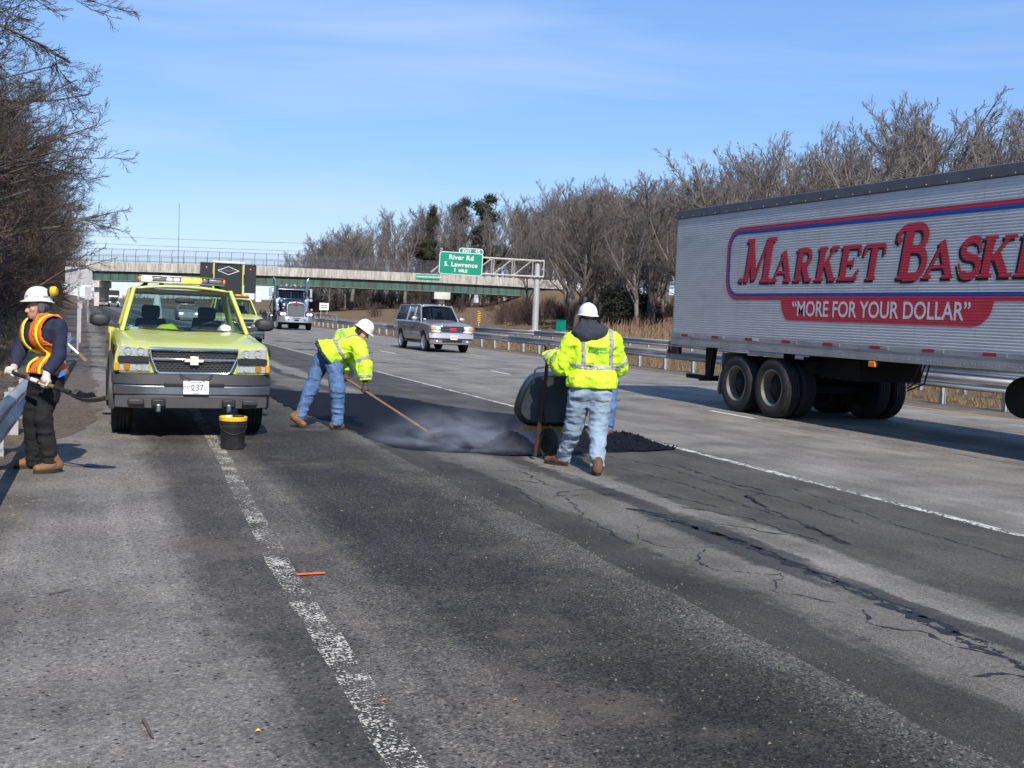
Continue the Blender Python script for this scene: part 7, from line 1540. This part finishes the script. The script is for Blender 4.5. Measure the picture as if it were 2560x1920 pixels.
def tree_meshes(name, seed, H, par, cut=2):
    rng = random.Random(seed); tr_, cr_ = MB(), MB()
    for lv, pts, rs in grow(rng, H, par):
        if lv < cut: tr_.tube(pts, rs, 7 if lv == 0 else 5, cap=False)
        else:
            V, Fc = [], []; k3 = 3
            ref = Vector((0.3, 0.9, 0.2)); d = (pts[-1]-pts[0]).normalized(); u = ref.cross(d).normalized(); w = d.cross(u)
            for p, r in zip(pts, rs): V += [p+u*r, p+(-u*.5+w*.87)*r, p+(-u*.5-w*.87)*r]
            for i in range(len(pts)-1):
                for a in range(3): Fc.append((3*i+a, 3*i+(a+1) % 3, 3*i+3+(a+1) % 3, 3*i+3+a))
            cr_.add(V, Fc)
    def raw(mb, nm):
        me = bpy.data.meshes.new(nm); me.from_pydata(mb.v, [], mb.f); me.shade_smooth(); return me
    return raw(tr_, name+'_trunk'), raw(cr_, name+'_crown')
def par_upright(t): return [dict(lr=.72, r=.16, seg=8, wig=.07, up=.03, tap=.25, rmin=.03, kids=17, k0=.2, stems=1), dict(ang=(25, 54), lr=.56, rr=.52, seg=6, wig=.11, up=.065, tap=.25, rmin=.022, kids=11, k0=.2), dict(ang=(20, 48), lr=.50, rr=.5, seg=4, wig=.14, up=.06, tap=.4, rmin=t*1.3, kids=7, k0=.15), dict(ang=(18, 46), lr=.56, rr=.55, seg=3, wig=.16, up=.055, tap=.5, rmin=t, kids=5, k0=.15), dict(ang=(15, 40), lr=.65, rr=.7, seg=2, wig=.14, up=.05, tap=.7, rmin=t*0.85, kids=0, k0=.2)]
def par_vase(t): p = par_upright(t); p[0].update(lr=.38, r=.20, kids=9, k0=.45, tap=.55); p[1].update(lr=1.45, ang=(14, 38), up=.09, kids=12, rr=.5); p[2].update(lr=.34); return p
def par_spread(t): return [dict(lr=.55, r=.22, seg=7, wig=.08, up=.02, tap=.4, rmin=.05, kids=18, k0=.12), dict(ang=(48, 85), lr=.95, rr=.45, seg=9, wig=.13, up=.012, tap=.2, rmin=.02, kids=15, k0=.12, shrink=.6), dict(ang=(25, 60), lr=.36, rr=.5, seg=5, wig=.17, up=.02, tap=.35, rmin=t*1.5, kids=9, k0=.12), dict(ang=(22, 55), lr=.50, rr=.55, seg=4, wig=.18, up=.02, tap=.5, rmin=t*1.1, kids=7, k0=.12), dict(ang=(20, 55), lr=.55, rr=.7, seg=2, wig=.16, up=.02, tap=.6, rmin=t*0.8, kids=0, k0=.2)]
def par_brush(t): return [dict(lr=.85, r=.035, seg=6, wig=.14, up=.04, tap=.3, rmin=t, kids=10, k0=.12, stems=16, sp=.38, so=.55), dict(ang=(22, 60), lr=.42, rr=.6, seg=4, wig=.18, up=.03, tap=.5, rmin=t*1.0, kids=7, k0=.1), dict(ang=(22, 60), lr=.48, rr=.7, seg=3, wig=.18, up=.02, tap=.6, rmin=t*.8, kids=4, k0=.1), dict(ang=(20, 55), lr=.5, rr=.8, seg=2, wig=.2, up=.02, tap=.7, rmin=t*.7, kids=0, k0=.1)]
VAR = {}
for i in range(3): VAR['up%d' % i] = tree_meshes('upright', 100+i, 14, par_upright(0.0078), 2)
for i in range(2): VAR['va%d' % i] = tree_meshes('vase', 200+i, 14, par_vase(0.0078), 2)
for i in range(3): VAR['sp%d' % i] = tree_meshes('spreading', 300+i, 12, par_spread(0.0046), 2)
for i in range(2): VAR['br%d' % i] = tree_meshes('brush', 400+i, 3.6, par_brush(0.006), 1)
HV = {k: max(v.co.z for v in b_.vertices) for k, (a, b_) in VAR.items()}
def put_tree(key, x, y, s, rz, name, label, group, m1, m2, cat='tree', sz=None, z=None):
    t = thing(name, label, cat, (x, y, ground_z(x, y)-0.05 if z is None else z), rz, group); t.scale = (s, s, sz or s)
    a, b_ = VAR[key]
    for nm, me, m in (('trunk', a, m1), ('crown', b_, m2)):
        o = bpy.data.objects.new(nm, me); col.objects.link(o); o.parent = t
        if not me.materials: me.materials.append(MATS[m])
        o.material_slots[0].link = 'OBJECT'; o.material_slots[0].material = MATS[m]
    return t
def px_of(x, y, z):
    v = Vector((x, y, z-CAM_H)); d = v.dot(Fw); return 1280+F_PX*v.dot(Rt)/d, 960-F_PX*v.dot(Up)/d, d
PROF = [(300, 700), (600, 690), (690, 655), (760, 610), (820, 583), (900, 545), (1000, 523), (1100, 505), (1180, 505), (1250, 500), (1330, 490), (1400, 452), (1500, 455), (1560, 470), (1620, 482), (1660, 420), (1750, 400), (1850, 365), (2000, 345), (2100, 312), (2200, 268), (2300, 252), (2400, 255), (2560, 248), (3600, 240)]
def prof_y(px): return float(np.interp(px, [p[0] for p in PROF], [p[1] for p in PROF]))
rng = random.Random(77)
ROW = []
for X0, Ystart, Yend, st in ((47, 38, 205, 4.0), (50.5, 40, 208, 3.8), (55, 42, 212, 4.2), (61, 46, 214, 5.5), (70, 50, 205, 8)):
    y = Ystart
    while y < Yend: ROW.append((X0+rng.uniform(-2.4, 2.4), y+rng.uniform(-1.5, 1.5))); y += st*rng.uniform(0.75, 1.3)
nt = 0
for x, y in ROW:
    px, _, d = px_of(x, y, 3)
    s_, n_ = bridge_sn(x, y)
    if n_ > -6: continue
    if px < 1395+rng.uniform(0, 40): continue     # the embankment below the bridge end stays open
    gz = ground_z(x, y); ty = prof_y(px); need = (px_of(x, y, gz)[1]-ty)/F_PX*d
    H = need*rng.uniform(0.88, 1.05); H = min(H, 24)
    key = rng.choice(['up0', 'up1', 'up2', 'va0', 'va1']); s = H/HV[key]
    put_tree(key, x, y, s*rng.uniform(0.95, 1.25), rng.uniform(0, 6.28), 'bare_tree', 'leafless tree rising above the trailer roof' if px > 1680 else 'leafless tree in the wood between sign pole and trailer', 'bare trees above the trailer roof' if px > 1680 else 'bare trees between sign pole and trailer', 'bark_grey', rng.choice(['twig_grey', 'twig_brown', 'twig_pale']), sz=s)
# lone tree before the bridge end and slim ones beside it
for px, py, d, top, key, lab in ((1436, 832, 108, 465, 'va1', 'dark bare tree standing alone before the right end of the bridge'), (1318, 800, 150, 560, 'up2', 'slim bare tree right of the sign pole before the embankment')):
    p = at_depth(px, py, d); H = (py-top)/F_PX*d; put_tree(key, p.x, p.y, H/HV[key], 1.0, 'bare_tree', lab, None, 'brown_bark', 'twig_grey')
# the wood behind the bridge
rngb = random.Random(5)
for k in range(150):
    s_ = rngb.uniform(40, 175); n_ = rngb.uniform(18, 75); q = B0+BU*s_+BN*n_; px, _, d = px_of(q.x, q.y, 3)
    if px < 705: continue
    gz = ground_z(q.x, q.y); H = (px_of(q.x, q.y, gz)[1]-prof_y(px))/F_PX*d*rngb.uniform(0.84, 1.06)
    if px < 860 and q.x < 46: continue
    key = rngb.choice(['up0', 'up1', 'up2', 'va0', 'va1']); s = min(H, 28)/HV[key]
    put_tree(key, q.x, q.y, s*rngb.uniform(0.9, 1.15), rngb.uniform(0, 6.28), 'bare_tree', 'leafless tree behind the bridge left of the green sign' if px < 1090 else 'leafless tree behind the bridge right of the green sign', 'bare trees behind the bridge left' if px < 1090 else 'bare trees behind the bridge right', 'bark_grey', rngb.choice(['twig_grey', 'twig_brown', 'twig_grey']), sz=s)
for k in range(60):   # undergrowth seen below the bridge
    s_ = rngb.uniform(42, 110); n_ = rngb.uniform(14, 60); q = B0+BU*s_+BN*n_
    put_tree('br%d' % (k % 2), q.x, q.y, rngb.uniform(1.3, 2.3), rngb.uniform(0, 6.28), 'brush', 'tangled bare brush beneath and behind the bridge', 'bare brush behind the bridge', 'twig_dark', 'twig_dark', 'bush')
for k in range(34):   # far low tree line beyond the bridge opening
    px = 236+k*14+rngb.uniform(-5, 5); d = rngb.uniform(430, 560); p = at_depth(px, 755, d); put_tree(rngb.choice(['up0', 'va0', 'va1']), p.x, p.y, rngb.uniform(0.34, 0.5), rngb.uniform(0, 6), 'distant_tree', 'small far off tree on the horizon seen under the bridge', 'far trees under the bridge', 'twig_grey', 'twig_grey', z=0)
# low brush on the right-hand slope
for k in range(95):
    x, y = rngb.uniform(44, 70), rngb.uniform(30, 185)
    if rngb.random() < 0.6: p = at_depth(rngb.uniform(1200, 1700), 800, rngb.uniform(115, 190)); x, y = p.x, p.y
    put_tree('br%d' % (k % 2), x, y, rngb.uniform(0.35, 0.95), rngb.uniform(0, 6.28), 'brush', 'low bare brown bush on the slope beyond the guardrails', 'bare bushes on the right slope', 'twig_red', 'twig_red', 'bush')
# left bank: spreading trees and dense brush
rl0 = random.Random(12); LT = []
for k in range(72):
    y = 19+195*(k/72)**1.4+rl0.uniform(-1.2, 1.2); LT.append((-5.0-abs(rl0.gauss(0, 2.0))-0.008*y, y, rl0.uniform(0.95, 1.18)+min(0.35, y*0.004), rl0.uniform(0, 6.28), 'sp%d' % rl0.randrange(3)))
LT += [(-7.0, 24, 1.0, 0.2, 'sp0'), (-6.8, 29, 1.06, 3.4, 'sp2'), (-6.4, 34, 1.1, 1.4, 'sp1'), (-7.2, 14.5, 0.85, 2.4, 'sp0'), (-7.4, 19, 0.95, 4.0, 'sp1'), (-5.8, 40, 1.15, 5.3, 'sp0')]
SPV = {k: np.array([v.co[:] for v in VAR[k][1].vertices][::9]) for k in ('sp0', 'sp1', 'sp2')}
def reach(x, y, s, rz, k):   # how far a crown leans out over the carriageway, as seen in the picture
    V = SPV[k]*s; c, q = math.cos(rz), math.sin(rz); P = np.stack([x+V[:, 0]*c-V[:, 1]*q, y+V[:, 0]*q+V[:, 1]*c, V[:, 2]+ground_z(x, y)-CAM_H], 1); P = P[P[:, 1] > 4]
    d = P@np.array(Fw); return float((1280+F_PX*(P@np.array(Rt))/d).max())
for x, y, s, rz, k in LT:
    while s > 0.6 and reach(x, y, s, rz, k) > 375: s *= 0.95
    put_tree(k, x, y, s, rz, 'bare_tree', 'dark near bare tree reaching over the left bank' if y < 60 else 'farther bare tree on the left bank towards the bridge', 'near bare trees on the left bank' if y < 60 else 'far bare trees on the left bank', 'brown_bark', 'twig_dark')
rl_ = random.Random(9)
for k in range(36):
    y = 20+k*4.6+rl_.uniform(-3, 3); x = -5.5-rl_.uniform(0, 5)-y*0.02
    put_tree(rl_.choice(['up0', 'up1', 'va0']), x, y, rl_.uniform(0.75, 1.15), rl_.uniform(0, 6.28), 'bare_tree', 'slender bare young tree on the left roadside bank', 'slender trees on the left bank', 'brown_bark', 'twig_dark')
for k in range(110):
    y = 10+190*(k/110)**1.25+rl_.uniform(-1.5, 1.5); x = -3.4-abs(rl_.gauss(0, 2.6))-0.004*y
    put_tree('br%d' % (k % 2), x, y, rl_.uniform(0.85, 1.6), rl_.uniform(0, 6.28), 'brush', 'dense reddish brush behind the orange vested worker' if y < 45 else 'farther reddish brush on the left bank towards the bridge', 'near brush on the left bank' if y < 45 else 'far brush on the left bank', 'twig_red', 'twig_red' if k % 3 else 'twig_dark', 'bush')
# evergreens
def needle_mesh(seed, H, Rr, n, size, shape):
    rng = random.Random(seed); g = MB(); CL = []
    for k in range(20):
        h = 0.38+0.6*rng.random() if shape == 'pine' else 0.08+0.85*rng.random()**1.3; r = Rr*(1.25-h)*rng.uniform(0.1, 1.3 if shape == 'pine' else 0.9); a = rng.uniform(0, 6.28); CL.append((r*math.cos(a), r*math.sin(a), H*h, rng.uniform(0.35, 0.75)))
    for k in range(n):
        h = rng.random()**0.85; a = rng.uniform(0, 6.283)
        if False: pass
        else:
            c = CL[rng.randrange(len(CL))]; p = Vector((c[0]+rng.gauss(0, c[3]), c[1]+rng.gauss(0, c[3]), c[2]+rng.gauss(0, c[3]*0.5)))
        for q in range(3):
            d = Vector((rng.gauss(0, 1), rng.gauss(0, 1), rng.gauss(0.5, 0.8))).normalized()*size*rng.uniform(0.6, 1.4); w = perp(d.normalized(), rng)*size*0.16
            g.add([p-w, p+w, p+d], [(0, 1, 2)])
    me = bpy.data.meshes.new('needles'); me.from_pydata(g.v, [], g.f); return me
PN = needle_mesh(1, 14, 2.6, 6500, 0.42, 'pine'); JN = needle_mesh(2, 5, 2.4, 9000, 0.26, 'juniper')
tm = MB(); tm.tube([(0, 0, -0.3), (0.1, 0, 5), (0, 0.1, 10), (0, 0, 13.6)], [0.22, 0.18, 0.10, 0.03], 7); rr = random.Random(8)
for k in range(30): h = rr.uniform(4.5, 13); a = rr.uniform(0, 6.28); L_ = 2.6*(1.15-h/14); tm.tube([(0, 0, h), (L_*math.cos(a), L_*math.sin(a), h+0.4)], [0.05, 0.015], 4)
TP = tm.mesh('pine_trunk')
def evergreen(name, px, py, d, H, me, h0, m, label, sx=1.0, z=None):
    p = at_depth(px, py, d); t = thing(name, label, 'tree', (p.x, p.y, ground_z(p.x, p.y)-0.1 if z is None else z), px*0.01); s = H/h0; t.scale = (s*sx, s*sx, s)
    o = bpy.data.objects.new('crown', me); col.objects.link(o); o.parent = t; o.data.materials.append(MATS[m]) if not me.materials else 0
    if h0 > 10: o2 = bpy.data.objects.new('trunk', TP); col.objects.link(o2); o2.parent = t; TP.materials.append(MATS['brown_bark']) if not TP.materials else 0
    else:
        g = MB(); g.tube([(0, 0, -0.2), (0.05, 0, 1.5), (0, 0, 4)], [0.12, 0.08, 0.02], 6); g.build('trunk', 'brown_bark', t)
for px, py, d, top, lab, sx in ((1205, 790, 262, 520, 'tall dark pine topping the wood right of centre behind the bridge', 0.8), (1145, 790, 268, 526, 'dark pine crown left of the tallest pine behind the bridge', 0.6), (1070, 790, 275, 545, 'thin dark pine at the left of the pines behind the bridge', 0.45)):
    evergreen('pine_tree', px, py, d, (py-top)/F_PX*d, PN, 14, 'pine_green', lab, sx)
pq = at_depth(1048, 760, 262); pt = thing('pine_tree', 'small olive green pine crown left of the green sign above the fence', 'tree', (pq.x, pq.y, 0))
mat('olive_needles', (0.065, 0.075, 0.022), 0.85, 0, 0.4, 1.5)
o = bpy.data.objects.new('crown', JN.copy()); col.objects.link(o); o.parent = pt; o.location = (0, 0, 14.2); o.scale = (1.15, 1.15, 0.85); o.data.materials.clear(); o.data.materials.append(MATS['olive_needles'])
g = MB(); g.tube([(0, 0, -0.3), (0.1, 0, 8), (0, 0, 17.5)], [0.25, 0.18, 0.05], 7); g.build('trunk', 'brown_bark', pt)
for px, py, d, top, lab, sx in ((1535, 808, 100, 715, 'dark evergreen shrub with conical shape right of the lone tree', 1.15), (1600, 810, 104, 745, 'lower dark evergreen shrub beside the conical one', 1.2)):
    evergreen('evergreen_shrub', px, py, d, (py-top)/F_PX*d+1.0, JN, 5, 'juniper_green', lab, sx)
# reeds, dry grass: uncountable
rg = random.Random(31); g = MB(); gh = MB()
for k in range(5200):
    p = at_depth(rg.uniform(1500, 1800), 840, rg.uniform(86, 100)) if k < 3000 else at_depth(rg.uniform(1800, 2700), 850, rg.uniform(60, 86)); x, y = p.x, p.y; z = ground_z(x, y)
    if math.sin(x*1.3)+math.sin(y*0.9+1)+rg.uniform(-1, 1) < -0.3: continue
    h = rg.uniform(0.6, 1.45); lx, ly = rg.gauss(0, .12), rg.gauss(0, .12); w = 0.012
    g.add([(x-w, y, z), (x+w, y, z), (x+lx+w*.6, y+ly, z+h), (x+lx-w*.6, y+ly, z+h)], [(0, 1, 2, 3)])
    if rg.random() < 0.4: gh.add([(x+lx-.035, y+ly, z+h-.02), (x+lx+.035, y+ly, z+h-.02), (x+lx+.05+lx*.3, y+ly, z+h+.26)], [(0, 1, 2)])
r_ = tag(g.build('reeds', 'reed_tan'), 'stand of dry tan reeds behind the second guardrail', 'reeds', kind='stuff'); tag(gh.build('reed_heads', 'reed_head', r_), kind='stuff')
g = MB()
def tuft(g, x, y, z, h, w, n, rg):
    for q in range(n):
        a = rg.uniform(0, 6.28); l_ = rg.uniform(0.2, 0.8)*h; dx, dy = math.cos(a)*l_, math.sin(a)*l_; bx, by = x+rg.gauss(0, .05), y+rg.gauss(0, .05)
        g.add([(bx-w*math.sin(a), by+w*math.cos(a), z), (bx+w*math.sin(a), by-w*math.cos(a), z), (bx+dx, by+dy, z+h*rg.uniform(.5, 1))], [(0, 1, 2)])
for k in range(7000):
    if k < 3200: x, y = rg.uniform(19.0, 26.6), 12+abs(rg.gauss(0, 30))
    elif k < 5600: x, y = -1.5-abs(rg.gauss(0, 1.6)), 5+abs(rg.gauss(0, 38))
    else: p = at_depth(rg.uniform(1150, 2300), 800, rg.uniform(100, 170)); x, y = p.x, p.y
    z = ground_z(x, y); dd = math.hypot(x, y); tuft(g, x, y, z-0.01, rg.uniform(0.08, 0.22)*(1+dd/160), 0.004*(1+dd/25), 5, rg)
tag(g.build('dry_grass', 'grass_tan'), 'dry tan grass on the verges and the median', 'grass', kind='stuff')

# ------------------------------------------------------------------ litter on the shoulder
def ground_pt(px, py):
    v = Fw*F_PX+Rt*(px-1280)-Up*(py-960); t = -CAM_H/v.z; return Vector((0, 0, CAM_H))+v*t
a, b_ = ground_pt(742, 1441), ground_pt(812, 1437); a.z = b_.z = 0.012
g = MB(); g.tube([tuple(a), tuple(a.lerp(b_, .5)), tuple(b_)], 0.011, 6, sc=(1, .6)); tag(g.build('plastic_strip', 'orange_plastic', smooth=50), 'orange plastic strip lying on the asphalt beside the worn line', 'plastic strip')
def twig(P, r, lab):
    pts = [ground_pt(*p) for p in P]; g = MB()
    for p in pts: p.z = r*1.2
    pts[-1].z += r; g.tube([tuple(p) for p in pts], [r*(1-.5*i/len(pts)) for i in range(len(pts))], 6); tag(g.build('twig', 'brown_bark', smooth=60), lab, 'twig')
twig([(358, 1805), (368, 1822), (376, 1840), (382, 1852)], 0.008, 'short crooked twig on the shoulder at the bottom left'); twig([(123, 1488), (150, 1482), (180, 1477)], 0.005, 'thin straight twig on the shoulder at far left'); twig([(160, 1163), (200, 1168), (250, 1170)], 0.006, 'thin twig beside the vested worker boots')
for i, (px, py, m_, lab) in enumerate(((645, 1832, 'lid_yellow', 'small yellow leaf on the shoulder at the bottom'), (1288, 1755, 'leaf_dry', 'brown curled leaf on the dark asphalt'), (205, 1143, 'leaf_dry', 'orange brown leaf near the vested worker'), (855, 1280, 'reed_tan', 'pale scrap on the asphalt right of the orange strip'), (1925, 1865, 'reed_tan', 'pale scrap at the bottom right of the asphalt'), (960, 1755, 'leaf_dry', 'tiny brown leaf right of the worn white line'))):
    p = ground_pt(px, py); g = MB(); s = 0.013*(1 if py > 1500 else 1.5); g.add([(p.x-s, p.y, .006), (p.x, p.y-s*.5, .012), (p.x+s, p.y+.2*s, .005), (p.x+.1*s, p.y+s*.6, .016)], [(0, 1, 2), (0, 2, 3)]); tag(g.build('dead_leaf', m_), lab, 'leaf')

# ------------------------------------------------------------------ smoke over the hot asphalt
m, n, l, b = nmat('smoke_vol'); n.remove(b); out = n['Material Output']
pv = n.new('ShaderNodeVolumePrincipled'); pv.inputs['Color'].default_value = (0.84, 0.90, 1.0, 1); pv.inputs['Anisotropy'].default_value = 0.0
co = n.new('ShaderNodeTexCoord'); nz = n.new('ShaderNodeTexNoise'); nz.inputs['Scale'].default_value = 3.3; nz.inputs['Detail'].default_value = 3; nz.inputs['Distortion'].default_value = 0.9
mpn = n.new('ShaderNodeMapping'); mpn.inputs['Scale'].default_value = (0.75, 0.75, 1.2); l.new(co.outputs['Object'], mpn.inputs['Vector']); l.new(mpn.outputs[0], nz.inputs['Vector'])
sp = n.new('ShaderNodeVectorMath'); sp.operation = 'DIVIDE'; l.new(co.outputs['Object'], sp.inputs[0]); sp.inputs[1].default_value = (1.5, 1.15, 0.62)
ln = n.new('ShaderNodeVectorMath'); ln.operation = 'LENGTH'; l.new(sp.outputs[0], ln.inputs[0])
fall = mrange(n, l, ln.outputs['Value'], 0.15, 1.0, 1.0, 0.0); den = math_(n, l, 'MULTIPLY', math_(n, l, 'POWER', fall, 1.4), mrange(n, l, nz.outputs['Fac'], 0.45, 0.68, 0.015, 1.0))
l.new(math_(n, l, 'MULTIPLY', den, 1.9), pv.inputs['Density']); l.new(pv.outputs[0], out.inputs['Volume'])
g = MB(); g.lathe([(0.035, 1.0), (0.3, 0.95), (0.5, 0.7), (0.62, 0.05)], axis='Z', n=24); o = g.build('smoke', m); o.location = (4.3, 12.75, 0.0); o.scale = (1.35, 1.35, 0.95)
sp.inputs[1].default_value = (1.0, 1.0, 0.62)
tag(o, 'blue grey smoke drifting off the hot asphalt patch', 'smoke', kind='stuff')
